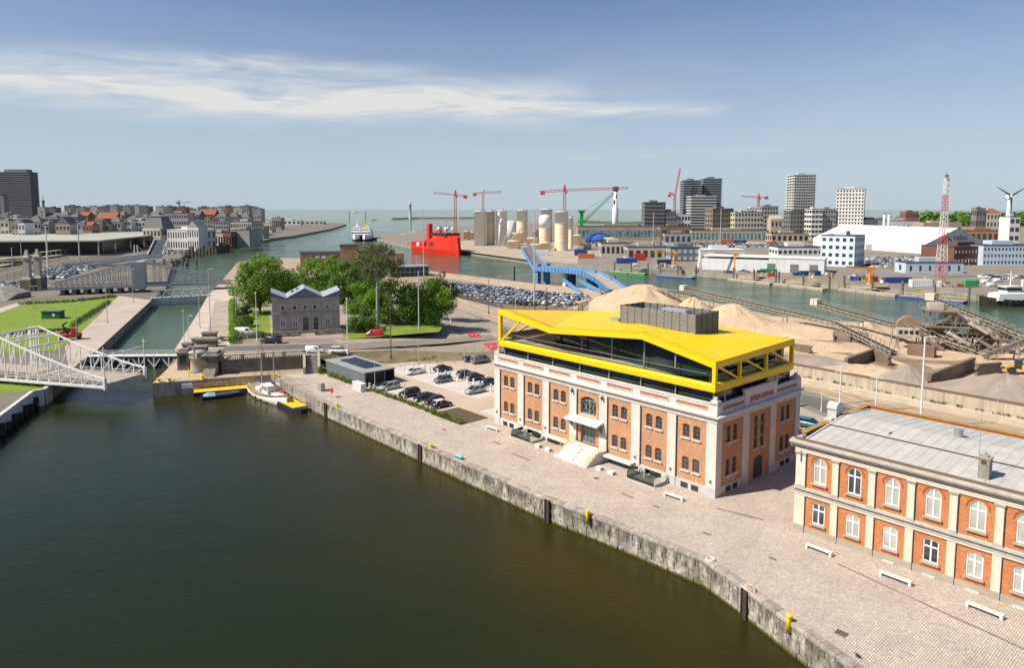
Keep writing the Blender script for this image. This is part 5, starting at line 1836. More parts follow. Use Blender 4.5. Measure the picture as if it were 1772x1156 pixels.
def tree(name, label, base, h, rx, ry, z0, leaf, nl=40, ql=90, size=0.7, lob=0.22, group='trees around the stone house', seed=1, bark=None, trunk_r=0.4, ext=0.2):
	"""tapered trunk, forking limbs and a crown of leaf clumps; crown spans z0..h above the base, half-axes rx, ry"""
	rg = random.Random(seed)
	o = thing(name, label, 'tree', base, 0, group)
	zc, rz = (z0 + h) / 2, (h - z0) / 2
	tr = MB()
	tr.tube((0, 0, -0.3), (0.1, 0.05, z0 + rz * 0.5), trunk_r, trunk_r * 0.6, 8)
	lobes = []
	for i in range(nl):
		for _ in range(30):
			v = Vector((rg.uniform(-1, 1), rg.uniform(-1, 1), rg.uniform(-1, 1)))
			if 0.35 < v.length < 1.0:
				break
		k = 0.86 + ext * rg.uniform(-.3, 1)
		c = Vector((v.x * rx * k, v.y * ry * k, zc + v.z * rz * 0.86))
		r_ = lob * (rx + rz) * 0.5 * rg.uniform(0.75, 1.35)
		lobes.append((c, r_))
	for c, r_ in lobes[:: max(1, nl // 9)]:
		st = Vector((0.05, 0, z0 + rz * rg.uniform(0.0, 0.5)))
		mid = st.lerp(c, 0.5) + Vector((0, 0, rz * 0.12))
		tr.tube(st, mid, trunk_r * 0.42, trunk_r * 0.25, 6, False)
		tr.tube(mid, c, trunk_r * 0.25, trunk_r * 0.08, 5, False)
	tr.build('trunk', bark or M_bark, o)
	mb = MB()
	for c, r_ in lobes:
		leaf_quads(mb, c, r_, int(ql * 1.9 * (0.6 + 0.4 * r_ / (lob * (rx + rz) * 0.5))), size * 0.74, rg)
	mb.build('crown', LEAF[leaf], o)
	return o
def TB(px, Y, z=3.0):
	"""foot of a tree whose trunk shows at photo column px, Y metres out"""
	return Vector(((px - 886) / 1235.0 * Y * 1.0, Y, z))
tree('broadleaf_tree', 'tall bright green tree left of the grey stone house', TB(446, 232), 21.0, 10.4, 7.5, 0.5, 'bright', 80, 110, 0.75, 0.21, seed=3)
tree('broadleaf_tree', 'slender dim tree just right of the tall bright one', TB(496, 240), 13.5, 5.0, 4, 0.5, 'mid', 32, 70, 0.65, 0.3, seed=5)
tree('broadleaf_tree', 'bright round tree behind the roof of the stone house', TB(540, 272), 15.6, 9.2, 7, 0.5, 'bright', 48, 100, 0.75, 0.23, seed=8)
tree('broadleaf_tree', 'broad dark green tree in the middle of the garden', TB(600, 255), 15.6, 12.0, 7, -1, 'mid', 70, 100, 0.8, 0.22, seed=11)
tree('broadleaf_tree', 'dark green tree between the stone house and the tallest tree', TB(632, 292), 17.5, 8.5, 6, 0.5, 'mid', 50, 90, 0.8, 0.22, seed=41)
tree('broadleaf_tree', 'bright tree above the right gable of the stone house', TB(575, 300), 15.5, 7.5, 6, 0.5, 'bright', 44, 90, 0.8, 0.23, seed=43)
tree('tall_tree', 'tallest thin-leaved tree with a bare pale trunk', TB(651, 205), 24.6, 7.8, 7, 13.0, 'olive', 58, 62, 0.55, 0.21, seed=14, bark=M_barkg, trunk_r=0.55, ext=0.35)
tree('broadleaf_tree', 'leafy tree beside the bare pale trunk', TB(630, 216), 12.4, 7.4, 5, -1, 'bright', 40, 110, 0.6, 0.24, seed=17)
tree('broadleaf_tree', 'bright leafy tree behind the red delivery van', TB(688, 211), 14.6, 10.2, 6, -1.5, 'bright', 78, 120, 0.6, 0.21, seed=21)
tree('broadleaf_tree', 'dense dark tree at the corner where the road bends', TB(738, 212), 14.2, 8.4, 5.5, -1.5, 'bright', 76, 120, 0.6, 0.22, seed=24)
tree('dark_conifer', 'dark ragged tree beside the car lot fence', TB(763, 230, 2.0), 15.0, 5.0, 4.5, 1.5, 'dark', 40, 85, 0.6, 0.25, seed=27, ext=0.2)
tree('shrub', 'low dark shrub at the right corner of the stone house', TB(622, 196), 4.6, 4.6, 3, 0.0, 'mid', 26, 80, 0.5, 0.36, seed=31, trunk_r=0.15)
tree('shrub', 'rounded garden shrub next to the lawn hedge', TB(420, 205), 3.6, 2.4, 3, 0.0, 'mid', 18, 70, 0.45, 0.36, seed=33, trunk_r=0.12)
tree('shrub', 'dark shrub between the hedge and the small lawn', TB(419, 222), 4.2, 2.4, 4, 0.0, 'dark', 18, 70, 0.45, 0.36, seed=35, trunk_r=0.12)
tree('shrub', 'flowering shrub by the parked white van', TB(436, 187), 1.6, 5.0, 1, 0.0, 'hedge', 20, 50, 0.35, 0.25, seed=36, trunk_r=0.1)
def hedge(label, pts, w, h, leaf, dens=70, size=0.4, group=None, ragged=0.3, cat='hedge'):
	rg = random.Random(int(abs(pts[0][0] * 7)) + 3)
	o = thing('hedge', label, cat, pts[0], 0, group)
	mb, st = MB(), MB()
	org = Vector(pts[0])
	for a, c in zip(pts, pts[1:]):
		a, c = Vector(a), Vector(c)
		n = max(1, int((c - a).length / (w * 0.7)))
		for i in range(n):
			q = a.lerp(c, (i + 0.5) / n) - org
			k = h * rg.uniform(1 - ragged, 1 + ragged * 0.6)
			leaf_quads(mb, q + Vector((rg.uniform(-.15, .15) * w, rg.uniform(-.15, .15) * w, k * 0.5)), max(w, k) * 0.5, dens, size, rg, k / max(w, k))
			st.tube(q, q + Vector((0, 0, k * 0.7)), 0.03, 0.02, 4, False)
	mb.build('foliage', LEAF[leaf], o)
	st.build('stem', M_bark, o)
hedge('ragged green hedge between the parking court and the quay', [Q(77.3, -4.95), Q(46.6, -4.95)], 1.0, 1.0, 'hedge', 55, 0.3, None, 0.45)
hedge('short ragged hedge in front of the dark shed', [Q(94.8, -5.3), Q(85.0, -5.4)], 0.9, 1.1, 'hedge', 55, 0.3, None, 0.45)
hedge('bushy shrub against the left end of the dark shed', [Q(97.6, -6.2), Q(98.6, -4.6)], 1.3, 2.2, 'hedge', 90, 0.35)
hedge('long clipped hedge along the lock apron', [G(404, 596, 3), G(403, 560, 3), G(403, 525, 3)], 2.4, 2.2, 'bright', 90, 0.5, None, 0.1)
hedge('clipped hedge at the back of the small lawn', [G(420, 533, 3), G(466, 530, 3)], 2.4, 2.4, 'bright', 90, 0.5, None, 0.12)
hedge('low hedge across the big lawn', [G(-30, 583), G(40, 577), G(118, 571)], 2.0, 0.9, 'dark', 50, 0.5, None, 0.2)
hedge('hedge on the far border of the big lawn', [G(30, 527), G(120, 523), G(203, 514)], 2.0, 1.2, 'mid', 50, 0.6, None, 0.2)
hedge('hedge between the big lawn and the grass strip', [G(190, 524), G(160, 542), G(124, 566)], 2.4, 1.3, 'mid', 60, 0.5, None, 0.2)
hedge('short dark hedge end beside the red crane', [G(103, 585), G(122, 573)], 1.8, 1.3, 'dark', 60, 0.4, None, 0.2)
hedge('bushes below the road fence beside the parking court', [Q(93, 16, 0.6), Q(91, 21, 0.8)], 1.6, 0.9, 'hedge', 40, 0.35, None, 0.4, 'bush')
# ------------------------------------------------------------------ swing bridge at the left
M_brw = mat('bridge_white', (0.74, 0.73, 0.70), 0.55, 0.12, 0.8)
M_brg = mat('bridge_grey', (0.43, 0.435, 0.43), 0.6, 0.15, 0.6)
M_plank = mat('deck_planks', (0.36, 0.315, 0.265), 0.9, 0.18, 0.7)
BX = Vector((-0.966, 0.259, 0))
BW = Vector((0.259, 0.966, 0))
B0 = G(181.8, 671.3, 1.0)
br = thing('swing_bridge', 'white iron truss swing bridge turned open beside the lock', 'bridge', (B0.x, B0.y, 0), math.atan2(-BX.y, -BX.x))
# local: x = 0 at the free end, running to -x; y = 0 near truss .. 10.7 far truss
LB, WB = 46.0, 10.7
def topz(k):
	"""height of the upper chord k metres from the free end"""
	t = min(1.0, k / 28.4)
	return 2.9 + 7.8 * t ** 1.25 if k <= 28.4 else 10.7 - (k - 28.4) * 0.22
step = 2.84
for y in (0.0, WB):
	for k in range(10):
		mb = MB()
		a, c = k * step, (k + 1) * step
		mb.bar((-a, y, topz(a)), (-c, y, topz(c)), 0.34, 0.26)
		mb.build('upper_chord', M_brw, br)
		mb = MB()
		mb.bar((-a, y, 1.1), (-a, y, topz(a)), 0.16, 0.18)
		mb.build('post', M_brw, br)
		mb = MB()
		mb.bar((-a, y, topz(a)), (-c, y, 1.25), 0.16, 0.13)
		mb.build('diagonal', M_brw, br)
	mb = MB()
	mb.bar((0.15, y, 1.05), (-LB, y, 1.05), 0.45, 0.5)
	mb.build('lower_chord', M_brw, br)
	for k in range(4):
		mb = MB()
		mb.bar((-28.4 - k * 0.75, y, 1.0), (-28.4 - k * 0.75, y, 10.6), 0.2)
		mb.build('tower_post', M_brw, br)
	mb = MB()
	mb.bar((-28.4, y, 10.7), (-LB, y, topz(LB)), 0.42, 0.3)
	mb.build('upper_chord', M_brw, br)
	for k in range(5):
		mb = MB()
		a = 31 + k * 3
		mb.bar((-a, y, 1.1), (-a, y, topz(a)), 0.2)
		mb.bar((-a, y, topz(a)), (-a - 3, y, 1.2), 0.16)
		mb.build('tail_panel', M_brw, br)
	mb = MB()
	mb.box(-0.2, 0.25, y - 0.3, y + 0.3, 0.6, 3.0)
	mb.build('end_post', M_brw, br)
n = 23
for k in range(n):
	mb = MB()
	mb.box(-(k + 1) * 2.0 + 0.03, -k * 2.0, 0.5, WB - 0.5, 1.5, 1.66)
	mb.build('deck_panel', M_plank, br)
mb = MB()
mb.box(-LB, 0.0, 0.6, WB - 0.6, 0.85, 1.48)
for k in range(12):
	mb.box(-k * 3.8 - 0.3, -k * 3.8, 0.2, WB - 0.2, 0.7, 0.86)
mb.build('floor_beam', M_brg, br)
for y in (1.4, WB - 1.4):
	mb = MB()
	mb.bar((0, y, 2.55), (-30, y, 2.55), 0.07)
	mb.bar((0, y, 2.1), (-30, y, 2.1), 0.05)
	for k in range(16):
		mb.bar((-k * 2, y, 1.66), (-k * 2, y, 2.55), 0.06)
	mb.build('railing', M_brw, br)
for k in (28.4, 24.0, 20.5):
	mb = MB()
	mb.bar((-k, 0.1, topz(k) - 0.2), (-k, WB - 0.1, topz(k) - 0.2), 0.25, 0.35)
	if k > 28:
		for j in range(6):
			y0 = j * WB / 6
			mb.bar((-k, y0 + 0.1, topz(k) - 0.3), (-k, y0 + WB / 12, topz(k) - 1.7), 0.12)
			mb.bar((-k, y0 + WB / 12, topz(k) - 1.7), (-k, y0 + WB / 6, topz(k) - 0.3), 0.12)
		mb.bar((-k, 0.1, topz(k) - 1.8), (-k, WB - 0.1, topz(k) - 1.8), 0.2)
	mb.build('portal_beam', M_brw, br)
for y in (0.0, WB):
	mb = MB()
	mb.tube((0.05, y, 3.0), (0.05, y, 9.4), 0.12, 0.08, 8)
	mb.bar((-0.4, y, 8.7), (0.5, y, 8.7), 0.08)
	mb.build('signal_mast', M_brw, br)
mb = MB()
mb.bar((0.05, 0, 7.6), (0.05, WB, 7.6), 0.16)
mb.build('gate_boom', M_brw, br)
# ------------------------------------------------------------------ basin edge at the far left, under the bridge
M_wc = mat('whitewashed_concrete', (0.60, 0.59, 0.56), 0.85, 0.14, 0.5, streak=0.35)
o = thing('quay_edge_wall', 'white concrete edge wall with timber fenders at the left border', 'wall', G(57, 679))
pts = [G(88, 668), G(76, 676), G(57, 679), G(9, 715), G(-60, 766)]
for a, c in zip(pts, pts[1:]):
	a, c = a - o.location, c - o.location
	d = (c - a).normalized()
	nn = Vector((d.y, -d.x, 0)) * -0.25
	mb = MB()
	mb.add([a + nn + Vector((0, 0, -3.4)), c + nn + Vector((0, 0, -3.4)), c + nn + Vector((0, 0, 0.35)), a + nn + Vector((0, 0, 0.35)), a - nn * 2 + Vector((0, 0, 0.35)), c - nn * 2 + Vector((0, 0, 0.35)), a - nn * 2, c - nn * 2], [(0, 1, 2, 3), (3, 2, 5, 4), (4, 5, 7, 6)])
	mb.build('wall_segment', M_wc, o)
for k in range(9):
	t = k / 8
	q = G(57, 679).lerp(G(-25, 740), t) - o.location
	mb = MB()
	mb.cbox((q.x + 0.9, q.y - 0.5, -4.0), 0.55, 0.7, 4.0 - 0.9 - (k % 2) * 0.6, -0.6)
	mb.build('fender_pile', M_tar, o)
# ------------------------------------------------------------------ lock gates
def gate(name, label, a, c, zt, hrail, caisson=False):
	d = c - a
	ln = d.length
	o = thing(name, label, 'lock gate', (a.x, a.y, 0), math.atan2(d.y, d.x), 'lock gates')
	mb = MB()
	mb.box(0, ln, -0.2, 0.9, -4, zt - 0.2)
	mb.build('gate_leaf', M_wc if caisson else mat('gate_steel', (0.055, 0.06, 0.065), 0.7, 0.3, 0.6), o)
	mb = MB()
	mb.box(-0.4, ln + 0.4, -0.5, 1.6, zt - 0.2, zt)
	mb.build('walkway', M_brw, o)
	n = max(4, int(ln / 3.2))
	for k in range(n):
		x = ln * (k + 0.5) / n
		w = ln / n
		mb = MB()
		if caisson:
			mb.bar((x - w / 2, -0.35, zt + 0.1), (x, -0.35, zt + hrail), 0.42)
			mb.bar((x, -0.35, zt + hrail), (x + w / 2, -0.35, zt + 0.1), 0.42)
			mb.bar((x, -0.35, zt), (x, -0.35, zt + hrail), 0.16)
		else:
			mb.bar((x - w * 0.4, -0.35, -0.5), (x, -0.35, -2.6), 0.25)
			mb.bar((x, -0.35, -2.6), (x + w * 0.4, -0.35, -0.5), 0.25)
			mb.bar((x, -0.35, -0.2), (x, -0.35, -3.2), 0.22)
		mb.build('brace', M_brw, o)
		mb = MB()
		for y in (-0.4, 1.5):
			mb.bar((x, y, zt), (x, y, zt + 1.1), 0.06)
		mb.build('rail_post', M_brw, o)
	for y in (-0.4, 1.5):
		mb = MB()
		mb.bar((0, y, zt + (hrail if caisson else 1.1)), (ln, y, zt + (hrail if caisson else 1.1)), 0.2 if caisson else 0.07)
		mb.bar((0, y, zt + 0.5), (ln, y, zt + 0.5), 0.06)
		mb.build('handrail', M_brw, o)
	return o
gate('lock_gate', 'near lock gate with white braces and walkway behind the swing bridge', G(150, 618), G(306, 617), 0.3, 1.1)
gate('lock_gate', 'far lock gate with pale concrete face and white lattice walkway', G(263, 517, 0), G(362, 511.5, 0), 0.3, 3.0, True)
# ------------------------------------------------------------------ pier head masonry
M_dk = mat('sooty_masonry', (0.155, 0.138, 0.108), 0.9, 0.3, 0.8, streak=0.4)
M_lt = mat('pale_masonry', (0.42, 0.375, 0.31), 0.9, 0.2, 0.8, streak=0.4)
o = thing('pier_kiosk', 'dark square kiosk with a flat cap on the pier head', 'kiosk', G(320, 639), 0.1)
mb = MB()
mb.cbox((0, 0, 0), 2.5, 2.4, 4.0)
mb.build('body', M_dk, o)
mb = MB()
mb.cbox((0, 0, 4.0), 3.0, 2.9, 0.35)
mb.cbox((0, 0, 4.35), 2.0, 1.9, 0.5)
mb.build('roof', M_stone, o)
mb = MB()
mb.box(-0.75, 0.75, -1.24, -1.215, 1.0, 3.3)
mb.build('window', M_glband, o)
o = thing('round_turret', 'round pale turret with a banded top on the pier head', 'turret', G(344, 643), 0)
mb = MB()
mb.lathe([(1.95, 0), (1.75, 0.5), (1.7, 3.2), (1.9, 3.3), (1.9, 3.6), (1.75, 3.7), (1.75, 4.3), (2.0, 4.4), (2.0, 4.7), (0.1, 4.8)], (0, 0, 0), 20)
mb.build('shaft', M_lt, o, True)
for k in range(14):
	t = 2 * math.pi * k / 14
	mb = MB()
	mb.cbox((1.74 * math.cos(t), 1.74 * math.sin(t), 3.72), 0.3, 0.3, 0.6, t)
	mb.build('corbel', M_lt, o)
o = thing('pier_bastion', 'dark stone bastion where the balustrade wall meets the pier', 'bastion', G(370, 645), 0.12)
mb = MB()
mb.cbox((0, 0, 0), 3.2, 5.0, 4.2)
mb.build('body', M_dk, o)
mb = MB()
mb.cbox((0, 0, 4.2), 3.7, 5.6, 0.35)
mb.cbox((0, 0.3, 4.55), 2.4, 3.4, 0.5)
mb.build('cap', M_stone, o)
mb = MB()
for k in range(5):
	mb.cbox((0.0, -2.9 - k * 0.4, 0), 2.6, 0.4, 1.6 - k * 0.32)
mb.build('step', M_lt, o)
for px, py, w, d_, h, lb in ((343, 608, 4.5, 2.0, 1.5, 'low dark stone block beside the lock rail'), (352, 594, 5.5, 2.2, 1.6, 'long dark stepped block on the lock apron'), (359, 600, 5.0, 2.0, 2.4, 'dark stone block behind the bastion'), (326, 607, 2.2, 2.0, 2.2, 'small dark stone pillar on the lock corner'), (363, 586, 3.6, 2.0, 2.0, 'dark stepped stone block nearest the hedge')):
	o = thing('masonry_block', lb, 'stone block', G(px, py), 0.1)
	mb = MB()
	mb.cbox((0, 0, 0), w, d_, h * 0.75)
	mb.build('body', M_dk, o)
	mb = MB()
	mb.cbox((0, 0, h * 0.75), w + 0.4, d_ + 0.4, h * 0.25)
	mb.build('cap', M_stone, o)
# balustrade wall along the road
def balustrade(label, a, c, z0, zw, zt, mw=None, n=None, wall=True):
	d = c - a
	ln = d.length
	o = thing('balustrade', label, 'balustrade', (a.x, a.y, 0), math.atan2(d.y, d.x), 'stone balustrades by the road')
	if wall:
		mb = MB()
		mb.box(0, ln, -0.3, 0.3, z0, zw)
		mb.build('wall', mw or M_stone, o)
	n = n or max(1, round(ln / 4.5))
	for k in range(n + 1):
		mb = MB()
		x = ln * k / n
		mb.box(x - 0.38, x + 0.38, -0.36, 0.36, zw + 0.002, zt + 0.12)
		mb.build('pier', M_stone, o)
	for k in range(n):
		x0, x1 = ln * k / n + 0.385, ln * (k + 1) / n - 0.385
		mb = MB()
		mb.box(x0, x1, -0.24, 0.24, zt - 0.2, zt)
		mb.build('rail', M_stone, o)
		mb = MB()
		m = max(3, int((x1 - x0) / 0.42))
		for j in range(m):
			x = x0 + (x1 - x0) * (j + 0.5) / m
			mb.lathe([(0.07, 0), (0.13, 0.3), (0.06, 0.62)], (x, 0, zw + 0.004), 6)
		mb.build('baluster', M_lt, o)
	return o
balustrade('sooty stone wall with balustrade between the pier and the road', Vector((-65.6, 158.5, 0)), Vector((-48.4, 163.8, 0)), -0.4, 3.05, 4.15, M_dk, 4)
balustrade('dark stone balustrade in front of the white parked van', G(383, 590, 3), G(467, 584, 3), 2.9, 3.3, 4.1, None, 5)
balustrade('stone balustrade left of the doors of the stone house', G(478, 583.5, 3), G(520, 581, 3), 2.9, 3.4, 4.2, None, 2)
balustrade('stone balustrade right of the doors of the stone house', G(546, 580, 3), G(590, 577, 3), 2.9, 3.4, 4.2, None, 2)
balustrade('pale balustrade in front of the leafy trees', GR(592, 577), GR(665, 574), 2.6, 3.2, 4.0, M_lt, 5)
o = thing('stair_wall', 'pale stepped stair walls leading from the quay to the road', 'stairs', G(527, 646), 0.28)
for x in (0.0, 3.2):
	mb = MB()
	mb.loft([[(xx, -1.2, 0), (xx, 3.6, 0), (xx, 3.6, 4.0), (xx, 2.6, 4.0), (xx, -1.2, 1.6)] for xx in (x - 0.28, x + 0.28)])
	mb.build('flank_wall', M_lt, o)
for k in range(9):
	mb = MB()
	mb.box(0.29, 2.91, -0.6 + k * 0.42, -0.2 + k * 0.42, 0, 0.33 * (k + 1))
	mb.build('step', mat('stair_grey', (0.30, 0.28, 0.25), 0.9), o)
# white signal fence along the road
M_fence = flat('fence_white', (0.62, 0.60, 0.55), 0.6)
def fence(label, pts, h, n, m=None, rails=(0.5, 1.0), w=0.07, name='railing', pane=None):
	org = Vector(pts[0])
	o = thing(name, label, 'railing' if name == 'railing' else 'fence', org)
	L_ = [0]
	for a, c in zip(pts, pts[1:]):
		L_.append(L_[-1] + (Vector(c) - Vector(a)).length)
	def at_(t):
		for i in range(len(pts) - 1):
			if t <= L_[i + 1] + 1e-6:
				return Vector(pts[i]).lerp(Vector(pts[i + 1]), (t - L_[i]) / max(1e-6, L_[i + 1] - L_[i])) - org
		return Vector(pts[-1]) - org
	for k in range(n + 1):
		q = at_(L_[-1] * k / n)
		mb = MB()
		mb.bar(q, q + Vector((0, 0, h)), w * 1.2)
		mb.build('post', m or M_fence, o)
		if k < n:
			q2 = at_(L_[-1] * (k + 1) / n)
			mb = MB()
			for r_ in rails:
				mb.bar(q + Vector((0, 0, h * r_)), q2 + Vector((0, 0, h * r_)), w)
			mb.build('rail', m or M_fence, o)
			if pane:
				mb = MB()
				mb.face(q + Vector((0, 0, 0.1)), q2 + Vector((0, 0, 0.1)), q2 + Vector((0, 0, h * 0.98)), q + Vector((0, 0, h * 0.98)))
				mb.build('mesh_panel', pane, o)
	return o
fence('pale metal railing along the road above the parking court', [Vector((x, y + 0.25, zr(x))) for x, y in SOUTH[1:]], 1.15, 20)
fence('low white railing round the tree corner', [GR(668, 574), GR(705, 573), GR(745, 569), GR(775, 561)], 1.0, 14, None, (0.35, 0.65, 1.0))
# ------------------------------------------------------------------ pontoon, sailing boat, dinghy
M_navy = mat('navy_hull', (0.022, 0.022, 0.06), 0.5, 0.25, 0.8)
M_ydeck = mat('yellow_deck', (0.80, 0.52, 0.015), 0.6, 0.12, 0.6)
o = thing('yellow_pontoon', 'yellow decked pontoon with navy hull along the pier', 'pontoon', G(335, 680, -2.0), 0)
o.location.z = 0
p0, p1 = G(335, 680, -2) - o.location, G(470, 668, -2) - o.location
d = (p1 - p0)
d.z = 0
rz = math.atan2(d.y, d.x)
o.rotation_euler = (0, 0, rz)
ln = d.length
for k in range(6):
	mb = MB()
	mb.box(k * ln / 6, (k + 1) * ln / 6 - 0.03, 0.1, 3.1, -2.06, -2.0)
	mb.build('deck_plate', M_ydeck, o)
mb = MB()
mb.box(0, ln, 0.0, 3.2, -3.5, -2.07)
mb.build('hull', M_navy, o)
M_wood = mat('pale_timber', (0.55, 0.44, 0.27), 0.8, 0.15, 0.8)
def pont_rail(o, x0, x1, y, n):
	for k in range(n + 1):
		x = x0 + (x1 - x0) * k / n
		mb = MB()
		mb.bar((x, y, -2.0), (x, y, -0.85), 0.12)
		mb.build('post', M_wood, o)
	for z in (-0.9, -1.4):
		mb = MB()
		mb.bar((x0, y, z), (x1, y, z), 0.1)
		mb.build('handrail', M_wood, o)
pont_rail(o, 0.2, 9.0, 3.0, 4)
pont_rail(o, 10.2, ln - 0.2, 3.0, 3)
mb = MB()
mb.bar((10.8, 2.6, -1.9), (14.0, 4.6, 0.3), 0.25)
mb.build('gangway', M_wood, o)
o = thing('yellow_pontoon', 'yellow decked pontoon arm between the sailing boat and the quay', 'pontoon', Q(101, -19.6), RZQ)
for k in range(6):
	mb = MB()
	mb.box(k * 3.1, k * 3.1 + 3.07, 0.1, 3.1, -2.06, -2.0)
	mb.build('deck_plate', M_ydeck, o)
mb = MB()
mb.loft([[(x, 0.0 + k, -3.5), (x, 3.2 - k, -3.5), (x, 3.2 - k, -2.07), (x, 0.0 + k, -2.07)] for x, k in ((0, 0), (18.6, 0), (20.4, 0.9))])
mb.build('hull', M_navy, o)
pont_rail(o, 0.5, 18.3, 3.0, 7)
def hull(mb, L_, B_, D_, sheer=0.25, n=10, stern=0.7, flare=1.0):
	"""boat hull along +x (bow), waterline at z=0"""
	rings = []
	for i in range(n + 1):
		t = i / n
		x = -L_ / 2 + L_ * t
		w = B_ / 2 * (stern + (1 - stern) * min(1, t / 0.35)) if t < 0.35 else B_ / 2 * max(0.02, 1 - ((t - 0.35) / 0.65) ** 2.2)
		zt = D_ * (1 + sheer * (2 * t - 0.8) ** 2)
		rings.append([(x, -w * 0.35, -0.8), (x, w * 0.35, -0.8), (x, w * 0.9, 0.05), (x + 0.3 * t, w * flare, zt), (x + 0.3 * t, -w * flare, zt), (x, -w * 0.9, 0.05)])
	mb.loft(rings)
	return rings
sb = thing('sailing_boat', 'white two-masted wooden sailing boat moored at the yellow pontoon', 'boat', (G(433, 676, -3) + G(492, 708, -3)) / 2 + Vector((0.4, 0.6, 0)), RZQ)
mb = MB()
rings = hull(mb, 17.5, 4.9, 1.35, 0.5, 14, 0.62, 1.06)
mb.build('hull', mat('boat_white', (0.72, 0.68, 0.62), 0.5, 0.08, 0.6), sb, True)
mb = MB()
for sgn in (3, 4):
	for a, c in zip(rings, rings[1:]):
		mb.bar(Vector(a[sgn]) + Vector((0, 0, 0.04)), Vector(c[sgn]) + Vector((0, 0, 0.04)), 0.16, 0.2)
mb.build('gunwale', mat('varnish', (0.30, 0.17, 0.08), 0.5), sb)
mb = MB()
mb.loft([[(r_[3][0], r_[3][1] * 0.92, r_[3][2] - 0.06), (r_[4][0], r_[4][1] * 0.92, r_[4][2] - 0.06), (r_[4][0], r_[4][1] * 0.92, r_[4][2] + 0.012), (r_[3][0], r_[3][1] * 0.92, r_[3][2] + 0.012)] for r_ in rings[:-1]])
mb.build('deck', mat('teak', (0.36, 0.25, 0.15), 0.8, 0.15, 1.0), sb)
mb = MB()
mb.loft([[(-0.9 + k, -1.25 + k * .5, z), (2.3 - k, -1.25 + k * .5, z), (2.3 - k, 1.25 - k * .5, z), (-0.9 + k, 1.25 - k * .5, z)] for z, k in ((1.3, 0), (3.1, 0.1))])
cab = mb.build('wheelhouse', M_white, sb)
mb = MB()
mb.box(-1.1, 2.5, -1.4, 1.4, 3.1, 3.25)
mb.build('roof', M_white, cab)
for x in (-0.4, 0.5, 1.4):
	for y in (-1.22, 1.22):
		mb = MB()
		mb.box(x - 0.28, x + 0.28, y - 0.03, y + 0.03, 2.1, 2.8)
		mb.build('window', M_glband, cab)
mb = MB()
mb.box(3.2, 6.0, -0.9, 0.9, 1.4, 1.95)
mb.box(-4.6, -2.4, -1.1, 1.1, 1.3, 2.0)
mb.build('hatch', M_white, sb)
for x, h in ((-3.6, 11.6), (2.9, 9.8)):
	mb = MB()
	mb.tube((x, 0, 1.3), (x, 0, 1.3 + h), 0.16, 0.09, 8)
	m_ = mb.build('mast', mat('spar', (0.50, 0.38, 0.22), 0.6, 0.12), sb)
	mb = MB()
	for sg in (-1, 1):
		for dx in (-0.8, 0.6):
			mb.tube((x, 0, 1.0 + h), (x + dx, sg * 2.1, 1.6), 0.022, None, 4)
	mb.build('shroud', M_anth, m_)
mb = MB()
mb.tube((2.9, 0, 3.8), (-0.8, 0.1, 4.1), 0.3, 0.2, 8)
mb.tube((-3.6, 0, 2.9), (-7.2, 0, 3.2), 0.26, 0.18, 8)
mb.build('furled_sail', flat('navy_canvas', (0.03, 0.025, 0.10), 0.8), sb)
mb = MB()
mb.cbox((4.4, 1.0, 1.96), 1.6, 0.8, 0.4, 0.2)
mb.build('life_raft', flat('raft_red', (0.60, 0.03, 0.02), 0.5), sb)
mb = MB()
mb.tube((8.2, 0, 1.9), (10.6, 0, 2.5), 0.1, 0.06, 6)
mb.build('bowsprit', M_wood, sb)
for x in (-4, -1, 2, 5):
	mb = MB()
	mb.lathe([(0.05, 0), (0.2, 0.1), (0.2, 0.5), (0.05, 0.6)], (x, -2.62, 0.25), 8)
	mb.build('fender', M_tyre, sb)
dg = thing('work_boat', 'low navy boat with a pale blue cover beside the pontoon', 'boat', (G(351, 692, -3) + G(421, 684, -3)) / 2, math.atan2(*(lambda v: (v.y, v.x))(G(421, 684, -3) - G(351, 692, -3))))
mb = MB()
hull(mb, 8.4, 2.3, 0.75, 0.2, 8, 0.9)
mb.build('hull', M_navy, dg)
mb = MB()
mb.loft([[(x, -w, z0), (x, w, z0), (x, w * 0.4, z1), (x, -w * 0.4, z1)] for x, w, z0, z1 in ((-3.9, 0.9, 0.74, 1.0), (-3.0, 1.0, 0.74, 1.35), (-1.6, 1.0, 0.74, 1.25))])
mb.build('cover', flat('pale_blue_cover', (0.25, 0.42, 0.55), 0.7), dg)
for y in (-0.8, 0.8):
	mb = MB()
	mb.bar((-1.4, y, 0.95), (3.2, y * 0.7, 1.05), 0.1, 0.08)
	mb.build('side_rail', flat('boat_rail', (0.55, 0.58, 0.6), 0.4), dg)
# sign on the pier face, flag pole, yellow bollards, signal board
o = thing('pier_sign', 'white painted name board on the pier wall above the water', 'sign', G(323.5, 669, -1.5))
mb = MB()
q0, q1 = G(314.5, 664.5, -0.35) - o.location, G(333.0, 663.3, -0.35) - o.location
dv = (q1 - q0).normalized()
nn = Vector((dv.y, -dv.x, 0)) * 0.3
mb.add([q0 + nn + Vector((0, 0, -0.95)), q1 + nn + Vector((0, 0, -0.95)), q1 + nn, q0 + nn, q0 + nn * 0.2 + Vector((0, 0, -0.95)), q1 + nn * 0.2 + Vector((0, 0, -0.95)), q1 + nn * 0.2, q0 + nn * 0.2], [(0, 1, 2, 3), (3, 2, 6, 7), (1, 5, 6, 2), (4, 0, 3, 7)])
mb.build('board', M_white, o)
o = thing('flag_pole', 'white flag pole with a drooping white flag on the pier head', 'flag pole', G(336, 652))
mb = MB()
mb.tube((0, 0, 0), (0, 0, 6.8), 0.06, 0.04, 6)
mb.build('pole', M_white, o)
mb = MB()
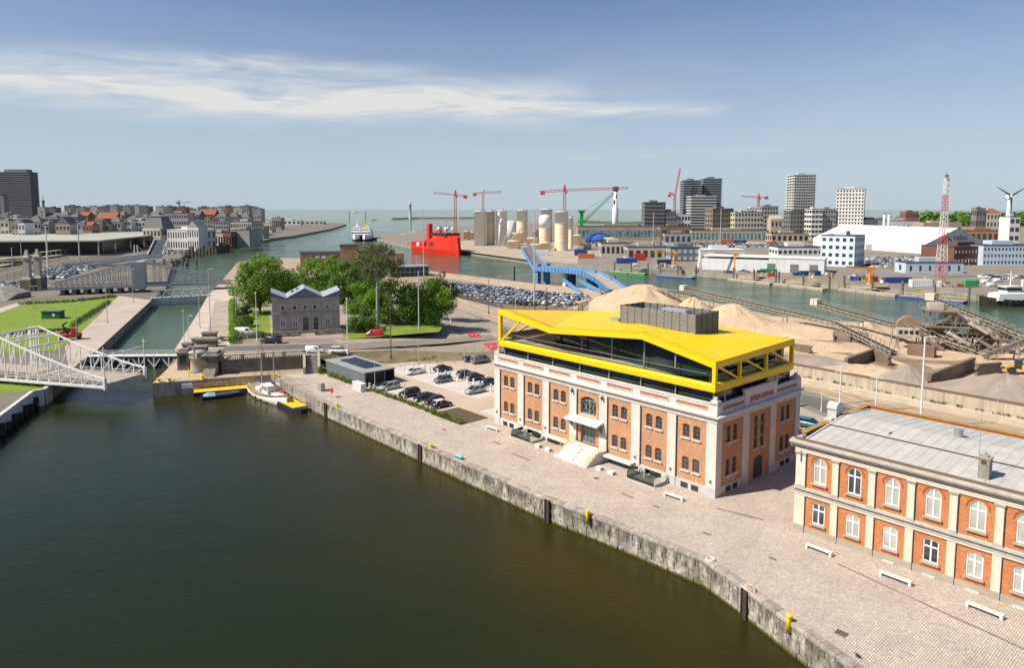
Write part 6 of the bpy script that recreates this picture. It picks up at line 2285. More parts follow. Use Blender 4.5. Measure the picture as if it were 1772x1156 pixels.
mb.loft([[(0.05, 0, 6.6), (0.05, 0.04, 6.6), (0.05, 0.04, 5.0), (0.05, 0, 5.0)], [(0.55, 0.15, 5.6), (0.55, 0.19, 5.6), (0.45, 0.19, 4.3), (0.45, 0.15, 4.3)], [(0.7, 0.0, 5.0), (0.7, 0.04, 5.0), (0.62, 0.04, 4.2), (0.62, 0, 4.2)]])
mb.build('flag', M_white, o)
for px, py, lb in ((293, 659, 'squat yellow bollard at the tip of the pier'), (350, 655, 'squat yellow bollard in the middle of the pier edge'), (275, 660, 'small yellow bollard on the pier corner'), (477, 652, 'squat yellow bollard behind the sailing boat')):
	o = thing('pier_bollard', lb, 'bollard', G(px, py + 1.0), 0, 'yellow bollards on the pier')
	mb = MB()
	mb.lathe([(0.45, 0), (0.35, 0.1), (0.3, 0.5), (0.48, 0.6), (0.48, 0.75), (0.1, 0.82)], (0, 0, 0), 12)
	mb.build('bollard_body', M_yb, o)
o = thing('signal_light', 'red and green signal lamp on a yellow post on the pier', 'signal lamp', G(327, 653))
mb = MB()
mb.bar((0, 0, 0), (0, 0, 2.4), 0.14)
mb.build('post', M_yb, o)
mb = MB()
mb.cbox((0, 0, 2.4), 0.5, 0.5, 1.5)
mb.build('housing', M_anth, o)
for z, c in ((3.4, 'buoy_red'), (2.7, 'buoy_red')):
	mb = MB()
	mb.tube((0, -0.26, z), (0, -0.34, z), 0.18, None, 8)
	mb.build('lamp', _mc[c], o)
# ------------------------------------------------------------------ grey stone house with a zigzag zinc roof
M_gst = mat('grey_ashlar', (0.37, 0.345, 0.285), 0.9, 0.16, 0.5, streak=0.35)
M_zn2 = flat('blue_zinc', (0.42, 0.46, 0.50), 0.4, 0.2)
M_zn3 = flat('dark_zinc', (0.15, 0.17, 0.195), 0.5, 0.1)
ha, hc = G(472, 579.6, 3.0), G(588.7, 573.5, 3.0)
hs = thing('stone_house', 'grey stone lock house with a zigzag zinc roof and two dark doors', 'house', ha, math.atan2(hc.y - ha.y, hc.x - ha.x))
HW, HD, HH = (hc - ha).length, 11.0, 9.6
HF = Wall(hs, (0, 0, 0), 0.0)
wins = [(2.75, 1.8, 1.35, 2.7), (5.9, 1.8, 1.35, 2.7), (14.6, 2.0, 1.35, 2.7)]
ops = [(x - w / 2, x + w / 2, z, z + h, 0) for x, z, w, h in wins]
upw = [2.75, 5.9, 8.6, 11.2, 14.6]
ops2 = [(x - 0.65, x + 0.65, 6.5, 7.9, 0) for x in upw]
doors = [(8.75, 1.45), (11.4, 1.2)]
ops3 = [(x - w / 2, x + w / 2, 0.05, 4.4, 0) for x, w in doors]
wall_panel(HF, 0, HW, 0, 5.6, ops + ops3, 0.0, 0.25).build('wall', M_gst, hs)
wall_panel(HF, 0, HW, 5.6, HH, ops2, 0.0, 0.25).build('wall', M_gst, hs)
mb = MB()
mb.box(0.01, HW - 0.01, 0.3, HD, 0, HH - 0.05)
mb.build('wall', M_gst, hs)
for z, o_, h in ((5.5, 0.14, 0.22), (HH - 0.05, 0.25, 0.25), (0.0, 0.1, 0.9)):
	for (x0, x1, y0, y1) in ((-o_, HW + o_, -o_, 0.0), (-o_, 0.0, 0.0, HD)):
		mb = MB()
		mb.box(x0, x1, y0, y1 - 0.002, z, z + h)
		mb.build('stone_band', M_gst, hs)
wlo = window_meshes(1.35, 2.7, 0, [(0, 0.16)], [(1.9, 0.16)], 0.18, M_white, M_dpane, 0.15, M_stone, 'lock_window')
wup = window_meshes(1.3, 1.4, 0, [], [], 0.2, M_cream, M_dpane, 0.12, M_stone, 'lock_attic_window')
for x, z, w, h in wins:
	put_window(HF, wlo, x, -0.18, z)
for x in upw:
	put_window(HF, wup, x, -0.1, 6.5)
for x, w in doors:
	mb = HF.mb()
	mb.box(x - w / 2, x + w / 2, -0.24, -0.2, 0.05, 2.9)
	d = mb.build('door', M_anth, hs)
	mb = HF.mb()
	mb.box(x - w / 2, x + w / 2, -0.24, -0.22, 3.1, 4.4)
	mb.build('transom_pane', M_dpane, d)
	mb = HF.mb()
	mb.box(x - 0.05, x + 0.05, -0.22, -0.17, 3.1, 4.4)
	mb.box(x - w / 2, x + w / 2, -0.235, -0.14, 2.9, 3.1)
	mb.build('frame', M_stone, d)
prof = [(-0.2, 1.9), (0.21 * HW, 0.15), (0.48 * HW, 2.7), (0.755 * HW, 0.15), (HW + 0.2, 1.9)]
for (x0, z0), (x1, z1) in zip(prof, prof[1:]):
	n = 5
	for k in range(n):
		a, c = k / n, (k + 0.97) / n
		mb = MB()
		mb.loft([[(x0 + (x1 - x0) * t, -0.25, HH + 0.25 + z0 + (z1 - z0) * t - dz), (x0 + (x1 - x0) * t, HD + 0.2, HH + 0.25 + z0 + (z1 - z0) * t - dz)][::1] + [(x0 + (x1 - x0) * t, HD + 0.2, HH + 0.13 + z0 + (z1 - z0) * t), (x0 + (x1 - x0) * t, -0.25, HH + 0.13 + z0 + (z1 - z0) * t)] for t, dz in ((a, 0), (c, 0))])
		mb.build('roof_panel', M_zn2, hs)
for i in ((0, 1), (1, 2, 3), (3, 4)):
	pts = [prof[k] for k in i]
	mb = MB()
	f = [(x, -0.05, HH + 0.12 + z) for x, z in pts]
	bt = [(pts[-1][0], -0.05, HH + 0.21), (pts[0][0], -0.05, HH + 0.21)]
	mb.face(*(bt[::-1] + f[::-1]) if False else (bt[1], bt[0], *f[::-1]))
	mb.build('gable', M_zn3, hs)
mb = MB()
mb.box(0.0, 0.2, 0.05, HD, HH, HH + 1.9)
mb.build('gable', M_zn3, hs)
for t in (0.1, 0.36):
	mb = MB()
	x = prof[1][0] + (prof[2][0] - prof[1][0]) * (t + 0.3)
	z = HH + 0.27 + prof[1][1] + (prof[2][1] - prof[1][1]) * (t + 0.3)
	mb.box(x - 0.5, x + 0.5, 4.5, 7.5, z - 0.2, z + 0.25)
	mb.build('roof_light', M_zn3, hs)
# ------------------------------------------------------------------ lamp posts, masts and catenary poles
M_lamp = flat('lamp_grey', (0.52, 0.53, 0.52), 0.45, 0.2)
M_lampd = flat('lamp_dark', (0.07, 0.075, 0.07), 0.5)
M_lampw = flat('lamp_white', (0.74, 0.74, 0.72), 0.45)
def lamp(px, py, h, label, z=0.0, m=None, head='arm', r=0.11, road=False, group='lamp posts and masts'):
	q = GR(px, py) if road else G(px, py, z)
	o = thing('lamp_post', label, 'lamp post', q, 0, group)
	mb = MB()
	mb.tube((0, 0, 0), (0, 0, h), r, r * 0.6, 8)
	mb.build('pole', m or M_lamp, o)
	mb = MB()
	mb.lathe([(r * 2, 0), (r * 2, 0.15), (r * 1.2, 0.9)], (0, 0, 0), 8)
	mb.build('base', m or M_lamp, o)
	mb = MB()
	if head == 'arm':
		mb.bar((0, 0, h - 0.05), (0.9, -0.3, h + 0.1), 0.1)
		mb.cbox((1.1, -0.36, h + 0.03), 0.8, 0.3, 0.14, -0.3)
	elif head == 'double':
		mb.bar((-1.0, 0, h), (1.0, 0, h), 0.1)
		mb.cbox((-1.1, 0, h - 0.05), 0.7, 0.35, 0.2)
		mb.cbox((1.1, 0, h - 0.05), 0.7, 0.35, 0.2)
	elif head == 'cat':
		for zz in (h - 0.5, h - 2.0):
			mb.bar((-1.0, 0.2, zz), (1.2, -0.3, zz), 0.12)
			for x in (-0.9, -0.4, 0.6, 1.1):
				mb.cbox((x, 0, zz), 0.12, 0.12, 0.3)
	else:
		mb.cbox((0, 0, h - 0.1), 0.35, 0.35, 0.3)
	mb.build('lamp_head', m or M_lamp, o)
	return o
for a in ((1453, 700, 8.3, 'pale catenary pole left of the pair behind the red brick house', 0, M_lampw, 'cat', 0.14),
		  (1515, 713, 8.3, 'pale catenary pole right of the pair behind the red brick house', 0, M_lampw, 'cat', 0.14),
		  (1592, 746, 16.0, 'tall white lamp mast rising behind the red brick house', 0, M_lampw, 'arm', 0.2),
		  (1723, 750, 8.0, 'slim lamp post behind the chimney of the red brick house', 0, M_lamp, 'top', 0.07),
		  (1421, 712, 5.5, 'short lamp post between the two brick buildings', 0, M_lampw, 'top', 0.07),
		  (445, 590, 12.6, 'white lamp post beside the black van', 3, M_lampw, 'top', 0.13),
		  (409, 553, 13.5, 'grey lamp post behind the clipped hedge', 3, M_lamp, 'top', 0.13),
		  (725, 577, 17.5, 'tall grey pole in front of the dense trees', 2, M_lamp, 'top', 0.2),
		  (780, 557, 11.5, 'white lamp post at the tree corner', 1, M_lampw, 'top', 0.13),
		  (846, 543, 12.0, 'dark pole by the tram tracks', 0, M_lampd, 'top', 0.16),
		  (862, 538, 12.5, 'grey street lamp behind the yellow crown', 0, M_lamp, 'arm', 0.13),
		  (892, 586, 14.5, 'street lamp seen through the end of the yellow crown', 0, M_lamp, 'arm', 0.13),
		  (924.5, 536, 37.0, 'tallest grey light mast beside the blue ramp', 0, M_lamp, 'double', 0.35),
		  (946, 536, 8.0, 'dark pole at the edge of the car lot', 0, M_lampd, 'top', 0.2),
		  (990, 541, 5.0, 'short dark post behind the yellow roof', 0, M_lampd, 'top', 0.14),
		  (1026, 532, 5.0, 'short white post where the fence meets the sand', 0, M_lampw, 'top', 0.1),
		  (733.6, 487, 36.0, 'tall slim mast behind the trees, in front of the red ship', 0, M_lamp, 'top', 0.28),
		  (685, 470, 8, 'grey lamp post on the terrace behind the trees', 4, M_lamp, 'top', 0.15),
		  (721, 477, 11, 'thin double mast above the garden trees', 0, M_lamp, 'double', 0.15),
		  (186, 559, 13.5, 'street lamp on the left lock apron', 0, M_lamp, 'arm', 0.12),
		  (231, 524, 13.5, 'street lamp near the far lock gate', 0, M_lamp, 'arm', 0.12),
		  (133, 588, 10.5, 'lamp post with a floodlight beside the red crane', 0, M_lamp, 'double', 0.11),
		  (60, 534, 8.5, 'pale lamp post on the big lawn', 0, M_lamp, 'double', 0.11),
		  (346, 567, 11.5, 'lamp post on the right lock wall', 0, M_lamp, 'arm', 0.12),
		  (365, 585, 20.0, 'tall lamp post beside the dark stepped blocks', 0, M_lamp, 'arm', 0.14),
		  (319, 598, 9.5, 'thin white mast on the lock corner', 0, M_lampw, 'top', 0.08),
		  (327, 596, 8.0, 'white flag mast on the lock corner', 0, M_lampw, 'arm', 0.08),
		  (83, 462, 26.0, 'tall pale light mast in front of the station roof', 0, M_lampw, 'double', 0.5),
		  (138, 452, 27.0, 'tall grey light mast beside the parked cars', 0, M_lamp, 'double', 0.5),
		  (24, 492, 18.0, 'lamp post left of the stone pylons', 0, M_lamp, 'top', 0.25),
		  (38, 458, 17.0, 'thin mast under the station roof edge', 0, M_lamp, 'top', 0.25),
		  (1130, 427, 34.0, 'tall pale mast in front of the dark apartment block', 0, M_lamp, 'double', 0.4),
		  (1246, 432, 38.0, 'tall pale mast in front of the long beige building', 0, M_lamp, 'double', 0.4),
		  (1675, 478, 10.0, 'lamp post in the yard beside the lattice mast', 0, M_lamp, 'double', 0.14)):
	lamp(*a)
for a in ((601.7, 613, 13.2, 'white lamp post behind the white car', 3, M_lampw, 'top', 0.13, True),
		  (676.7, 621, 14.6, 'dark pole standing in the grass bank', 2, M_lampd, 'top', 0.14, True),
		  (768, 560, 4.5, 'short signpost by the trees', 2, M_lampw, 'top', 0.1, True)):
	lamp(*a)
for s, t, h, lb in ((77.6, -3.9, 6.0, 'slim lamp post beside the silver estate car'), (67.0, -3.5, 6.6, 'slim lamp post in the hedge row of cars'), (88.5, 14.2, 6.8, 'slim lamp post at the back of the parking court'), (71.2, 14.4, 6.0, 'slim lamp post between the dark cars')):
	q = Q(s, t)
	o = thing('court_lamp', lb, 'lamp post', q, RZQ, 'slim lamps in the parking court')
	mb = MB()
	mb.tube((0, 0, 0), (0, 0, h), 0.07, 0.05, 6)
	mb.build('pole', M_lamp, o)
	mb = MB()
	mb.cbox((0, 0, h), 0.5, 0.2, 0.1)
	mb.build('lamp_head', M_lamp, o)
# ------------------------------------------------------------------ brown brick building behind the trees
M_brn = mat('brown_brick', (0.27, 0.175, 0.115), 0.9, 0.15, 0.3)
M_wband = flat('white_band', (0.70, 0.69, 0.66), 0.5)
bb = thing('brick_terminal', 'low brown brick building with a square tower behind the garden trees', 'building', G(520, 462, 0), 0.18)
mb = MB()
mb.box(0, 52, 0, 14, 0, 9.0)
mb.box(52, 66, 2, 16, 0, 8)
mb.build('wall', M_brn, bb)
mb = MB()
mb.box(25, 37, -0.6, 10, 0, 13.5)
mb.build('tower', M_brn, bb)
mb = MB()
mb.box(-0.4, 52.4, -0.4, 14.4, 9.0, 9.5)
mb.box(24.6, 37.4, -1, 10.4, 13.5, 14.1)
mb.build('roof', M_anth, bb)
for k in range(12):
	x = (8 + k * 1.35) if k < 6 else (38 + (k - 6) * 1.9)
	mb = MB()
	mb.box(x, x + 1.1, -0.08, 0.0, 5.4, 7.2)
	mb.build('window', M_wband if k % 3 else M_dpane, bb)
o = thing('terrace_building', 'dark glazed terrace building at the edge of the trees', 'building', G(676, 480, 0), 0.45)
mb = MB()
mb.box(0, 22, 0, 12, 0, 5.4)
mb.build('wall', mat('dark_glazing', (0.05, 0.055, 0.06), 0.3, 0.3, 0.3), o)
for k in range(2):
	mb = MB()
	mb.box(-0.6, 22.6, -0.8, 12.5, 2.4 + k * 2.9, 2.75 + k * 2.9)
	mb.build('floor_slab', M_frgrey, o)
for k in range(9):
	mb = MB()
	mb.bar((k * 2.7, -0.5, 0), (k * 2.7, -0.5, 5.8), 0.2)
	mb.build('column', M_frgrey, o)
# ------------------------------------------------------------------ car lot behind the fence
LOT = [G(x, y) for x, y in ((772, 483), (900, 501), (1005, 513), (1034, 521), (1004, 533), (872, 527), (785, 507), (757, 496))]
def inside(q, poly):
	c = False
	for i in range(len(poly)):
		a, b_ = poly[i], poly[i - 1]
		if (a.y > q.y) != (b_.y > q.y) and q.x < (b_.x - a.x) * (q.y - a.y) / (b_.y - a.y) + a.x:
			c = not c
	return c
def fill_lot(poly, rz, du, dv, label, group, limit, rg, p=0.93, cols=('white', 'white', 'white', 'white', 'black', 'silver', 'silver', 'grey', 'black'), stuff=None):
	"""rows of parked cars inside a plot; stuff = name of the one mass they form when too far to count"""
	cx = sum(q.x for q in poly) / len(poly)
	cy = sum(q.y for q in poly) / len(poly)
	c, s = math.cos(rz), math.sin(rz)
	n = 0
	mb = MB()
	kinds = ['white', 'black', 'grey', 'silver']
	for j in range(-30, 31):
		for i in range(-60, 61):
			u, v = i * du, j * dv
			q = Vector((cx + u * c - v * s, cy + u * s + v * c, 0.02))
			if n < limit and inside(q, poly) and rg.random() < p:
				col = rg.choice(cols)
				k = rg.choice(('hatch', 'hatch', 'suv', 'estate', 'saloon'))
				q += Vector((rg.uniform(-.2, .2), rg.uniform(-.3, .3), 0))
				a = rz + math.pi / 2 + rg.uniform(-.03, .03) + (math.pi if rg.random() < .5 else 0)
				if stuff:
					b_, g, r_ = car_geo(k)
					mb.T = Matrix.Translation(q) @ Matrix.Rotation(a, 4, 'Z')
					mb.k = kinds.index(col)
					mb.add(b_.v, b_.f)
					mb.add(r_.v, r_.f)
					mb.k = 4
					mb.add(g.v, g.f)
				else:
					lot_car(k, col, q, a, col + ' ' + label, group + ', ' + col)
				n += 1
	if stuff:
		o = mb.build(stuff, [paint(x) for x in kinds] + [M_cgl])
		o['label'] = label
		struct(o, 'stuff')
fill_lot(LOT, -0.62, 2.7, 5.3, 'car among the packed rows of the fenced car lot', 'cars in the fenced lot', 175, random.Random(4))
M_mesh = mat('dark_mesh', (0.045, 0.045, 0.045), 0.7)
def barfence(label, pts, h, n, bars=14):
	org = Vector(pts[0])
	o = thing('mesh_fence', label, 'fence', org)
	seg = [(Vector(a), Vector(c)) for a, c in zip(pts, pts[1:])]
	for a, c in seg:
		m = max(1, round((c - a).length / n))
		for k in range(m):
			q, q2 = a.lerp(c, k / m) - org, a.lerp(c, (k + 1) / m) - org
			mb = MB()
			mb.bar(q, q + Vector((0, 0, h + 0.2)), 0.14)
			mb.build('post', M_mesh, o)
			mb = MB()
			for j in range(1, bars):
				e = q.lerp(q2, j / bars)
				mb.bar(e, e + Vector((0, 0, h)), 0.07)
			for z in (0.15, h * 0.5, h):
				mb.bar(q + Vector((0, 0, z)), q2 + Vector((0, 0, z)), 0.06)
			mb.build('lattice', M_mesh, o)
barfence('dark mesh fence in front of the packed car lot', [G(752, 503), G(800, 517), G(870, 534), G(1000, 540), G(1022, 532), G(1060, 512)], 3.0, 4.2)
# ------------------------------------------------------------------ blue ferry ramp
M_blu = mat('ramp_blue', (0.115, 0.27, 0.52), 0.55, 0.18, 0.3)
M_blud = mat('ramp_navy', (0.03, 0.05, 0.13), 0.6, 0.2, 0.3)
rp = thing('ferry_ramp', 'light blue steel ferry ramp on columns by the sand yard', 'ferry ramp', (14, 372, 0))
cl = [Vector((0, 0, 5.4)), Vector((12, -12, 5.6)), Vector((24, -25, 5.4)), Vector((29, -38, 3.2)), Vector((33, -60, 0.2))]
for a, c in zip(cl, cl[1:]):
	d = c - a
	d.z = 0
	nn = Vector((-d.y, d.x, 0)).normalized() * 4.4
	mb = MB()
	mb.loft([[q + nn, q - nn, q - nn + Vector((0, 0, 0.5)), q + nn + Vector((0, 0, 0.5))] for q in (a, c)])
	mb.build('deck', mat('ramp_deck', (0.40, 0.33, 0.26), 0.9, 0.1, 0.3), rp)
	for sg in (-1, 1):
		mb = MB()
		mb.bar(a + nn * sg + Vector((0, 0, 0.9)), c + nn * sg + Vector((0, 0, 0.9)), 0.5, 2.2)
		mb.build('side_girder', M_blu, rp)
		m = max(2, int(d.length / 2.2))
		for k in range(m):
			q = a.lerp(c, (k + 0.5) / m) + nn * sg * 1.06
			mb = MB()
			mb.bar(q + Vector((0, 0, -0.1)), q + Vector((0, 0, 1.9)), 0.22)
			mb.build('stiffener', M_blud, rp)
for x, y, w, h, m_ in ((-0.8, -3, 2.6, 8.8, M_blu), (4.4, 3.5, 2.6, 8.8, M_blu), (13, -12, 2.0, 5.4, M_white), (16, -15, 3.0, 5.4, M_blud), (24, -24, 2.2, 5.4, M_blu), (27, -21, 2.6, 5.2, M_blud), (34, -28, 3.2, 4.6, M_stone)):
	mb = MB()
	mb.cbox((x, y, -3.5), w, w, h + 3.5, 0.8)
	mb.build('column', m_, rp)
for sg in (-1, 1):                                             # raised outer flap
	mb = MB()
	nn = Vector((0.72, 0.69, 0)) * 3.9 * sg
	mb.bar(Vector((0, 0, 6)) + nn, Vector((-6, 16, 16.5)) + nn, 0.7, 1.6)
	mb.build('flap_girder', M_blu, rp)
mb = MB()
nn = Vector((0.72, 0.69, 0)) * 3.6
mb.loft([[q + nn, q - nn, q - nn + Vector((0, 0, 0.4)), q + nn + Vector((0, 0, 0.4))] for q in (Vector((0, 0, 5.8)), Vector((-6, 16, 16.2)))])
mb.build('flap_deck', mat('flap_deck', (0.28, 0.24, 0.20), 0.9, 0.15, 0.3), rp)
for a, c in (((974, 492), (1006, 510)), ((1002, 494), (1040, 508))):
	p0, p1 = G(*a) - rp.location, G(*c) - rp.location
	for h0 in (0.0,):
		mb = MB()
		mb.bar(p0 + Vector((0, 0, 2.4)), p1 + Vector((0, 0, 0.8)), 0.4, 1.8)
		mb.build('lower_girder', M_blu, rp)
		for k in range(7):
			q = p0.lerp(p1, k / 6)
			mb = MB()
			mb.bar(q, q + Vector((0, 0, 3.2 - k * 0.25)), 0.2)
			mb.build('rail_post', M_blu, rp)
o = thing('mooring_dolphin', 'dark mooring pile with stay cables in front of the channel', 'mooring pile', G(890, 487, -1))
mb = MB()
mb.tube((0, 0, -3), (0, 0, 8.0), 0.5, None, 10)
mb.build('pile', M_lampd, o)
mb = MB()
for dx in (-26, -17, -7):
	mb.tube((0, 0, 7), (dx, -3, 0.5), 0.06, None, 4)
mb.build('stay_cable', M_lampd, o)
# ------------------------------------------------------------------ sand and gravel yard
from mathutils import noise as mnoise
def heap(name, label, c, rx, ry, h, m, seed, rz=0.0, peak=1.0, n=84, k=24, flatten=0.0):
	"""poured heap: cone with a rounded crown and an uneven foot"""
	rg = random.Random(seed)
	ph = [rg.uniform(0, 6.28) for _ in range(6)]
	mb = MB()
	pts, fs = [], []
	for j in range(k + 1):
		t = j / k
		for i in range(n):
			a = 2 * math.pi * i / n
			w = 1 + 0.10 * math.sin(2 * a + ph[0]) + 0.07 * math.sin(3 * a + ph[1]) + 0.05 * math.sin(5 * a + ph[2]) * t + 0.025 * math.sin(11 * a + ph[3]) * t
			z = h * ((1 - t) ** peak if t > 0.12 else (1 - 0.12) ** peak + (0.12 - t) * 0.35)
			z += 0.02 * h * math.sin(7 * a + ph[4] + 9 * t) * t * (1 - t) * 4
			g_n = mnoise.noise(Vector((math.cos(a) * 4.5, math.sin(a) * 4.5, seed + t * 0.8))) + 0.6 * mnoise.noise(Vector((math.cos(a) * 13, math.sin(a) * 13, seed + t * 2)))
			z += h * (0.07 * g_n * min(1, t * 3) * (1 - t * 0.6))
			z = min(z, h * (1 - flatten) + 0.1 * g_n)
			pts.append((rx * t * w * math.cos(a), ry * t * w * math.sin(a), z - (0.15 if j == k else 0)))
	for j in range(k):
		for i in range(n):
			fs.append((j * n + i, (j + 1) * n + i, (j + 1) * n + (i + 1) % n, j * n + (i + 1) % n))
	mb.add(pts, fs)
	return tag(mb.build(name, m, None, True, c, rz), label, 'heap', 'heaps in the sand yard')
heap('sand_heap', 'largest sand heap behind the rooftop plant screen', G(1112, 531), 26, 21, 9.6, M_sand, 1, 0, 1.15)
heap('sand_heap', 'small pointed sand heap in front of the largest one', G(1130, 541), 11, 9, 4.6, M_sand, 2, 0, 1.2)
heap('sand_heap', 'sand heap under the head of the long conveyor', G(1198, 539), 9, 8, 6.0, M_sand, 3, 0, 1.25)
heap('sand_heap', 'steep grooved sand heap in the middle of the yard', G(1266, 564), 19, 14, 8.0, M_sand, 5, 0, 1.25)
heap('sand_heap', 'long low bank of sand beside the channel', G(1400, 574), 34, 12, 3.0, M_sand, 6, -0.35, 0.8, flatten=0.35)
heap('sand_heap', 'pale sand bank at the foot of the conveyor', G(1330, 596), 24, 10, 2.4, M_sand, 7, -0.3, 0.8, flatten=0.3)
heap('sand_heap', 'small sand heap by the screening plant', G(1500, 574), 6, 5, 3.4, M_sand, 8, 0, 1.2)
heap('gravel_heap', 'dark gravel bank behind the retaining wall by the yellow roof', G(1400, 632), 15, 7, 3.2, M_gravel, 9, -0.45, 1.0, flatten=0.3)
heap('gravel_heap', 'small grey gravel cone in the nearer bay', G(1570, 662), 7, 6, 4.0, M_gravel, 10, 0, 1.1)
heap('gravel_heap', 'broad gravel heap at the right edge of the yard', G(1738, 690), 17, 9, 5.4, M_gravel, 11, -0.3, 1.05)
heap('gravel_heap', 'low gravel bank between the two bay walls', G(1660, 680), 11, 6, 2.6, M_gravel, 12, -0.3, 1.0)
heap('sand_heap', 'tan sand slope next to the bay wall', G(1500, 648), 12, 6, 2.4, M_sandg, 13, -0.4, 1.0)
# retaining wall of concrete panels along the tram street
M_panel = mat('wall_panel', (0.47, 0.40, 0.30), 0.9, 0.16, 0.35, streak=0.45)
M_cap = mat('rusty_cap', (0.17, 0.115, 0.08), 0.85, 0.2, 0.6)
rw = [G(1190, 618), G(1380, 658), G(1601, 702), G(1772, 735), G(2000, 780)]
o = thing('retaining_wall', 'long pale concrete retaining wall between the sand yard and the tram street', 'wall', rw[0])
for a, c in zip(rw, rw[1:]):
	d = c - a
	n = max(1, round(d.length / 3.2))
	rz = math.atan2(d.y, d.x)
	for k in range(n):
		q = a.lerp(c, (k + 0.5) / n) - o.location
		w = d.length / n
		mb = MB()
		mb.cbox((0, 0, 0), w - 0.05, 0.35, 3.3)
		mb.build('wall_panel', M_panel, o, False, q, rz + rnd.uniform(-.004, .004))
		mb = MB()
		mb.cbox((0, 0, 3.3), w - 0.01, 0.55, 0.3)
		mb.build('cap_beam', M_cap, o, False, q, rz)
	d.normalize()
	nn = Vector((d.y, -d.x, 0))
	mb = MB()
	mb.loft([[q - o.location + nn * 0.3, q - o.location + nn * 2.1, q - o.location + nn * 2.1 + Vector((0, 0, 0.95)), q - o.location + nn * 0.3 + Vector((0, 0, 1.05))] for q in (a, c)])
	mb.build('platform_kerb', mat('platform', (0.50, 0.42, 0.32), 0.9, 0.15, 0.4), o)
rg = random.Random(5)
wd = MB()
for a, c in zip(rw[1:], rw[2:]):
	for k in range(22):
		q = a.lerp(c, rg.random())
		leaf_quads(wd, q + Vector((0.2, -0.9, 1.15)), 0.4, 10, 0.35, rg)
struct(wd.build('weeds', LEAF['olive']), 'stuff')
# storage bay walls
M_bay = mat('bay_blocks', (0.20, 0.155, 0.115), 0.9, 0.25, 0.4, streak=0.3)
for pts, h, lb in (([(1462, 640), (1510, 622), (1540, 634)], 2.7, 'dark block wall of the middle storage bay'), ([(1606, 672), (1684, 640)], 3.0, 'long dark block wall nearest the right lamp mast'), ([(1688, 650), (1730, 646)], 2.6, 'short dark block wall at the right of the yard'), ([(1368, 606), (1404, 612)], 2.0, 'dark block wall beside the corner of the yellow roof')):
	org = G(*pts[0])
	o = thing('bay_wall', lb, 'block wall', org, 0, 'storage bay walls')
	for a, c in zip(pts, pts[1:]):
		a, c = G(*a) - org, G(*c) - org
		d = c - a
		n = max(2, round(d.length / 1.7))
		for k in range(n):
			for r_ in range(4):
				q = a.lerp(c, (k + 0.5 + (0.25 if r_ % 2 else 0)) / (n + 0.25))
				mb = MB()
				mb.cbox((0, 0, 0), d.length / n - 0.05, 0.8, h / 4 - 0.04)
				mb.build('concrete_block', M_bay, o, False, (q.x, q.y, r_ * h / 4), math.atan2(d.y, d.x))
# conveyors
M_conv = mat('conveyor_steel', (0.30, 0.265, 0.20), 0.8, 0.25, 0.8)
M_belt = mat('conveyor_belt', (0.06, 0.052, 0.045), 0.9, 0.3, 0.5)
def conveyor(label, a, c, w=1.6, legs=(0.3, 0.7), rail=True, head=True):
	a, c = Vector(a), Vector(c)
	o = thing('conveyor', label, 'conveyor', (a.x, a.y, 0), 0, 'conveyors of the sand plant')
	p, q = Vector((0, 0, a.z)), Vector((c.x - a.x, c.y - a.y, c.z))
	d = q - p
	ln = d.length
	s = Vector((-d.y, d.x, 0)).normalized() * (w / 2)
	mb = MB()
	mb.bar(p + Vector((0, 0, 0.1)), q + Vector((0, 0, 0.1)), w * 0.8, 0.25)
	mb.build('belt', M_belt, o)
	for sg in (-1, 1):
		mb = MB()
		mb.bar(p + s * sg, q + s * sg, 0.16, 0.4)
		mb.bar(p + s * sg + Vector((0, 0, -0.9)), q + s * sg + Vector((0, 0, -0.9)), 0.14, 0.2)
		n = int(ln / 2.0)
		for k in range(n):
			e, f = p.lerp(q, k / n) + s * sg, p.lerp(q, (k + 1) / n) + s * sg
			mb.bar(e, f + Vector((0, 0, -0.9)), 0.1)
		mb.build('truss', M_conv, o)
		if rail:
			mb = MB()
			mb.bar(p + s * sg * 1.5 + Vector((0, 0, 1.2)), q + s * sg * 1.5 + Vector((0, 0, 1.2)), 0.1)
			n = int(ln / 1.9)
			for k in range(n + 1):
				e = p.lerp(q, k / n) + s * sg * 1.5
				mb.bar(e + Vector((0, 0, -0.2)), e + Vector((0, 0, 1.2)), 0.12)
			mb.build('walkway_rail', M_conv, o)
	for t in legs:
		e = p.lerp(q, t)
		for sg in (-1, 1):
			mb = MB()
			mb.bar(e + s * sg + Vector((0, 0, -0.9)), Vector((e.x + s.x * sg * 1.6, e.y + s.y * sg * 1.6, 0)), 0.24)
			mb.build('leg', M_conv, o)
	if head:
		mb = MB()
		mb.cbox((p.x, p.y, p.z - 0.5), 2.4, 2.6, 1.9, math.atan2(d.y, d.x))
		mb.build('head_box', mat('cream_steel', (0.58, 0.53, 0.42), 0.7, 0.2, 0.8), o)
	return o
def AP(x, y, Y):
	return A(x, y, Y)
conveyor('long conveyor running above the sand heaps', AP(1184, 500, 262), AP(1445, 559, 206), 1.6, (0.22, 0.42, 0.72))
conveyor('lower end of the long conveyor dropping to the plant', AP(1445, 559, 206), AP(1548, 610, 178), 1.6, (0.3,), True, False)
conveyor('short conveyor feeding the largest sand heap', AP(1122, 501, 268), AP(1196, 512, 258), 1.2, (0.7,), True, False)
conveyor('open-ended conveyor reaching over the channel side', AP(1412, 525, 218), AP(1600, 577, 190), 1.8, (0.45, 0.75))
conveyor('conveyor dropping from the plant to the ground', AP(1594, 573, 190), AP(1690, 607, 180), 1.8, (0.3,), True, False)
conveyor('steep conveyor rising to the top of the screening tower', AP(1612, 516, 196), AP(1790, 588, 176), 1.6, (0.55, 0.85))
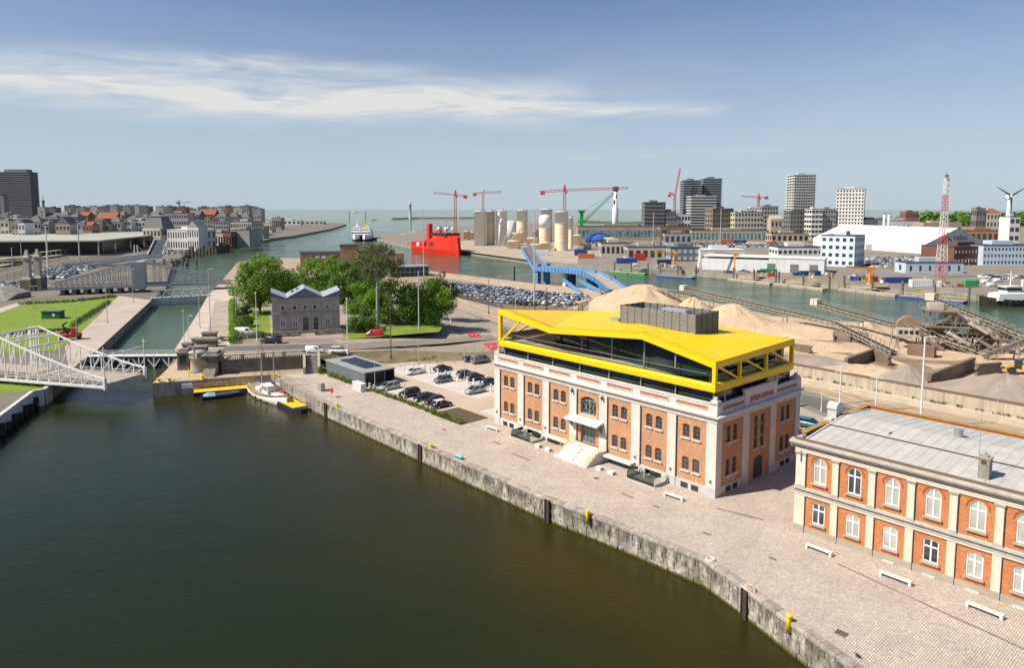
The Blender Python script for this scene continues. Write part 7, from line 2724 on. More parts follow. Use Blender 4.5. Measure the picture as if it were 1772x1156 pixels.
conveyor('pale conveyor at the right edge of the yard', AP(1800, 580, 172), AP(1702, 617, 174), 1.6, (0.4,), True, False)
# screening plant
pl = thing('screening_plant', 'rusty screening plant with two tilted pale screen boxes on a steel frame', 'screening plant', (116, 188, 0), -0.28)
M_ps = mat('pale_screen', (0.50, 0.46, 0.38), 0.7, 0.25, 0.5, streak=0.4)
M_rust = mat('rusty_frame', (0.24, 0.19, 0.14), 0.85, 0.3, 0.8)
for x in (-5, 1, 7, 13):
	for y in (-3, 3):
		mb = MB()
		mb.bar((x, y, 0), (x, y, 10.2 if x < 4 else 6.4), 0.35)
		mb.build('post', M_rust, pl)
for x0, x1, z in ((-6, 8, 6.0), (-1, 15, 3.4), (-6, 2, 10.2)):
	mb = MB()
	mb.box(x0, x1, -3.8, 3.8, z, z + 0.25)
	mb.build('platform', M_rust, pl)
	mb = MB()
	for y in (-3.8, 3.8):
		mb.bar((x0, y, z + 1.3), (x1, y, z + 1.3), 0.09)
		for k in range(8):
			x = x0 + (x1 - x0) * k / 7
			mb.bar((x, y, z + 0.2), (x, y, z + 1.3), 0.09)
	mb.build('railing', M_conv, pl)
for x, z in ((2.5, 8.0), (10.0, 4.8)):
	mb = MB()
	a, c = Vector((x - 4.2, 0, z + 1.0)), Vector((x + 4.2, 0, z - 0.9))
	mb.bar(a, c, 3.4, 2.2)
	sc = mb.build('screen_box', M_ps, pl)
	for k in range(5):
		q = a.lerp(c, (k + 0.5) / 5)
		mb = MB()
		mb.tube(q + Vector((0, -1.72, 0)), q + Vector((0, -1.95, 0)), 0.45, None, 10)
		mb.build('bearing', M_rust, sc)
for a, c in (((-5, -3.2, 0), (1, -3.2, 6)), ((1, -3.2, 0), (-5, -3.2, 6)), ((7, -3.2, 0), (13, -3.2, 3.4)), ((1, -3.2, 6), (7, -3.2, 0)), ((-5, -3.2, 6), (1, -3.2, 10)), ((8.5, -4, 5.5), (4, -4, 1.0)), ((-8, -4, 5.2), (-1, -4, 2.0))):
	mb = MB()
	mb.bar(a, c, 0.25)
	mb.build('brace', M_rust, pl)
mb = MB()
mb.loft([[(x - w, -w, z), (x + w, -w, z), (x + w, w, z), (x - w, w, z)] for x, w, z in ((-3, 2.4, 6.0), (-3, 0.7, 3.0))])
mb.loft([[(x - w, -w, z), (x + w, -w, z), (x + w, w, z), (x - w, w, z)] for x, w, z in ((9, 2.4, 3.4), (9, 0.7, 1.0))])
mb.build('hopper', M_rust, pl)
mb = MB()
mb.cbox((-3.2, 0, 10.5), 3.4, 3.0, 1.7)
mb.build('drive_house', M_ps, pl)
mb = MB()
mb.tube((-8.5, 3, 4.8), (-8.5, 5.0, 4.8), 3.0, None, 20)
mb.build('sand_wheel', mat('wheel_rust', (0.30, 0.21, 0.13), 0.85, 0.25, 0.6), pl)
mb = MB()
mb.cbox((-10, -2.5, 3.2), 5.4, 2.6, 2.1)
mb.build('control_cabin', M_ps, pl)
for k in range(4):
	mb = MB()
	mb.cbox((-12 + k * 1.3, -3.84, 4.0), 0.8, 0.06, 0.9)
	mb.build('window', M_glband, pl)
for x in (-12.4, -7.6):
	for y in (-3.6, -1.4):
		mb = MB()
		mb.bar((x, y, 0), (x, y, 3.2), 0.26)
		mb.build('post', M_rust, pl)
rg = random.Random(9)
for k in range(34):                                            # secondary steelwork: ladders, struts, pipe runs
	x, z = rg.uniform(-9, 15), rg.uniform(0.5, 7.5)
	mb = MB()
	mb.bar((x, rg.choice((-4.2, -3.6, 3.6)), z), (x + rg.uniform(-4, 4), rg.choice((-4.2, -3.6, 3.6)), max(0.2, z + rg.uniform(-3, 3))), rg.choice((0.15, 0.2, 0.3)))
	mb.build('strut', rg.choice((M_rust, M_conv)), pl)
for x, z, l in ((-1, 5.0, 5), (6, 3.4, 6), (12, 2.6, 5), (4, 7.6, 4), (-6, 3.0, 4)):
	mb = MB()
	mb.bar((x, -4.3, z), (x + l, -4.3, z - l * 0.6), 1.1, 0.8)
	mb.build('chute', rg.choice((M_ps, M_rust)), pl)
# row of stop logs / culvert under the conveyor, container, digger
o = thing('steel_container', 'grey-fronted brown container standing in the sand', 'container', G(1572, 613), -0.75)
mb = MB()
mb.box(0, 6.0, -1.3, 1.3, 0.05, 2.7)
mb.build('body', mat('container_brown', (0.23, 0.15, 0.10), 0.8, 0.2, 0.6), o)
mb = MB()
for k in range(2):
	mb.box(-0.06, 0.0, -1.25 + k * 1.27, -0.02 + k * 1.27, 0.1, 2.6)
mb.build('door', mat('container_grey', (0.13, 0.14, 0.15), 0.7, 0.15, 0.6), o)
mb = MB()
for k in range(10):
	mb.box(0.3 + k * 0.56, 0.55 + k * 0.56, -1.36, -1.3, 0.15, 2.6)
mb.build('rib', mat('container_brown2', (0.20, 0.13, 0.09), 0.8, 0.2, 0.6), o)
o = thing('sand_culvert', 'dark concrete feed tunnel under the end of the conveyor', 'tunnel', G(1475, 590), -0.35)
mb = MB()
mb.loft([[(x, 2.6 * math.cos(R(t)), 2.6 * math.sin(R(t))) for t in range(0, 181, 20)] for x in (-5, 4)], True, True)
mb.build('shell', M_bay, o)
for x in (-5, -1, 3.5):
	mb = MB()
	mb.bar((x, -2.7, 0), (x, -2.7, 2.2), 0.4)
	mb.build('buttress', M_bay, o)
o = thing('wheel_loader', 'yellow wheel loader at the right edge of the sand yard', 'loader', G(1765, 648), 2.6)
M_cat = mat('loader_yellow', (0.62, 0.36, 0.03), 0.6, 0.2, 0.8)
for nm, b_ in (('body', (-3.2, -0.2, -1.1, 1.1, 1.1, 2.4)), ('cab', (-0.3, 1.2, -0.9, 0.9, 1.3, 3.4)), ('bucket', (4.0, 5.4, -1.5, 1.5, 0.2, 1.4))):
	mb = MB()
	mb.box(*b_)
	mb.build(nm, M_cat if nm != 'cab' else M_glband, o)
mb = MB()
mb.bar((1.0, 0, 1.8), (4.4, 0, 0.9), 0.8, 0.4)
mb.build('arm', M_cat, o)
for x in (-2.2, 1.6):
	for y in (-1.2, 1.2):
		mb = MB()
		mb.tube((x, y - 0.3, 0.85), (x, y + 0.3, 0.85), 0.85, None, 14)
		mb.build('wheel', M_tyre, o)
for pts, w in (([(1330, 575), (1420, 588), (1500, 610), (1590, 625), (1690, 628)], 4.5), ([(1345, 600), (1440, 606), (1560, 640), (1640, 642)], 3.0), ([(1250, 585), (1320, 590), (1400, 604), (1470, 612)], 3.5), ([(1560, 622), (1600, 640), (1590, 668)], 4.0)):
	ribbon('track_ground', smooth([G(*q) for q in pts]), w, mat('damp_track', (0.25, 0.175, 0.115), 0.9, 0.35, 0.3), 0.014 + w * 0.002, None)
# ------------------------------------------------------------------ far buildings
M_wdark = glass('far_window', (0.04, 0.045, 0.05), 0.12, 0.4, 0.1)
_wmesh = {}
def rectmesh(w, h, m, key):
	k = (round(w, 1), round(h, 1), key)
	if k not in _wmesh:
		mb = MB()
		mb.box(-k[0] / 2, k[0] / 2, -0.12, 0.05, 0, k[1])
		_wmesh[k] = mb.mesh('window', m)
	return _wmesh[k]
def block(label, px0, px1, yt, Y, dep, m, rows=0, cols=0, rz=0.0, roof='flat', name='apartment_block', group=None, wm=None, slab=None, wf=0.55, hf=0.5, side=3, M_roof=None, z0=0.0, flip=False):
	a, c = A(px0, yt, Y), A(px1, yt, Y)
	W, H = (c.x - a.x), max(2.5, a.z - z0)
	o = thing(name, label, 'building', ((a.x + c.x) / 2, Y, z0), rz, group)
	mb = MB()
	mb.box(-W / 2, W / 2, 0, dep, 0, H)
	mb.build('wall', m, o)
	mr = M_roof or M_anth
	if roof == 'flat':
		mb = MB()
		mb.box(-W / 2 - 0.2, W / 2 + 0.2, -0.2, dep + 0.2, H, H + 0.5)
		ro = mb.build('roof', mr, o)
		if W > 9:
			mb = MB()
			mb.box(-W * 0.22, W * 0.15, dep * 0.3, dep * 0.7, H + 0.5, H + 3.0)
			mb.build('plant_room', m, ro)
	elif roof in ('gable', 'hip'):
		rh = min(W, dep) * 0.42
		i = 0 if roof == 'gable' else min(W, dep) * 0.45
		mb = MB()
		p = [(-W / 2, -0.3, H), (W / 2, -0.3, H), (W / 2, dep + .3, H), (-W / 2, dep + .3, H), (-W / 2 + i, dep / 2, H + rh), (W / 2 - i, dep / 2, H + rh)]
		mb.add(p, [(0, 1, 5, 4), (2, 3, 4, 5), (1, 2, 5), (3, 0, 4)])
		ro = mb.build('roof', mr, o)
		mb = MB()
		mb.cbox((W * 0.28, dep / 2, H + rh * 0.5), 1.0, 1.0, rh * 0.8 + 1)
		mb.build('chimney', m, ro)
	elif roof == 'front':
		mb = MB()
		rh = W * 0.55
		mb.add([(-W / 2, 0, H), (W / 2, 0, H), (0, 0, H + rh), (-W / 2, dep, H), (W / 2, dep, H), (0, dep, H + rh)], [(0, 1, 2), (1, 4, 5, 2), (3, 0, 2, 5)])
		mb.build('roof', mr, o)
	if rows and cols:
		fh, cw = H / rows, W / cols
		me = rectmesh(cw * wf, fh * hf, wm or M_wdark, (wm or M_wdark).name)
		for r_ in range(rows):
			for k in range(cols):
				obj('window', me, o, (-W / 2 + (k + 0.5) * cw, 0, r_ * fh + fh * (1 - hf) * 0.5))
		if side:
			sx = W / 2 if ((px0 + px1) / 2 < 886) != flip else -W / 2
			cw2 = dep / side
			me = rectmesh(cw2 * wf, fh * hf, wm or M_wdark, (wm or M_wdark).name)
			for r_ in range(rows):
				for k in range(side):
					obj('window', me, o, (sx, (k + 0.5) * cw2, r_ * fh + fh * (1 - hf) * 0.5), math.pi / 2 if sx > 0 else -math.pi / 2)
	if slab:
		fh = H / slab[0]
		mb = MB()
		mb.box(-W / 2 - slab[1], W / 2 + slab[1], -slab[1], dep + slab[1], 0, slab[3] if len(slab) > 3 else 0.9)
		sm = mb.mesh('balcony_slab', slab[2])
		for k in range(1, slab[0] + 1):
			obj('balcony_slab', sm, o, (0, 0, k * fh - 0.5))
	return o
ORD = 'first second third fourth fifth sixth seventh eighth ninth tenth eleventh twelfth thirteenth fourteenth fifteenth sixteenth seventeenth eighteenth nineteenth twentieth twenty-first twenty-second'.split()
def bm(name, col, var=0.12):
	return mat('far_' + name, col, 0.85, var, 0.06)
F_grey, F_dark, F_cream, F_white, F_brick, F_tan, F_sand = bm('grey', (0.36, 0.35, 0.335)), bm('dark', (0.19, 0.185, 0.18)), bm('cream', (0.55, 0.50, 0.42)), bm('white', (0.66, 0.65, 0.62)), bm('brick', (0.27, 0.125, 0.08)), bm('tan', (0.36, 0.30, 0.24)), bm('sand', (0.46, 0.385, 0.27))
R_red, R_slate, R_zinc = bm('redroof', (0.27, 0.10, 0.06)), bm('slate', (0.14, 0.135, 0.13)), bm('zinc', (0.33, 0.345, 0.35))
g_t = 'town buildings behind the station'
o = block('tall dark slab tower at the left edge of the skyline', -14, 51, 298, 1300, 22, bm('tower', (0.115, 0.115, 0.12)), 0, 0, 0, None, 'tower_block', None, None, (30, 0.7, bm('towerband', (0.20, 0.20, 0.205)), 1.3))
mb = MB()
mb.box(-14, 27, 3, 18, 104, 109)
mb.build('setback_storey', F_dark, o)
o = thing('church_tower', 'stone church tower with a small open lantern', 'church', A(72, 375, 1180) * 1.0)
o.location.z = 0
mb = MB()
mb.box(-6, 6, 0, 12, 0, 41)
mb.build('tower', bm('church', (0.33, 0.315, 0.27)), o)
mb = MB()
mb.lathe([(2.6, 41), (2.6, 43), (1.8, 43.2), (1.8, 48), (2.7, 48.3), (2.2, 51), (0.7, 53.5), (0.3, 55), (0.1, 63)], (0, 6, 0), 10)
mb.build('lantern', F_dark, o)
mb = MB()
mb.box(-1.3, 1.3, -0.2, 0, 26, 34)
mb.build('belfry_opening', M_wdark, o)
mb = MB()
mb.add([(6, -2, 22), (44, -2, 22), (44, 16, 22), (6, 16, 22), (6, 7, 31), (44, 7, 31)], [(0, 1, 5, 4), (2, 3, 4, 5), (1, 2, 5)])
mb.box(6, 44, -2, 16, 0, 22)
mb.build('nave', R_slate, o)
for a in (('dark church spire cut by the left border', 0, 6, 340, 1000, 10, F_dark, 0, 0, 0, 'front'),):
	block(*a, 'church_spire', None, M_roof=R_slate)
# skyline apartments along the sea front
for i, (x0, x1, yt, m) in enumerate(((52, 66, 358, F_grey), (80, 95, 359, F_dark), (111, 130, 356, F_dark), (131, 146, 359, F_tan), (146, 168, 357, F_cream), (175, 190, 356, F_dark), (190, 203, 355, F_grey), (208, 224, 356, F_grey), (224, 240, 355, F_cream), (240, 256, 357, F_dark), (269, 282, 357, F_cream), (282, 298, 357, F_dark), (305, 320, 358, F_brick), (320, 333, 361, F_tan), (342, 358, 358, F_dark), (358, 368, 360, F_cream), (368, 382, 358, F_white), (382, 404, 357, F_brick), (404, 418, 358, F_cream), (418, 430, 356, F_tan), (430, 441, 358, F_grey), (441, 452, 361, F_grey))):
	block(f'{ORD[i]} sea-front apartment block from the left along the town skyline', x0, x1, yt, 1750 + (i % 3) * 60, 25, m, 8, max(3, int((x1 - x0) / 3.2)), 0, 'flat', 'apartment_block', g_t, side=0, hf=0.4, wf=0.6)
rg = random.Random(12)
row2 = ((100, 118, 372, 'hip', F_cream, R_slate, 1100), (118, 135, 375, 'hip', F_dark, R_slate, 1050), (136, 152, 373, 'gable', F_brick, R_red, 1150), (152, 168, 371, 'hip', F_tan, R_slate, 1180), (165, 200, 378, 'gable', F_cream, R_red, 960), (200, 216, 372, 'hip', F_brick, R_slate, 1100), (258, 272, 372, 'gable', F_grey, R_slate, 1080), (240, 256, 375, 'flat', F_cream, None, 1020), (285, 325, 369, 'flat', bm('mauve', (0.40, 0.35, 0.345)), None, 900), (326, 345, 372, 'gable', F_dark, R_slate, 1000), (342, 372, 371, 'gable', F_brick, R_red, 1150), (372, 392, 374, 'hip', F_grey, R_slate, 1150), (392, 412, 375, 'hip', F_tan, R_slate, 1200), (412, 432, 376, 'hip', F_grey, R_slate, 1250), (432, 452, 375, 'flat', F_grey, None, 1400), (0, 12, 372, 'hip', F_grey, R_slate, 900), (12, 30, 376, 'flat', F_white, None, 860), (345, 368, 380, 'flat', F_tan, None, 980), (368, 395, 383, 'flat', F_grey, None, 960), (216, 236, 380, 'hip', F_tan, R_slate, 940), (80, 100, 376, 'flat', F_grey, None, 1000), (300, 320, 378, 'gable', F_tan, R_slate, 960))
order2 = sorted(range(len(row2)), key=lambda k: row2[k][0])
for i, (x0, x1, yt, rf, m, mr, Y) in enumerate(row2):
	block(f'inner town building, {ORD[order2.index(i)]} from the left behind the station houses', x0, x1, yt, Y, 20, m, 4, max(2, int((x1 - x0) / 4)), 0.0, rf, 'town_house', g_t, M_roof=mr, side=0, hf=0.45)
row3 = ((0, 14, 382, 'hip', F_cream, 760), (20, 31, 386, 'gable', F_tan, 700), (42, 70, 384, 'hip', F_grey, 720), (70, 84, 388, 'hip', F_dark, 720), (84, 96, 386, 'front', F_cream, 740), (96, 120, 388, 'front', F_tan, 700), (120, 134, 384, 'flat', F_white, 740), (134, 146, 386, 'hip', F_grey, 740), (143, 158, 390, 'gable', bm('orange', (0.33, 0.17, 0.11)), 740), (158, 170, 383, 'flat', F_cream, 770), (170, 188, 388, 'front', F_tan, 780), (188, 208, 384, 'hip', F_grey, 790), (216, 226, 380, 'flat', F_white, 800), (224, 250, 382, 'flat', F_white, 810))
for i, (x0, x1, yt, rf, m, Y) in enumerate(row3):
	block(f'house just above the station roof, {ORD[i]} from the left border', x0, x1, yt, Y, 16, m, 3, max(2, int((x1 - x0) / 5)), 0.05, rf, 'town_house', g_t, M_roof=R_red if i == 8 else R_slate, side=0, hf=0.45)
block('white-fronted gabled house with a purple shop front', 31, 42, 386, 690, 16, F_white, 3, 2, 0.05, 'front', 'town_house', g_t, bm('purple', (0.14, 0.11, 0.34)), M_roof=R_slate, side=0)
# station: vast flat roof on columns
M_sroof = mat('station_roof', (0.43, 0.43, 0.365), 0.6, 0.14, 0.03)
stn = thing('station_hall', 'vast flat grey-green station roof on tall columns at the left', 'station')
rp_ = [Vector((-520, 540, 0)), Vector((-396, 553, 0)), Vector((-330, 572, 0)), Vector((-345, 690, 0)), Vector((-368, 815, 0)), Vector((-440, 830, 0)), Vector((-560, 770, 0)), Vector((-640, 740, 0))]
n = len(rp_)
for k in range(14):
	f = k / 14
	def lr(a, b_, t):
		return a.lerp(b_, t)
	e0, e1 = k / 14, (k + 0.96) / 14
	west = [Vector((-520, 540, 0)).lerp(Vector((-640, 740, 0)), t) for t in (e0, e1)]
	east = [Vector((-330, 572, 0)).lerp(Vector((-368, 815, 0)), t) for t in (e0, e1)]
	mb = MB()
	mb.prism([(q.x, q.y) for q in (west[0], east[0], east[1], west[1])], 11.2, 12.3)
	mb.build('roof_panel', M_sroof, stn)
	for t in (0.0, 0.2, 0.4, 0.6, 0.8, 1.0):
		if k % 2 == 0:
			q = west[0].lerp(east[0], t * 0.98 + 0.01)
			mb = MB()
			mb.tube((q.x, q.y + 1, 0), (q.x, q.y + 1, 11.2), 0.6, None, 8)
			mb.build('column', M_lt, stn)
mb = MB()
mb.prism([(-500, 575), (-345, 600), (-375, 800), (-620, 735)], 0.0, 10.6)
mb.build('glazed_hall', mat('hall_glazing', (0.03, 0.045, 0.04), 0.25, 0.5, 0.05), stn)
mb = MB()
mb.prism([(-600, 690), (-372, 800), (-372, 806), (-600, 700)], 12.4, 13.2)
mb.build('brown_verge', bm('moss', (0.33, 0.24, 0.10)), stn)
o = block('old station building with a steep mansard roof', 246, 278, 395, 690, 26, F_cream, 2, 5, -0.1, None, 'station_house', None, side=2)
mb = MB()
mb.loft([[(-w, 12 - w, z), (w, 12 - w, z), (w, 12 + w, z), (-w, 12 + w, z)] for w, z in ((10.5, 16.5), (10.5, 18.0), (6.6, 30), (7.4, 30.4), (1.0, 32))])
mb.build('mansard_roof', bm('mansard', (0.17, 0.17, 0.17)), o)
block('long white arcaded station wing', 286, 352, 398, 655, 22, F_white, 2, 14, -0.18, 'flat', 'station_wing', None, hf=0.6, wf=0.4, M_roof=F_white)
block('pale classical station pavilion with a curved gable', 322, 344, 394, 645, 14, F_white, 2, 5, -0.18, 'front', 'station_wing', None, hf=0.6, wf=0.4, M_roof=R_zinc, side=0)
block('low concrete depot beside the red brick shed', 362, 386, 403, 700, 20, F_cream, 1, 5, -0.1, 'flat', 'quay_shed', None)
block('small red brick shed on the west quay', 385, 400, 402, 680, 18, F_brick, 1, 3, -0.1, 'flat', 'quay_shed', None)
block('grey windowless warehouse on the west quay', 400, 432, 398, 690, 24, F_grey, 0, 0, -0.1, 'flat', 'quay_shed', None)
block('pale office block above the west quay', 398, 436, 384, 760, 26, F_cream, 3, 10, -0.1, 'flat', 'quay_office', None)
for i, (x0, x1, yt, Y) in enumerate(((452, 470, 386, 1150), (470, 486, 377, 1300), (482, 520, 381, 1700), (520, 560, 383, 1750), (440, 456, 392, 900))):
	block(f'low harbour building on the west pier, {ORD[(1, 2, 3, 4, 0)[i]]} counted out from the town', x0, x1, yt, Y, 20, (F_cream, F_tan, F_white)[i % 3], 1, 5, 0, 'flat', 'pier_building', None, M_roof=R_zinc, side=0)
# cars in front of the station
for poly, rz, lim, sd, lb, st_ in (([G(x, y) for x, y in ((50, 474), (120, 457), (215, 438), (245, 438), (205, 450), (150, 468), (110, 482), (60, 488))], 0.9, 95, 3, 'car parked in front of the station', None), ([G(x, y) for x, y in ((0, 492), (60, 478), (75, 488), (30, 500), (0, 504))], 0.9, 20, 6, 'car parked at the far left below the station', None), ([G(x, y) for x, y in ((285, 431), (330, 428), (330, 434), (300, 440), (286, 440))], 0.3, 30, 8, 'parked cars on the west quay beside the ferry bridge', 'distant_cars'), ([G(x, y) for x, y in ((440, 404), (505, 398), (508, 403), (450, 410))], 0.2, 60, 9, 'parked cars on the west pier', 'distant_cars')):
	fill_lot(poly, rz, 2.8, 5.6, lb, lb.replace('car', 'cars', 1), lim, random.Random(sd), 0.85, ('white', 'white', 'silver', 'black', 'grey'), st_)
# far bascule bridge over the channel
fb = thing('bascule_bridge', 'grey iron bridge with a counterweight tower behind the lawn', 'bridge', G(88, 503, 0), 0)
a0, a1 = G(88, 512, 0), G(400, 500, 0)
d = a1 - a0
fb.location = a0
fb.rotation_euler = (0, 0, math.atan2(d.y, d.x))
LL = d.length
xt = LL * 0.46
for y in (0.0, 9.0):
	mb = MB()
	mb.bar((0, y, 3.0), (LL, y, 3.0), 0.5, 1.3)
	mb.build('girder', M_brg, fb)
	for k in range(16):
		x = xt * k / 16
		h = 2.0 + 9.0 * (k / 16) ** 1.1
		x2 = xt * (k + 1) / 16
		h2 = 2.0 + 9.0 * ((k + 1) / 16) ** 1.1
		mb = MB()
		mb.bar((x, y, 3 + h), (x2, y, 3 + h2), 0.4)
		mb.bar((x, y, 3.4), (x2, y, 3 + h2), 0.25)
		mb.bar((x2, y, 3.4), (x2, y, 3 + h2), 0.3)
		mb.build('truss_panel', M_brg, fb)
	n = 12
	for k in range(n):
		x = xt + 4 + (LL - xt - 8) * k / n
		x2 = xt + 4 + (LL - xt - 8) * (k + 1) / n
		z, z2 = 14.0 - 9.0 * (k / n) ** 0.8, 14.0 - 9.0 * ((k + 1) / n) ** 0.8
		mb = MB()
		mb.bar((x, y, z), (x2, y, z2), 0.5)
		mb.bar((x2, y, 3.4), (x2, y, z2), 0.22)
		if k % 2:
			mb.bar((x, y, z), (x2, y, 3.4), 0.2)
		mb.build('stay_panel', M_brg, fb)
mb = MB()
mb.box(0, LL, 0.3, 8.7, 2.6, 3.1)
mb.build('deck', M_asph2, fb)
mb = MB()
mb.loft([[(xt - 2, -1, 1.5), (xt + 3.2, -1, 1.5), (xt + 3.2, 10, 1.5), (xt - 2, 10, 1.5)], [(xt - 2, -1, 13.4), (xt + 3.2, -1, 13.8), (xt + 3.2, 10, 13.8), (xt - 2, 10, 13.4)]])
mb.build('counterweight_tower', mat('tower_grey', (0.36, 0.375, 0.385), 0.6, 0.15, 0.2, streak=0.3), fb)
for k in range(8):
	mb = MB()
	x = LL * (0.05 + k * 0.06)
	mb.box(x, x + 1.6, -0.4, 9.4, 0, 2.35)
	mb.build('pier', M_dk, fb)
for px, lb in ((47, 'left of the two stone lantern pylons by the far bridge'), (65, 'right of the two stone lantern pylons by the far bridge')):
	o = thing('stone_pylon', lb, 'pylon', G(px + 3, 503 - (3 if px > 50 else 0)), 0.1, 'stone pylons')
	mb = MB()
	mb.cbox((0, 0, 0), 4.6, 5.0, 5.2)
	mb.build('base', M_dk, o)
	mb = MB()
	mb.loft([[(-w, -w, z), (w, -w, z), (w, w, z), (-w, w, z)] for w, z in ((2.0, 5.2), (1.8, 6.0), (1.25, 6.2), (1.15, 14.6), (1.6, 14.8), (1.6, 15.4), (0.9, 16.0), (0.45, 18.4), (0.1, 18.6))])
	mb.build('shaft', M_lt, o)
o = thing('stone_abutment', 'dark sloping stone abutment at the left edge below the pylons', 'abutment', G(0, 516))
mb = MB()
mb.loft([[(x, -9, 0), (x, 6, 0), (x, 6, h), (x, -2, h)] for x, h in ((-40, 4.5), (2, 4.5), (9, 2.2))])
mb.build('slope', M_stone, o)
# grey ferry bridge with raised flap, behind the far bridge
fr_ = thing('ferry_linkspan', 'white and grey ferry bridge with a raised flap and two hoist frames', 'ferry bridge', G(236, 458, 0), 0)
fr_.scale = (0.62, 0.62, 0.62)
M_lk = mat('linkspan_grey', (0.47, 0.48, 0.49), 0.6, 0.12, 0.2)
for pts, w in ((((-62, -28, 0.8), (-40, -10, 3.2), (-12, 12, 7.0), (2, 22, 8.2)), 5.0), (((-34, -34, 1.0), (-14, -12, 4.2), (6, 2, 7.2), (22, 12, 7.6)), 5.0)):
	pts = [Vector(q) for q in pts]
	for a, c in zip(pts, pts[1:]):
		d = c - a
		nn = Vector((-d.y, d.x, 0)).normalized() * w
		mb = MB()
		mb.loft([[q + nn, q - nn, q - nn + Vector((0, 0, .4)), q + nn + Vector((0, 0, .4))] for q in (a, c)])
		mb.build('deck', M_plank, fr_)
		for sg in (-1, 1):
			mb = MB()
			mb.bar(a + nn * sg + Vector((0, 0, .6)), c + nn * sg + Vector((0, 0, .6)), 0.6, 2.8)
			mb.build('side_girder', M_lk, fr_)
mb = MB()
mb.loft([[(4, 18, 8), (14, 28, 8), (14, 28, 9), (4, 18, 9)], [(0, 44, 24), (9, 53, 24), (9, 53, 25), (0, 44, 25)]])
mb.build('flap', bm('flap', (0.10, 0.11, 0.13)), fr_)
for a, c in (((3.4, 17.4, 8.6), (-0.6, 43.4, 25)), ((14.6, 28.6, 8.6), (9.6, 53.6, 25))):
	mb = MB()
	mb.bar(a, c, 0.9, 2.6)
	mb.build('flap_girder', M_lk, fr_)
for x, y in ((-6, 12), (20, 26)):
	for dx in (-2.5, 2.5):
		mb = MB()
		mb.bar((x + dx, y, 0), (x + dx * 0.6, y, 21), 1.0)
		mb.bar((x + dx * 0.6, y, 20), (x + dx * 2.6, y + 9, 11), 0.5)
		mb.build('hoist_frame', M_lk, fr_)
for x, y in ((30, 18), (38, 10), (30, 0), (44, 24), (50, 34), (22, -6), (36, 30)):
	mb = MB()
	mb.cbox((x, y, -4), 2.2, 2.2, 10)
	mb.build('pile', M_dk, fr_)
mb = MB()
mb.bar((24, 10, 4), (40, 22, 4), 3.0, 0.5)
mb.bar((26, -8, 3), (42, 8, 5), 0.5, 0.4)
mb.build('catwalk', M_lk, fr_)
for k in range(14):
	q = G(318, 440, 0).lerp(G(392, 429, 0), k / 13)
	o = thing('quay_pile', f'dark timber pile along the west quay, {ORD[k]} from the ferry bridge', 'mooring pile', (q.x + 3, q.y - 6, 0), 0, 'piles along the west quay')
	mb = MB()
	mb.cbox((0, 0, -4), 3.2, 3.2, 5.6 + (k % 3) * 2.2)
	mb.build('pile_cluster', M_dk, o)
# lawn things: green shed, red mobile crane, harbour light
o = thing('garden_shed', 'small dark green shed on the big lawn', 'shed', G(72, 552), 0.03)
mb = MB()
mb.box(0, 6.0, 0, 3, 0, 2.5)
mb.build('wall', flat('shed_green', (0.022, 0.10, 0.04), 0.6), o)
mb = MB()
mb.box(-0.2, 6.2, -0.3, 3.2, 2.5, 2.75)
mb.build('roof', flat('shed_green_roof', (0.10, 0.22, 0.10), 0.6), o)
mb = MB()
mb.box(3.6, 4.5, -0.06, 0, 1.0, 1.8)
mb.build('window', M_white, o)
o = thing('mobile_crane', 'red mobile crane parked on the lock apron', 'crane', G(121, 588), 0.6)
M_cr = flat('crane_red', (0.58, 0.05, 0.025), 0.45)
mb = MB()
mb.box(-3, 3, -1.1, 1.1, 0.7, 1.7)
mb.build('chassis', M_cr, o)
mb = MB()
mb.box(0.4, 2.0, -0.9, 0.9, 1.75, 3.4)
mb.build('cab', M_cr, o)
mb = MB()
mb.bar((-0.4, 0, 1.7), (-1.6, 0, 4.4), 0.5)
mb.bar((-1.6, 0, 4.4), (-0.4, 0.2, 5.0), 0.4)
mb.build('boom', M_plast, o)
for x in (-2.2, 2.2):
	for y in (-1.1, 1.1):
		mb = MB()
		mb.tube((x, y - .25, .6), (x, y + .25, .6), .6, None, 12)
		mb.build('wheel', M_tyre, o)
# station yard: fences, platforms and trams
for pts, lb in (([G(0, 487), G(70, 471), G(160, 452), G(215, 441)], 'dark rail fence running along the station car park'), ([G(0, 470), G(60, 458), G(120, 448)], 'dark fence between the platforms and the parked cars')):
	barfence(lb, pts, 3.2, 9, 7)
for a, c, lb in (((0, 463), (66, 452), 'long pale tram platform nearest the car park'), ((66, 449), (120, 441), 'long pale tram platform by the station columns')):
	p, q = G(*a), G(*c)
	d = q - p
	o = thing('tram_platform', lb, 'platform', p, math.atan2(d.y, d.x))
	mb = MB()
	mb.box(0, d.length, 0, 4, 0, 1.0)
	mb.build('slab', M_pave, o)
	for k in range(7):
		mb = MB()
		mb.bar((d.length * k / 6.2, 2, 1), (d.length * k / 6.2, 2, 4.6), 0.3)
		mb.build('canopy_post', M_lamp, o)
	mb = MB()
	mb.box(0, d.length, 0.4, 3.6, 4.6, 4.9)
	mb.build('canopy', M_lt, o)
for px, py, lb in ((8, 455, 'yellow and white tram at the left border'), (22, 459, 'yellow and white tram beside the pylons')):
	o = thing('tram', lb, 'tram', G(px, py), 0.35)
	mb = MB()
	mb.loft([[(x, -1.25, z0), (x, 1.25, z0), (x, 1.2, 3.3), (x, -1.2, 3.3)] for x, z0 in ((-11, .9), (-10.4, .4), (10.4, .4), (11, .9))])
	mb.build('body', flat('tram_cream', (0.66, 0.56, 0.32), 0.4), o)
	mb = MB()
	mb.box(-10, 10, -1.29, 1.29, 1.5, 2.6)
	mb.build('window', M_wdark, o)
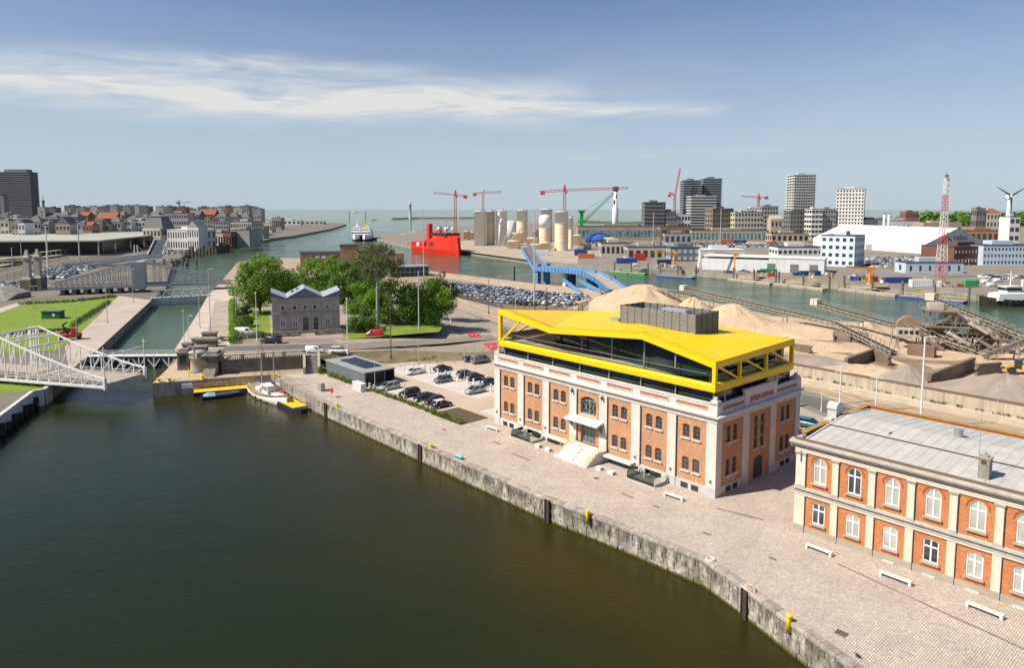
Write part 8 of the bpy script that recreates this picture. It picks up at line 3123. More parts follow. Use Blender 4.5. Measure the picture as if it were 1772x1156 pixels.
# working vehicles and goods along the east quay
rg = random.Random(77)
M_hb_ = mat('drum_blue', (0.05, 0.12, 0.30), 0.6, 0.2, 0.4)
M_crate = mat('crate_wood', (0.34, 0.24, 0.14), 0.9, 0.25, 0.6)
for k in range(46):
	t = rg.random()
	px = 1080 + t * 600
	q = G(px, 458 + t * 38 - rg.uniform(0, 9) + 4)
	if k % 3 == 0:
		col = rg.choice(('white', 'white', 'blue', 'silver', 'red'))
		lot_car(rg.choice(('van', 'smallvan', 'hatch')), col, q, rg.uniform(-.3, .3), col + ' vehicle standing among the goods on the east quay', 'vehicles on the east quay, ' + col)
	else:
		big = k % 3 == 1
		o = thing('goods_stack', 'stack of pallets and crates on the east quay' if big else 'low pile of nets and drums on the east quay', 'goods', q, rg.uniform(0, 3), 'crate stacks on the east quay' if big else 'net piles on the east quay')
		mb = MB()
		for j in range(5):
			mb.cbox((rg.uniform(-2, 2), rg.uniform(-1.2, 1.2), 0), rg.uniform(.8, 2), rg.uniform(.8, 1.6), rg.uniform(.5, 2.2) * (1.3 if big else .7), rg.uniform(0, 1))
		mb.build('crates', (M_crate, M_hb_, M_rust, M_conc, M_wc)[rg.randrange(5)], o)
# ------------------------------------------------------------------ red ship
M_rs = mat('ship_red', (0.72, 0.035, 0.018), 0.4, 0.08, 0.05)
p0, p1 = G(722, 434.5, -3), G(796, 442.5, -3)
d = p1 - p0
ship = thing('supply_ship', 'bright red offshore supply ship with a high bow at the silo quay', 'ship', (p0 + p1) / 2, math.atan2(d.y, d.x))
LS = d.length
rings = []
for t, w, zt in ((0, 7, 10.0), (0.08, 8.5, 9.0), (0.11, 9, 5.8), (0.2, 9, 5.8), (0.44, 9, 5.9), (0.46, 9, 13), (0.6, 9, 14.5), (0.75, 8.4, 16.5), (0.9, 5.6, 17), (1.0, 1.2, 15.5)):
	x = -LS / 2 + LS * t
	xb = x - (3.0 if t > 0.9 else 0)
	rings.append([(x - (0 if t < 0.95 else 0), -w * 0.8, -2), (x, w * 0.8, -2), (x, w, 4.5), (xb, w * (1 if t < .5 else 0.92), zt), (xb, -w * (1 if t < .5 else 0.92), zt), (x, -w, 4.5)])
mb = MB()
mb.loft(rings)
mb.build('hull', M_rs, ship)
mb = MB()
mb.box(LS * 0.02, LS * 0.34, -7, 7, 15.5, 18.6)
mb.build('wheelhouse', M_rs, ship)
mb = MB()
mb.box(LS * 0.01, LS * 0.352, -7.3, 7.3, 16.6, 18.0)
mb.build('window', M_wdark, ship)
mb = MB()
mb.box(LS * 0.01, LS * 0.36, -7.6, 7.6, 18.6, 19.2)
mb.build('bridge_roof', M_anth, ship)
mb = MB()
mb.box(-LS * 0.10, -LS * 0.04, -6.5, -3, 5.8, 27)
mb.box(-LS * 0.10, -LS * 0.04, 3, 6.5, 5.8, 24)
mb.build('funnel', M_rs, ship)
for x, y, r in ((0.10, -3, 1.9), (0.18, 2, 1.7), (0.24, -2, 1.5), (0.14, 4, 1.6), (0.28, 3, 1.2)):
	mb = MB()
	mb.lathe([(r * 0.3, 0), (r * 0.4, 2.0), (r, 2.6), (r * 1.05, 3.4), (r * 0.7, 4.6), (0.1, 5)], (LS * x, y, 19.2), 12)
	mb.build('radar_dome', M_white, ship)
mb = MB()
mb.tube((-4, 4, 20), (12, 6, 24.5), 0.8, 0.5, 6)
mb.tube((-20, -4, 8), (-8, -2, 18), 0.7, 0.4, 6)
mb.tube((LS * 0.2, 0, 19), (LS * 0.2, 0, 31), 0.4, 0.2, 6)
mb.build('deck_crane', M_rs, ship)
for k, (x, y, l, w, h) in enumerate(((-30, -3, 5, 4, 3), (-24, 2, 6, 5, 2.4), (-17, -4, 4, 4, 4), (-12, 3, 5, 4, 3), (-34, 3, 4, 4, 2))):
	mb = MB()
	mb.cbox((x, y, 5.8), l, w, h)
	mb.build('deck_cargo', (M_white, M_anth, M_rs)[k % 3], ship)
text_part('lettering', 'GIG', 5.4, M_anth, ship, (4.5, -9.12, 7.2), (math.pi / 2, 0, 0), (1, 1, 1), 0.1)
# two white ferries, small craft
for px, lb, mcol in ((618.5, 'white ferry with a grey mast moored at the harbour mouth', M_white), (635, 'white ferry with a yellow mast beside the other ferry', M_ydeck)):
	o = thing('ferry', lb, 'ferry', G(px, 416, -3), -math.pi / 2 + 0.1, 'white ferries')
	mb = MB()
	hull(mb, 52, 13.5, 7.5, 0.1, 10, 0.95)
	mb.build('hull', M_white, o)
	mb = MB()
	hull(mb, 52.4, 13.9, 2.4, 0.0, 10, 0.95)
	mb.build('boot_stripe', M_navy, o)
	for k, (a, c, w, z, h) in enumerate(((-24, 16, 13, 7.4, 4.5), (-18, 12, 11, 11.9, 3.2), (-8, 9, 8.5, 15.1, 2.6))):
		mb = MB()
		mb.box(a, c, -w / 2, w / 2, z, z + h)
		dk = mb.build('deck_house', M_white, o)
		mb = MB()
		mb.box(c + 0.02, c + 0.1, -w / 2 + 1, w / 2 - 1, z + h * 0.5, z + h * 0.72)
		mb.build('window', M_wdark, dk)
	mb = MB()
	mb.loft([[(-w, -w, z), (w, -w, z), (w, w, z), (-w, w, z)] for w, z in ((1.6, 17.7), (0.7, 22), (0.3, 29))])
	mb.build('mast', mcol, o)
for px, py, l, rz, lb, mh in ((647, 381, 26, 0.3, 'white motor boat leaving a wake at sea', 0), (602, 384.5, 9, 0.2, 'tiny sailing boat in the harbour mouth', 14), (716, 407, 30, 0.15, 'white yacht moored behind the red ship', 16), (700, 410, 22, 0.1, 'white motor yacht left of the moored yacht', 4), (614, 363.5, 60, 0.0, 'distant white ship on the horizon', 6)):
	o = thing('small_boat', lb, 'boat', G(px, py, -3) if py > 370 else Vector(((px - 886) / 1235 * 9000, 9000, -3)), rz)
	k = 1 if py > 370 else 1.6
	mb = MB()
	hull(mb, l * k, l * 0.26 * k, l * 0.08 * k, 0.2, 8, 0.8)
	mb.build('hull', M_white, o)
	mb = MB()
	mb.box(-l * 0.3 * k, l * 0.15 * k, -l * 0.09 * k, l * 0.09 * k, l * 0.08 * k, l * 0.2 * k)
	mb.build('cabin', M_white, o)
	if mh:
		mb = MB()
		mb.tube((0, 0, 1), (0, 0, mh * k), 0.3, 0.15, 6)
		mb.build('mast', M_white, o)
mb = MB()
q = G(650, 381.4, -3)
for a, c, w in ((12, 140, 5), (16, 260, 8)):
	mb.face((q.x + a, q.y - 2, -2.97), (q.x + c, q.y - w * 6, -2.97), (q.x + c, q.y - w * 8, -2.97))
struct(mb.build('wake_water', flat('foam', (0.6, 0.62, 0.58), 0.6)))
# lighthouse, sea marks
o = thing('lighthouse', 'tall slim white lighthouse on the breakwater', 'lighthouse', G(710, 378.2, 2))
mb = MB()
mb.lathe([(7, -5), (5.2, 0), (4.6, 52), (6.4, 53), (6.4, 55), (4, 55.5), (4, 61), (4.6, 61.5), (0.5, 65)], (0, 0, 0), 14)
mb.build('tower', M_wc, o, True)
for x in (-230, -170, 180, 290):
	q = G(710, 378.2, 2) + Vector((x, 6, 0))
	o = thing('sea_mark', {-230: 'rusty sea mark at the tip of the breakwater', -170: 'rusty sea mark between the tip and the lighthouse', 180: 'white sea mark just right of the lighthouse', 290: 'white sea mark farthest right on the breakwater'}[x], 'sea mark', q)
	mb = MB()
	mb.tube((0, 0, -4), (0, 0, 22), 1.6, 1.2, 8)
	mb.lathe([(2.4, 22), (2.4, 25), (0.2, 27)], (0, 0, 0), 8)
	mb.build('mark', M_rust if x < 0 else M_white, o)
# ------------------------------------------------------------------ silos
S_grey, S_beige, S_white = mat('silo_grey', (0.72, 0.72, 0.71), 0.55, 0.06, 0.05), mat('silo_beige', (0.84, 0.69, 0.47), 0.7, 0.08, 0.05, streak=0.15), mat('silo_white', (0.80, 0.80, 0.78), 0.6, 0.05, 0.05)
def silo(label, px0, px1, yt, yb, split=None, dome=False, m0=None, m1=None, Y=None):
	c = G((px0 + px1) / 2, yb)
	if Y:
		c = Vector((((px0 + px1) / 2 - 886) / 1235 * Y, Y, 0))
	r = (px1 - px0) / 2 / 1235 * c.y
	H = A(px0, yt, c.y).z
	o = thing('silo', label, 'silo', (c.x, c.y + r, 0), 0, 'silos on the east quay')
	zs = A(px0, split, c.y).z if split else 0
	m0, m1 = m0 or S_grey, m1 or S_beige
	if split:
		n = max(2, int(zs / 7))
		for k in range(n):
			mb = MB()
			z0, z1 = zs * k / n, zs * (k + 1) / n
			mb.lathe([(r, z0), (r, z1 - 0.5), (r * 1.025, z1 - 0.5), (r * 1.025, z1)], (0, 0, 0), 24)
			mb.build('drum_ring', m1, o, False)
	mb = MB()
	mb.lathe([(r, zs), (r, H)] + ([(r * 0.7, H + r * 0.3), (0.3, H + r * 0.45)] if dome else [(r * 1.02, H), (r * 1.02, H + 0.6), (0.3, H + 1.0)]), (0, 0, 0), 28)
	mb.build('barrel', m0, o, True)
	mb = MB()
	for k in range(10):
		t = 2 * math.pi * k / 10
		mb.bar((r * 0.96 * math.cos(t), r * 0.96 * math.sin(t), H + 0.5), (r * 0.96 * math.cos(t), r * 0.96 * math.sin(t), H + 1.8), 0.15)
	mb.cbox((r * 0.3, 0, H + 0.8), 1.5, 1.5, 1.6)
	mb.build('roof_rail', M_frgrey, o)
	return o
for a in (('tall plain grey silo at the left end of the row', 820.3, 840.6, 366, 425.3), ('silo with grey top and beige base, second from the left', 841, 856.4, 366, 424.4, 384), ('tall plain grey silo with an elevator tube', 857.6, 877.5, 365, 425.3), ('silo with grey top and beige base in the middle of the row', 894, 913, 364.3, 419, 383), ('white domed silo with a beige base', 933, 953.7, 375.5, 424, 394, True, S_white), ('grey silo hidden behind the white domed silo', 937, 955.7, 362.6, 418), ('broad silo with grey top and beige base at the right of the row', 960.5, 983.7, 367, 433.7, 386.5), ('slim white and beige silo at the right end', 984, 992, 377, 430, 397, False, S_white)):
	silo(*a)
for i, a in enumerate(((878, 901, 418, 430.5), (912, 934, 413, 427), (918, 939, 424, 436), (938, 953, 421, 434), (886, 906, 404, 421), (877, 893, 385, 415), (802, 813, 401, 414), (814, 822, 402, 414), (1046, 1068, 413, 423), (1010, 1024, 424, 432), (993, 1008, 408, 425), (922, 934, 401, 418))):
	silo(f'{["squat beige tank", "low ringed beige tank", "short beige drum"][i % 3]} among the silos, {ORD[i]} in the cluster', *a, None, i == 5, S_white if i == 5 else S_beige)
mb = MB()
q = A(864, 375, 718)
for a, c in zip([(0, 0, 0), (0.5, 0, 22), (2.5, 0, 28), (-1.5, 0, 33)], [(0.5, 0, 22), (2.5, 0, 28), (-1.5, 0, 33), (2, 0, 33.5)]):
	mb.tube(a, c, 1.0, None, 10)
tag(mb.build('elevator_tube', S_grey, None, True, (q.x, 718, 0)), 'bent grey elevator tube in front of the third silo', 'pipe')
for i, (a, c) in enumerate((((869, 426, 712), (890, 368, 720)), ((872, 428, 700), (905, 392, 715)), ((950, 432, 640), (975, 408, 660)))):
	p, q = A(*a), A(*c)
	mb = MB()
	for s in (-0.8, 0.8):
		mb.bar((s, 0, max(0, p.z)), (q.x - p.x + s, q.y - p.y, q.z), 0.35)
	n = 14
	for k in range(n):
		t = k / n
		e, f = Vector((-0.8, 0, p.z)).lerp(Vector((q.x - p.x - .8, q.y - p.y, q.z)), t), Vector((.8, 0, p.z)).lerp(Vector((q.x - p.x + .8, q.y - p.y, q.z)), t + 1 / n)
		mb.bar(e, f, 0.2)
	tag(mb.build('loading_boom', M_lamp if i < 2 else M_sand, None, False, (p.x, p.y, 0)), ('long grey loading boom leaning between the silos', 'shorter grey loading boom below the long one', 'pale sloping conveyor by the broad silo')[i], 'boom')
# ------------------------------------------------------------------ cranes
M_trd, M_twh = mat('crane_pink', (0.50, 0.10, 0.09), 0.6, 0.1, 0.1), mat('crane_pale', (0.60, 0.52, 0.47), 0.6, 0.1, 0.1)
def lattice(mb, a, c, w, n, t=0.3):
	a, c = Vector(a), Vector(c)
	dd = (c - a).normalized()
	u = dd.orthogonal().normalized() if abs(dd.z) < 0.9 else Vector((1, 0, 0))
	if abs(dd.z) < 0.9:
		u = Vector((0, 0, 1)) - dd * dd.z
		u.normalize()
	v = dd.cross(u)
	cs = [(u * i + v * j) * (w / 2) for i, j in ((-1, -1), (1, -1), (1, 1), (-1, 1))]
	for k in cs:
		mb.bar(a + k, c + k, t)
	for k in range(n):
		e, f = a.lerp(c, k / n), a.lerp(c, (k + 1) / n)
		for i in range(4):
			mb.bar(e + cs[i], f + cs[(i + 1) % 4], t * 0.6)
def crane(label, px, yj, Y, pl, pr, m, yl=None, yr=None, mt=None, luff=None):
	top = A(px, yj, Y)
	o = thing('tower_crane', label, 'tower crane', (top.x, Y, 0), 0, 'tower cranes')
	k = Y / 1235.0
	mb = MB()
	lattice(mb, (0, 0, 0), (0, 0, top.z), 2.6, int(top.z / 3), 0.5)
	mb.build('mast', m, o)
	if luff:
		e = A(*luff, Y)
		mb = MB()
		lattice(mb, (0, 0, top.z), (e.x - top.x, 0, e.z), 1.8, 16, 0.4)
		mb.build('jib', m, o)
		mb = MB()
		lattice(mb, (0, 0, top.z), (-9, 0, top.z + 5), 2, 4, 0.5)
		mb.cbox((-8, 0, top.z - 2), 4, 3, 4)
		mb.build('counter_jib', mt or m, o)
		return o
	zl, zr_ = (A(pl, yl or yj, Y).z, A(pr, yr or yj, Y).z)
	far_l = abs(pl - px) > abs(pr - px)
	for nm, p, z in (('jib' if far_l else 'counter_jib', pl, zl), ('counter_jib' if far_l else 'jib', pr, zr_)):
		mb = MB()
		lattice(mb, (0, 0, top.z), ((p - px) * k, 0, z), 2.2, max(4, int(abs(p - px) * k / 4)), 0.42)
		if nm == 'counter_jib':
			mb.cbox(((p - px) * k * 0.9, 0, z - 3.2), 5, 3, 4)
		mb.build(nm, m, o)
	mb = MB()
	mb.cbox((1.6, -1.5, top.z - 3.5), 2.4, 2.2, 2.8)
	mb.lathe([(1.6, top.z - 1), (1.2, top.z + 5), (0.2, top.z + 7)], (0, 0, 0), 6)
	mb.build('cab', mt or m, o)
	return o
crane('red tower crane rising behind the red ship', 788, 337, 900, 750, 807, M_trd, 333, 339)
crane('pale-topped tower crane behind the grey silos', 836, 333, 1000, 820, 868, M_trd, 335, 332, M_twh)
crane('largest red tower crane spanning to the white pylon', 977, 329, 800, 935, 1087, M_trd, 332, 325)
crane('red luffing crane leaning beside the twin towers', 1168, 338, 1050, 0, 0, M_trd, luff=(1177, 291))
crane('small red tower crane between the apartment towers', 1313, 341, 1150, 1283, 1328, M_trd, 339, 341)
crane('dark tower crane over the left town', 310, 350, 1700, 306, 330, F_dark)
o = thing('harbour_crane', 'bright green harbour crane with a long raised lattice boom', 'crane', G(1006, 410))
M_gr = mat('crane_green', (0.03, 0.36, 0.06), 0.5, 0.1, 0.1)
Yc = o.location.y
b0 = A(1006, 385, Yc) - o.location
b1 = A(1063, 333, Yc) - o.location
mb = MB()
mb.loft([[(-w, -w, z), (w, -w, z), (w, w, z), (-w, w, z)] for w, z in ((2.6, 4), (2.2, A(1006, 366, Yc).z - 2), (4.6, A(1006, 366, Yc).z), (4.6, A(1006, 363.5, Yc).z))])
mb.build('tower', M_gr, o)
mb = MB()
mb.cbox((0, 0, 0.5), 14, 10, 4)
mb.build('carriage', M_gr, o)
mb = MB()
lattice(mb, b0 + Vector((2, 0, 0)), b1, 2.6, 22, 0.45)
mb.build('boom', M_gr, o)
mb = MB()
mb.tube((3, 0, A(1006, 364, Yc).z), b1, 0.25, None, 4)
mb.build('stay_cable', M_gr, o)
o = thing('white_pylon', 'white pylon with dark camouflage patches behind the green crane', 'pylon', A(1064.5, 384, 1000))
o.location.z = 0
mb = MB()
mb.lathe([(4.2, 0), (4.2, 38), (2.8, 40), (2.6, 62)], (0, 0, 0), 12)
mb.build('shaft', M_white, o, True)
mb = MB()
mb.lathe([(3.0, 62), (4.6, 64), (4.6, 67), (2, 69)], (0, 0, 0), 10)
mb.box(-2.85, -1.2, -2.75, -2.0, 44, 50)
mb.box(0.2, 1.9, -2.85, -2.0, 52, 58)
mb.build('head', M_anth, o)
# ------------------------------------------------------------------ apartment towers and port buildings on the right
g_r = 'apartment buildings on the east shore'
F_gla, F_pal = bm('glasstower', (0.11, 0.15, 0.165)), bm('paletower', (0.60, 0.58, 0.51))
for a in (('left of the twin dark glass towers', 1184, 1213, 312, 1060, 24, F_gla, 0, 0, 0, 'flat', 'tower_block', g_r, None, (23, 1.6, R_zinc, 1.1)),
		  ('right of the twin dark glass towers', 1219, 1249, 309, 1075, 24, F_gla, 0, 0, 0, 'flat', 'tower_block', g_r, None, (24, 1.6, R_zinc, 1.1)),
		  ('tall pale tower with flaring balconies', 1375, 1412, 302, 1000, 26, F_pal, 22, 9, 0, 'flat', 'tower_block', g_r, None, (22, 1.4, F_white, 0.9)),
		  ('white grid-fronted tower beside the tall pale tower', 1450, 1494, 327, 900, 26, F_white, 14, 9, -0.5, 'flat', 'tower_block', g_r, None, None, 0.55, 0.5, 6, None, 0.0, True),
		  ('stepped white building in front of the twin towers', 1197, 1238, 340, 1000, 24, F_dark, 0, 0, 0, 'flat', 'apartment_block', g_r, None, (14, 1.5, F_white, 1.2)),
		  ('dark unfinished apartment block with open floors', 1116, 1152, 350, 950, 22, F_dark, 9, 8, 0, 'flat', 'apartment_block', g_r, None, (9, 0.8, F_dark, 0.7)),
		  ('low dark block right of the unfinished block', 1150, 1170, 366, 950, 20, F_dark, 5, 4, 0, 'flat', 'apartment_block', g_r),
		  ('white low apartment block below the luffing crane', 1158, 1195, 371, 960, 18, F_white, 3, 7, 0, 'flat', 'apartment_block', g_r, None, None, 0.7, 0.5),
		  ('brown apartment block right of the twin towers', 1232, 1271, 361, 940, 22, bm('umber', (0.24, 0.19, 0.15)), 6, 8, 0.2, 'flat', 'apartment_block', g_r),
		  ('cream apartment block in the middle of the east shore', 1271, 1322, 367, 930, 22, F_cream, 5, 9, 0.1, 'flat', 'apartment_block', g_r),
		  ('half-built grey block behind the cream block', 1318, 1347, 357, 1000, 22, F_grey, 7, 6, 0, 'flat', 'apartment_block', g_r),
		  ('white block with round corner on the skyline', 1293, 1318, 361, 1020, 18, F_white, 4, 4, 0, 'flat', 'apartment_block', g_r),
		  ('sandstone villa with arched gables', 1334, 1354, 379, 900, 12, F_sand, 2, 3, 0, 'gable', 'villa', None, None, None, 0.5, 0.5, 0, F_sand),
		  ('dark block at the foot of the tall pale tower', 1368, 1400, 365, 930, 22, F_dark, 6, 6, 0, 'flat', 'apartment_block', g_r),
		  ('white balcony block between the two pale towers', 1405, 1424, 362, 900, 22, F_white, 6, 3, 0, 'flat', 'apartment_block', g_r, None, None, 0.8, 0.5),
		  ('grey block between the two pale towers', 1424, 1447, 362, 905, 22, F_grey, 6, 5, 0, 'flat', 'apartment_block', g_r),
		  ('long beige port building with blue window pairs', 1197, 1331, 399, 820, 16, F_sand, 1, 20, 0.0, 'flat', 'port_building', None, glass('blue_window', (0.10, 0.22, 0.28), 0.15), None, 0.6, 0.6, 0),
		  ('brown brick hall left of the long beige building', 1143, 1196, 392, 830, 24, bm('brownhall', (0.23, 0.165, 0.11)), 1, 4, 0, 'flat', 'port_building', None),
		  ('long fish market hall with a blue glass front', 1000, 1165, 392, 850, 26, F_tan, 1, 26, 0, 'flat', 'port_building', None, _mc['blue_window'], None, 0.7, 0.45, 0),
		  ('low sand-coloured workshops right of the beige building', 1335, 1400, 404, 800, 18, F_sand, 1, 7, 0, 'flat', 'port_building', None),
		  ('grey flat shed in front of the beige building', 1150, 1197, 404, 760, 10, F_grey, 1, 5, 0, 'flat', 'port_shed', None),
		  ('beige flat-roofed workshop above the green pontoon', 1086, 1160, 428, 520, 20, bm('workshop', (0.46, 0.41, 0.34)), 1, 6, 0, 'flat', 'port_shed', None),
		  ('long pale warehouse left of the workshop', 1040, 1090, 421, 560, 20, F_cream, 1, 6, 0, 'flat', 'port_shed', None),
		  ('dark grey office shed right of the workshop', 1161, 1211, 429, 505, 16, bm('office', (0.15, 0.17, 0.19)), 2, 5, 0, 'flat', 'port_shed', None, bm('pale_blue_glass', (0.4, 0.45, 0.5))),
		  ('white shed with a grey band on the east quay', 1212, 1290, 433, 500, 18, F_white, 1, 9, 0, 'flat', 'port_shed', None, None, None, 0.4, 0.3, 0, F_white),
		  ('two-storey white office row on the east quay', 1346, 1424, 428, 470, 16, F_white, 2, 9, 0.0, 'flat', 'port_office', None, None, None, 0.6, 0.35),
		  ('pale blue office block with scattered windows', 1422, 1478, 408, 462, 22, bm('paleblue', (0.60, 0.66, 0.72), 0.05), 4, 5, -0.72, 'flat', 'port_office', None, None, None, 0.5, 0.42, 5, None, 0.0, True),
		  ('pale blue office at the right edge with small square windows', 1702, 1800, 425, 470, 24, bm('paleblue2', (0.50, 0.58, 0.68), 0.05), 3, 16, 0.0, 'flat', 'port_office', None, None, None, 0.4, 0.4, 0),
		  ('dark brown brick building in front of the tent gable', 1640, 1745, 427, 475, 26, bm('darkbrick', (0.15, 0.075, 0.055)), 2, 14, 0.3, 'flat', 'port_office', None, F_white, None, 0.35, 0.3, 0),
		  ('small pale blue house beside the lattice mast', 1568, 1668, 455, 413, 12, bm('paleblue3', (0.48, 0.56, 0.64), 0.05), 1, 6, 0.0, 'flat', 'port_office', None, None, None, 0.2, 0.5, 1),
		  ('white apartment stack at the right edge', 1748, 1766, 375, 640, 14, F_white, 4, 2, 0, 'flat', 'apartment_block', None, None, None, 0.7, 0.5, 0),
		  ('low orange and white sheds behind the tent', 1670, 1748, 399, 780, 20, bm('orangehall', (0.42, 0.22, 0.10)), 1, 8, 0, 'flat', 'port_shed', None),
		  ('far white factory with two pale tanks', 1528, 1592, 382, 900, 24, F_white, 1, 8, 0, 'flat', 'port_shed', None),
		  ('far low hall with an ochre roof', 1598, 1665, 386, 860, 24, F_tan, 1, 6, 0, 'flat', 'port_shed', None, None, None, 0.5, 0.5, 0, F_sand),
		  ('far grey hall left of the factory', 1495, 1530, 380, 900, 24, F_grey, 0, 0, 0, 'flat', 'port_shed', None),
		  ('far brick block on the dune ridge', 1568, 1590, 366, 1500, 24, F_brick, 2, 4, 0, 'flat', 'villa', None),
		  ('far red-roofed house among the trees', 1708, 1732, 368, 1400, 20, F_cream, 2, 4, 0, 'hip', 'villa', None, None, None, 0.5, 0.5, 0, R_red),
		  ('far dark tower among the trees', 1690, 1706, 360, 1400, 16, F_dark, 2, 3, 0, 'flat', 'villa', None)):
	block(*a)
for x0, x1, yt, Y, lb in ((1527, 1531, 372, 880, 'left of the two white tanks'), (1535, 1539, 372, 880, 'right of the two white tanks')):
	silo(lb, x0, x1, yt, 0, None, True, S_white, None, Y)
# the long white hall with three doors
hl = thing('white_hall', 'long white quayside hall with three dark loading doors', 'hall', G(1215, 466), 0)
e = G(1426, 474) - hl.location
hl.rotation_euler = (0, 0, math.atan2(e.y, e.x))
LH = e.length
M_clad = mat('white_cladding', (0.66, 0.67, 0.68), 0.5, 0.05, 0.1)
for k in range(16):
	mb = MB()
	mb.box(LH * k / 16, LH * (k + .985) / 16, 0, 22, 0, 7.0 + (1.2 if k > 8 else 0))
	mb.build('wall_bay', M_clad, hl)
mb = MB()
mb.box(-0.3, LH + 0.3, -0.3, 22.3, 8.2, 8.6)
mb.build('roof', F_white, hl)
for t in (0.55, 0.735, 0.885):
	mb = MB()
	mb.box(LH * t, LH * t + 4.6, -0.1, 0.0, 0, 5.0)
	mb.build('loading_door', M_lou, hl)
# great white tent hall
tn = thing('tent_hall', 'great white tent hall with a grey lettered gable', 'hall', (343, 593, 0), math.atan2(16, 64))
Wt, Lt = 66.0, 143.0
for k in range(11):
	y0, y1 = Lt * k / 11, Lt * (k + 0.965) / 11
	for x0, z0, x1, z1 in ((0, 7.8, 33, 21.4), (33, 21.4, Wt, 7.8)):
		mb = MB()
		mb.add([(x0, y0, z0), (x1, y0, z1), (x1, y1, z1), (x0, y1, z0), (x0, y0, z0 - .3), (x1, y0, z1 - .3), (x1, y1, z1 - .3), (x0, y1, z0 - .3)], [(0, 1, 2, 3), (7, 6, 5, 4), (0, 3, 7, 4), (1, 5, 6, 2)])
		mb.build('roof_panel', bm('tentwhite', (0.80, 0.79, 0.76), 0.03), tn)
	mb = MB()
	mb.box(0.2, 0.5, y0, y1, 0, 7.5)
	mb.build('side_wall', _mc['far_tentwhite'], tn)
mb = MB()
mb.box(0.6, Wt - .6, 1, Lt, 0, 7)
mb.add([(0.2, 0.02, 0), (Wt - .2, 0.02, 0), (Wt - .2, 0.02, 7.5), (33, 0.02, 21.1), (0.2, 0.02, 7.5)], [(0, 1, 2, 3, 4)])
mb.build('gable_wall', bm('tentgable', (0.36, 0.38, 0.39)), tn)
text_part('lettering', 'rebo', 7.5, M_anth, tn, (36, -0.12, 11.2), (math.pi / 2, 0, 0))
mb = MB()
for a, c in (((16, 9), (22, 14.5)), ((22, 14.5), (24, 9.2)), ((14, 8.5), (20, 9.8)), ((22, 14.5), (28, 9.8))):
	mb.bar((a[0], -0.15, a[1]), (c[0], -0.15, c[1]), 0.1, 0.9)
mb.build('emblem', M_anth, tn)
mb = MB()
mb.box(0.1, 0.2, 60, 68, 0, 5)
mb.build('door', F_grey, tn)
# lattice mast in red and white bands
lm = thing('lattice_mast', 'red and white banded lattice radio mast', 'radio mast', G(1628, 480))
for k in range(6):
	z0, z1 = 54 * k / 6, 54 * (k + 1) / 6
	w0, w1 = 2.2 - 1.55 * k / 6, 2.2 - 1.55 * (k + 1) / 6
	mb = MB()
	for sx, sy in ((-1, -1), (1, -1), (1, 1), (-1, 1)):
		mb.bar((sx * w0, sy * w0, z0), (sx * w1, sy * w1, z1), 0.2)
	n = 3
	for j in range(n):
		a, c = j / n, (j + 1) / n
		wa, wc = w0 + (w1 - w0) * a, w0 + (w1 - w0) * c
		za, zc_ = z0 + (z1 - z0) * a, z0 + (z1 - z0) * c
		for (ax, ay), (bx, by) in (((-1, -1), (1, -1)), ((1, -1), (1, 1)), ((1, 1), (-1, 1)), ((-1, 1), (-1, -1))):
			mb.bar((ax * wa, ay * wa, za), (bx * wc, by * wc, zc_), 0.09)
			mb.bar((bx * wa, by * wa, za), (ax * wc, ay * wc, zc_), 0.09)
			mb.bar((ax * wa, ay * wa, za), (bx * wa, by * wa, za), 0.09)
	mb.build('mast_section', (M_trd, M_twh if False else M_white)[k % 2], lm)
mb = MB()
mb.cbox((0, 0, 54), 1.4, 1.4, 1.6)
mb.tube((0, 0, 55.6), (0, 0, 57.5), 0.3, 0.1, 6)
for z in (46, 49, 52):
	mb.cbox((0.9, -0.6, z), 0.7, 0.5, 1.6)
mb.build('antenna', M_rust, lm)
# wind turbine
wt = thing('wind_turbine', 'white wind turbine with dark blades at the right edge', 'wind turbine', G(1741, 423))
zh = 49.5
mb = MB()
mb.lathe([(2.3, 0), (1.2, zh)], (0, 0, 0), 14)
mb.build('tower', M_white, wt, True)
mb = MB()
mb.cbox((0, 0.5, zh), 2.6, 6, 2.6)
mb.lathe([(0.2, 0), (1.2, 0.5), (1.2, 2.6)], (0, -3, zh), 10)
mb.build('nacelle', M_white, wt)
for a in (32, 148, 274):
	mb = MB()
	ca, sa = math.cos(R(a)), math.sin(R(a))
	rr = []
	for t, w in ((0.5, 0.9), (3, 2.0), (9, 1.3), (19, 0.3)):
		px_, pz_ = -sa, ca
		rr.append([(ca * t + px_ * w * .5, -3.4, zh + 1.3 + sa * t + pz_ * w * .5), (ca * t - px_ * w * .5, -3.4, zh + 1.3 + sa * t - pz_ * w * .5), (ca * t - px_ * w * .5, -3.0, zh + 1.3 + sa * t - pz_ * w * .5), (ca * t + px_ * w * .5, -3.0, zh + 1.3 + sa * t + pz_ * w * .5)])
	mb.loft(rr)
	mb.build('blade', bm('blade', (0.10, 0.105, 0.12)), wt)
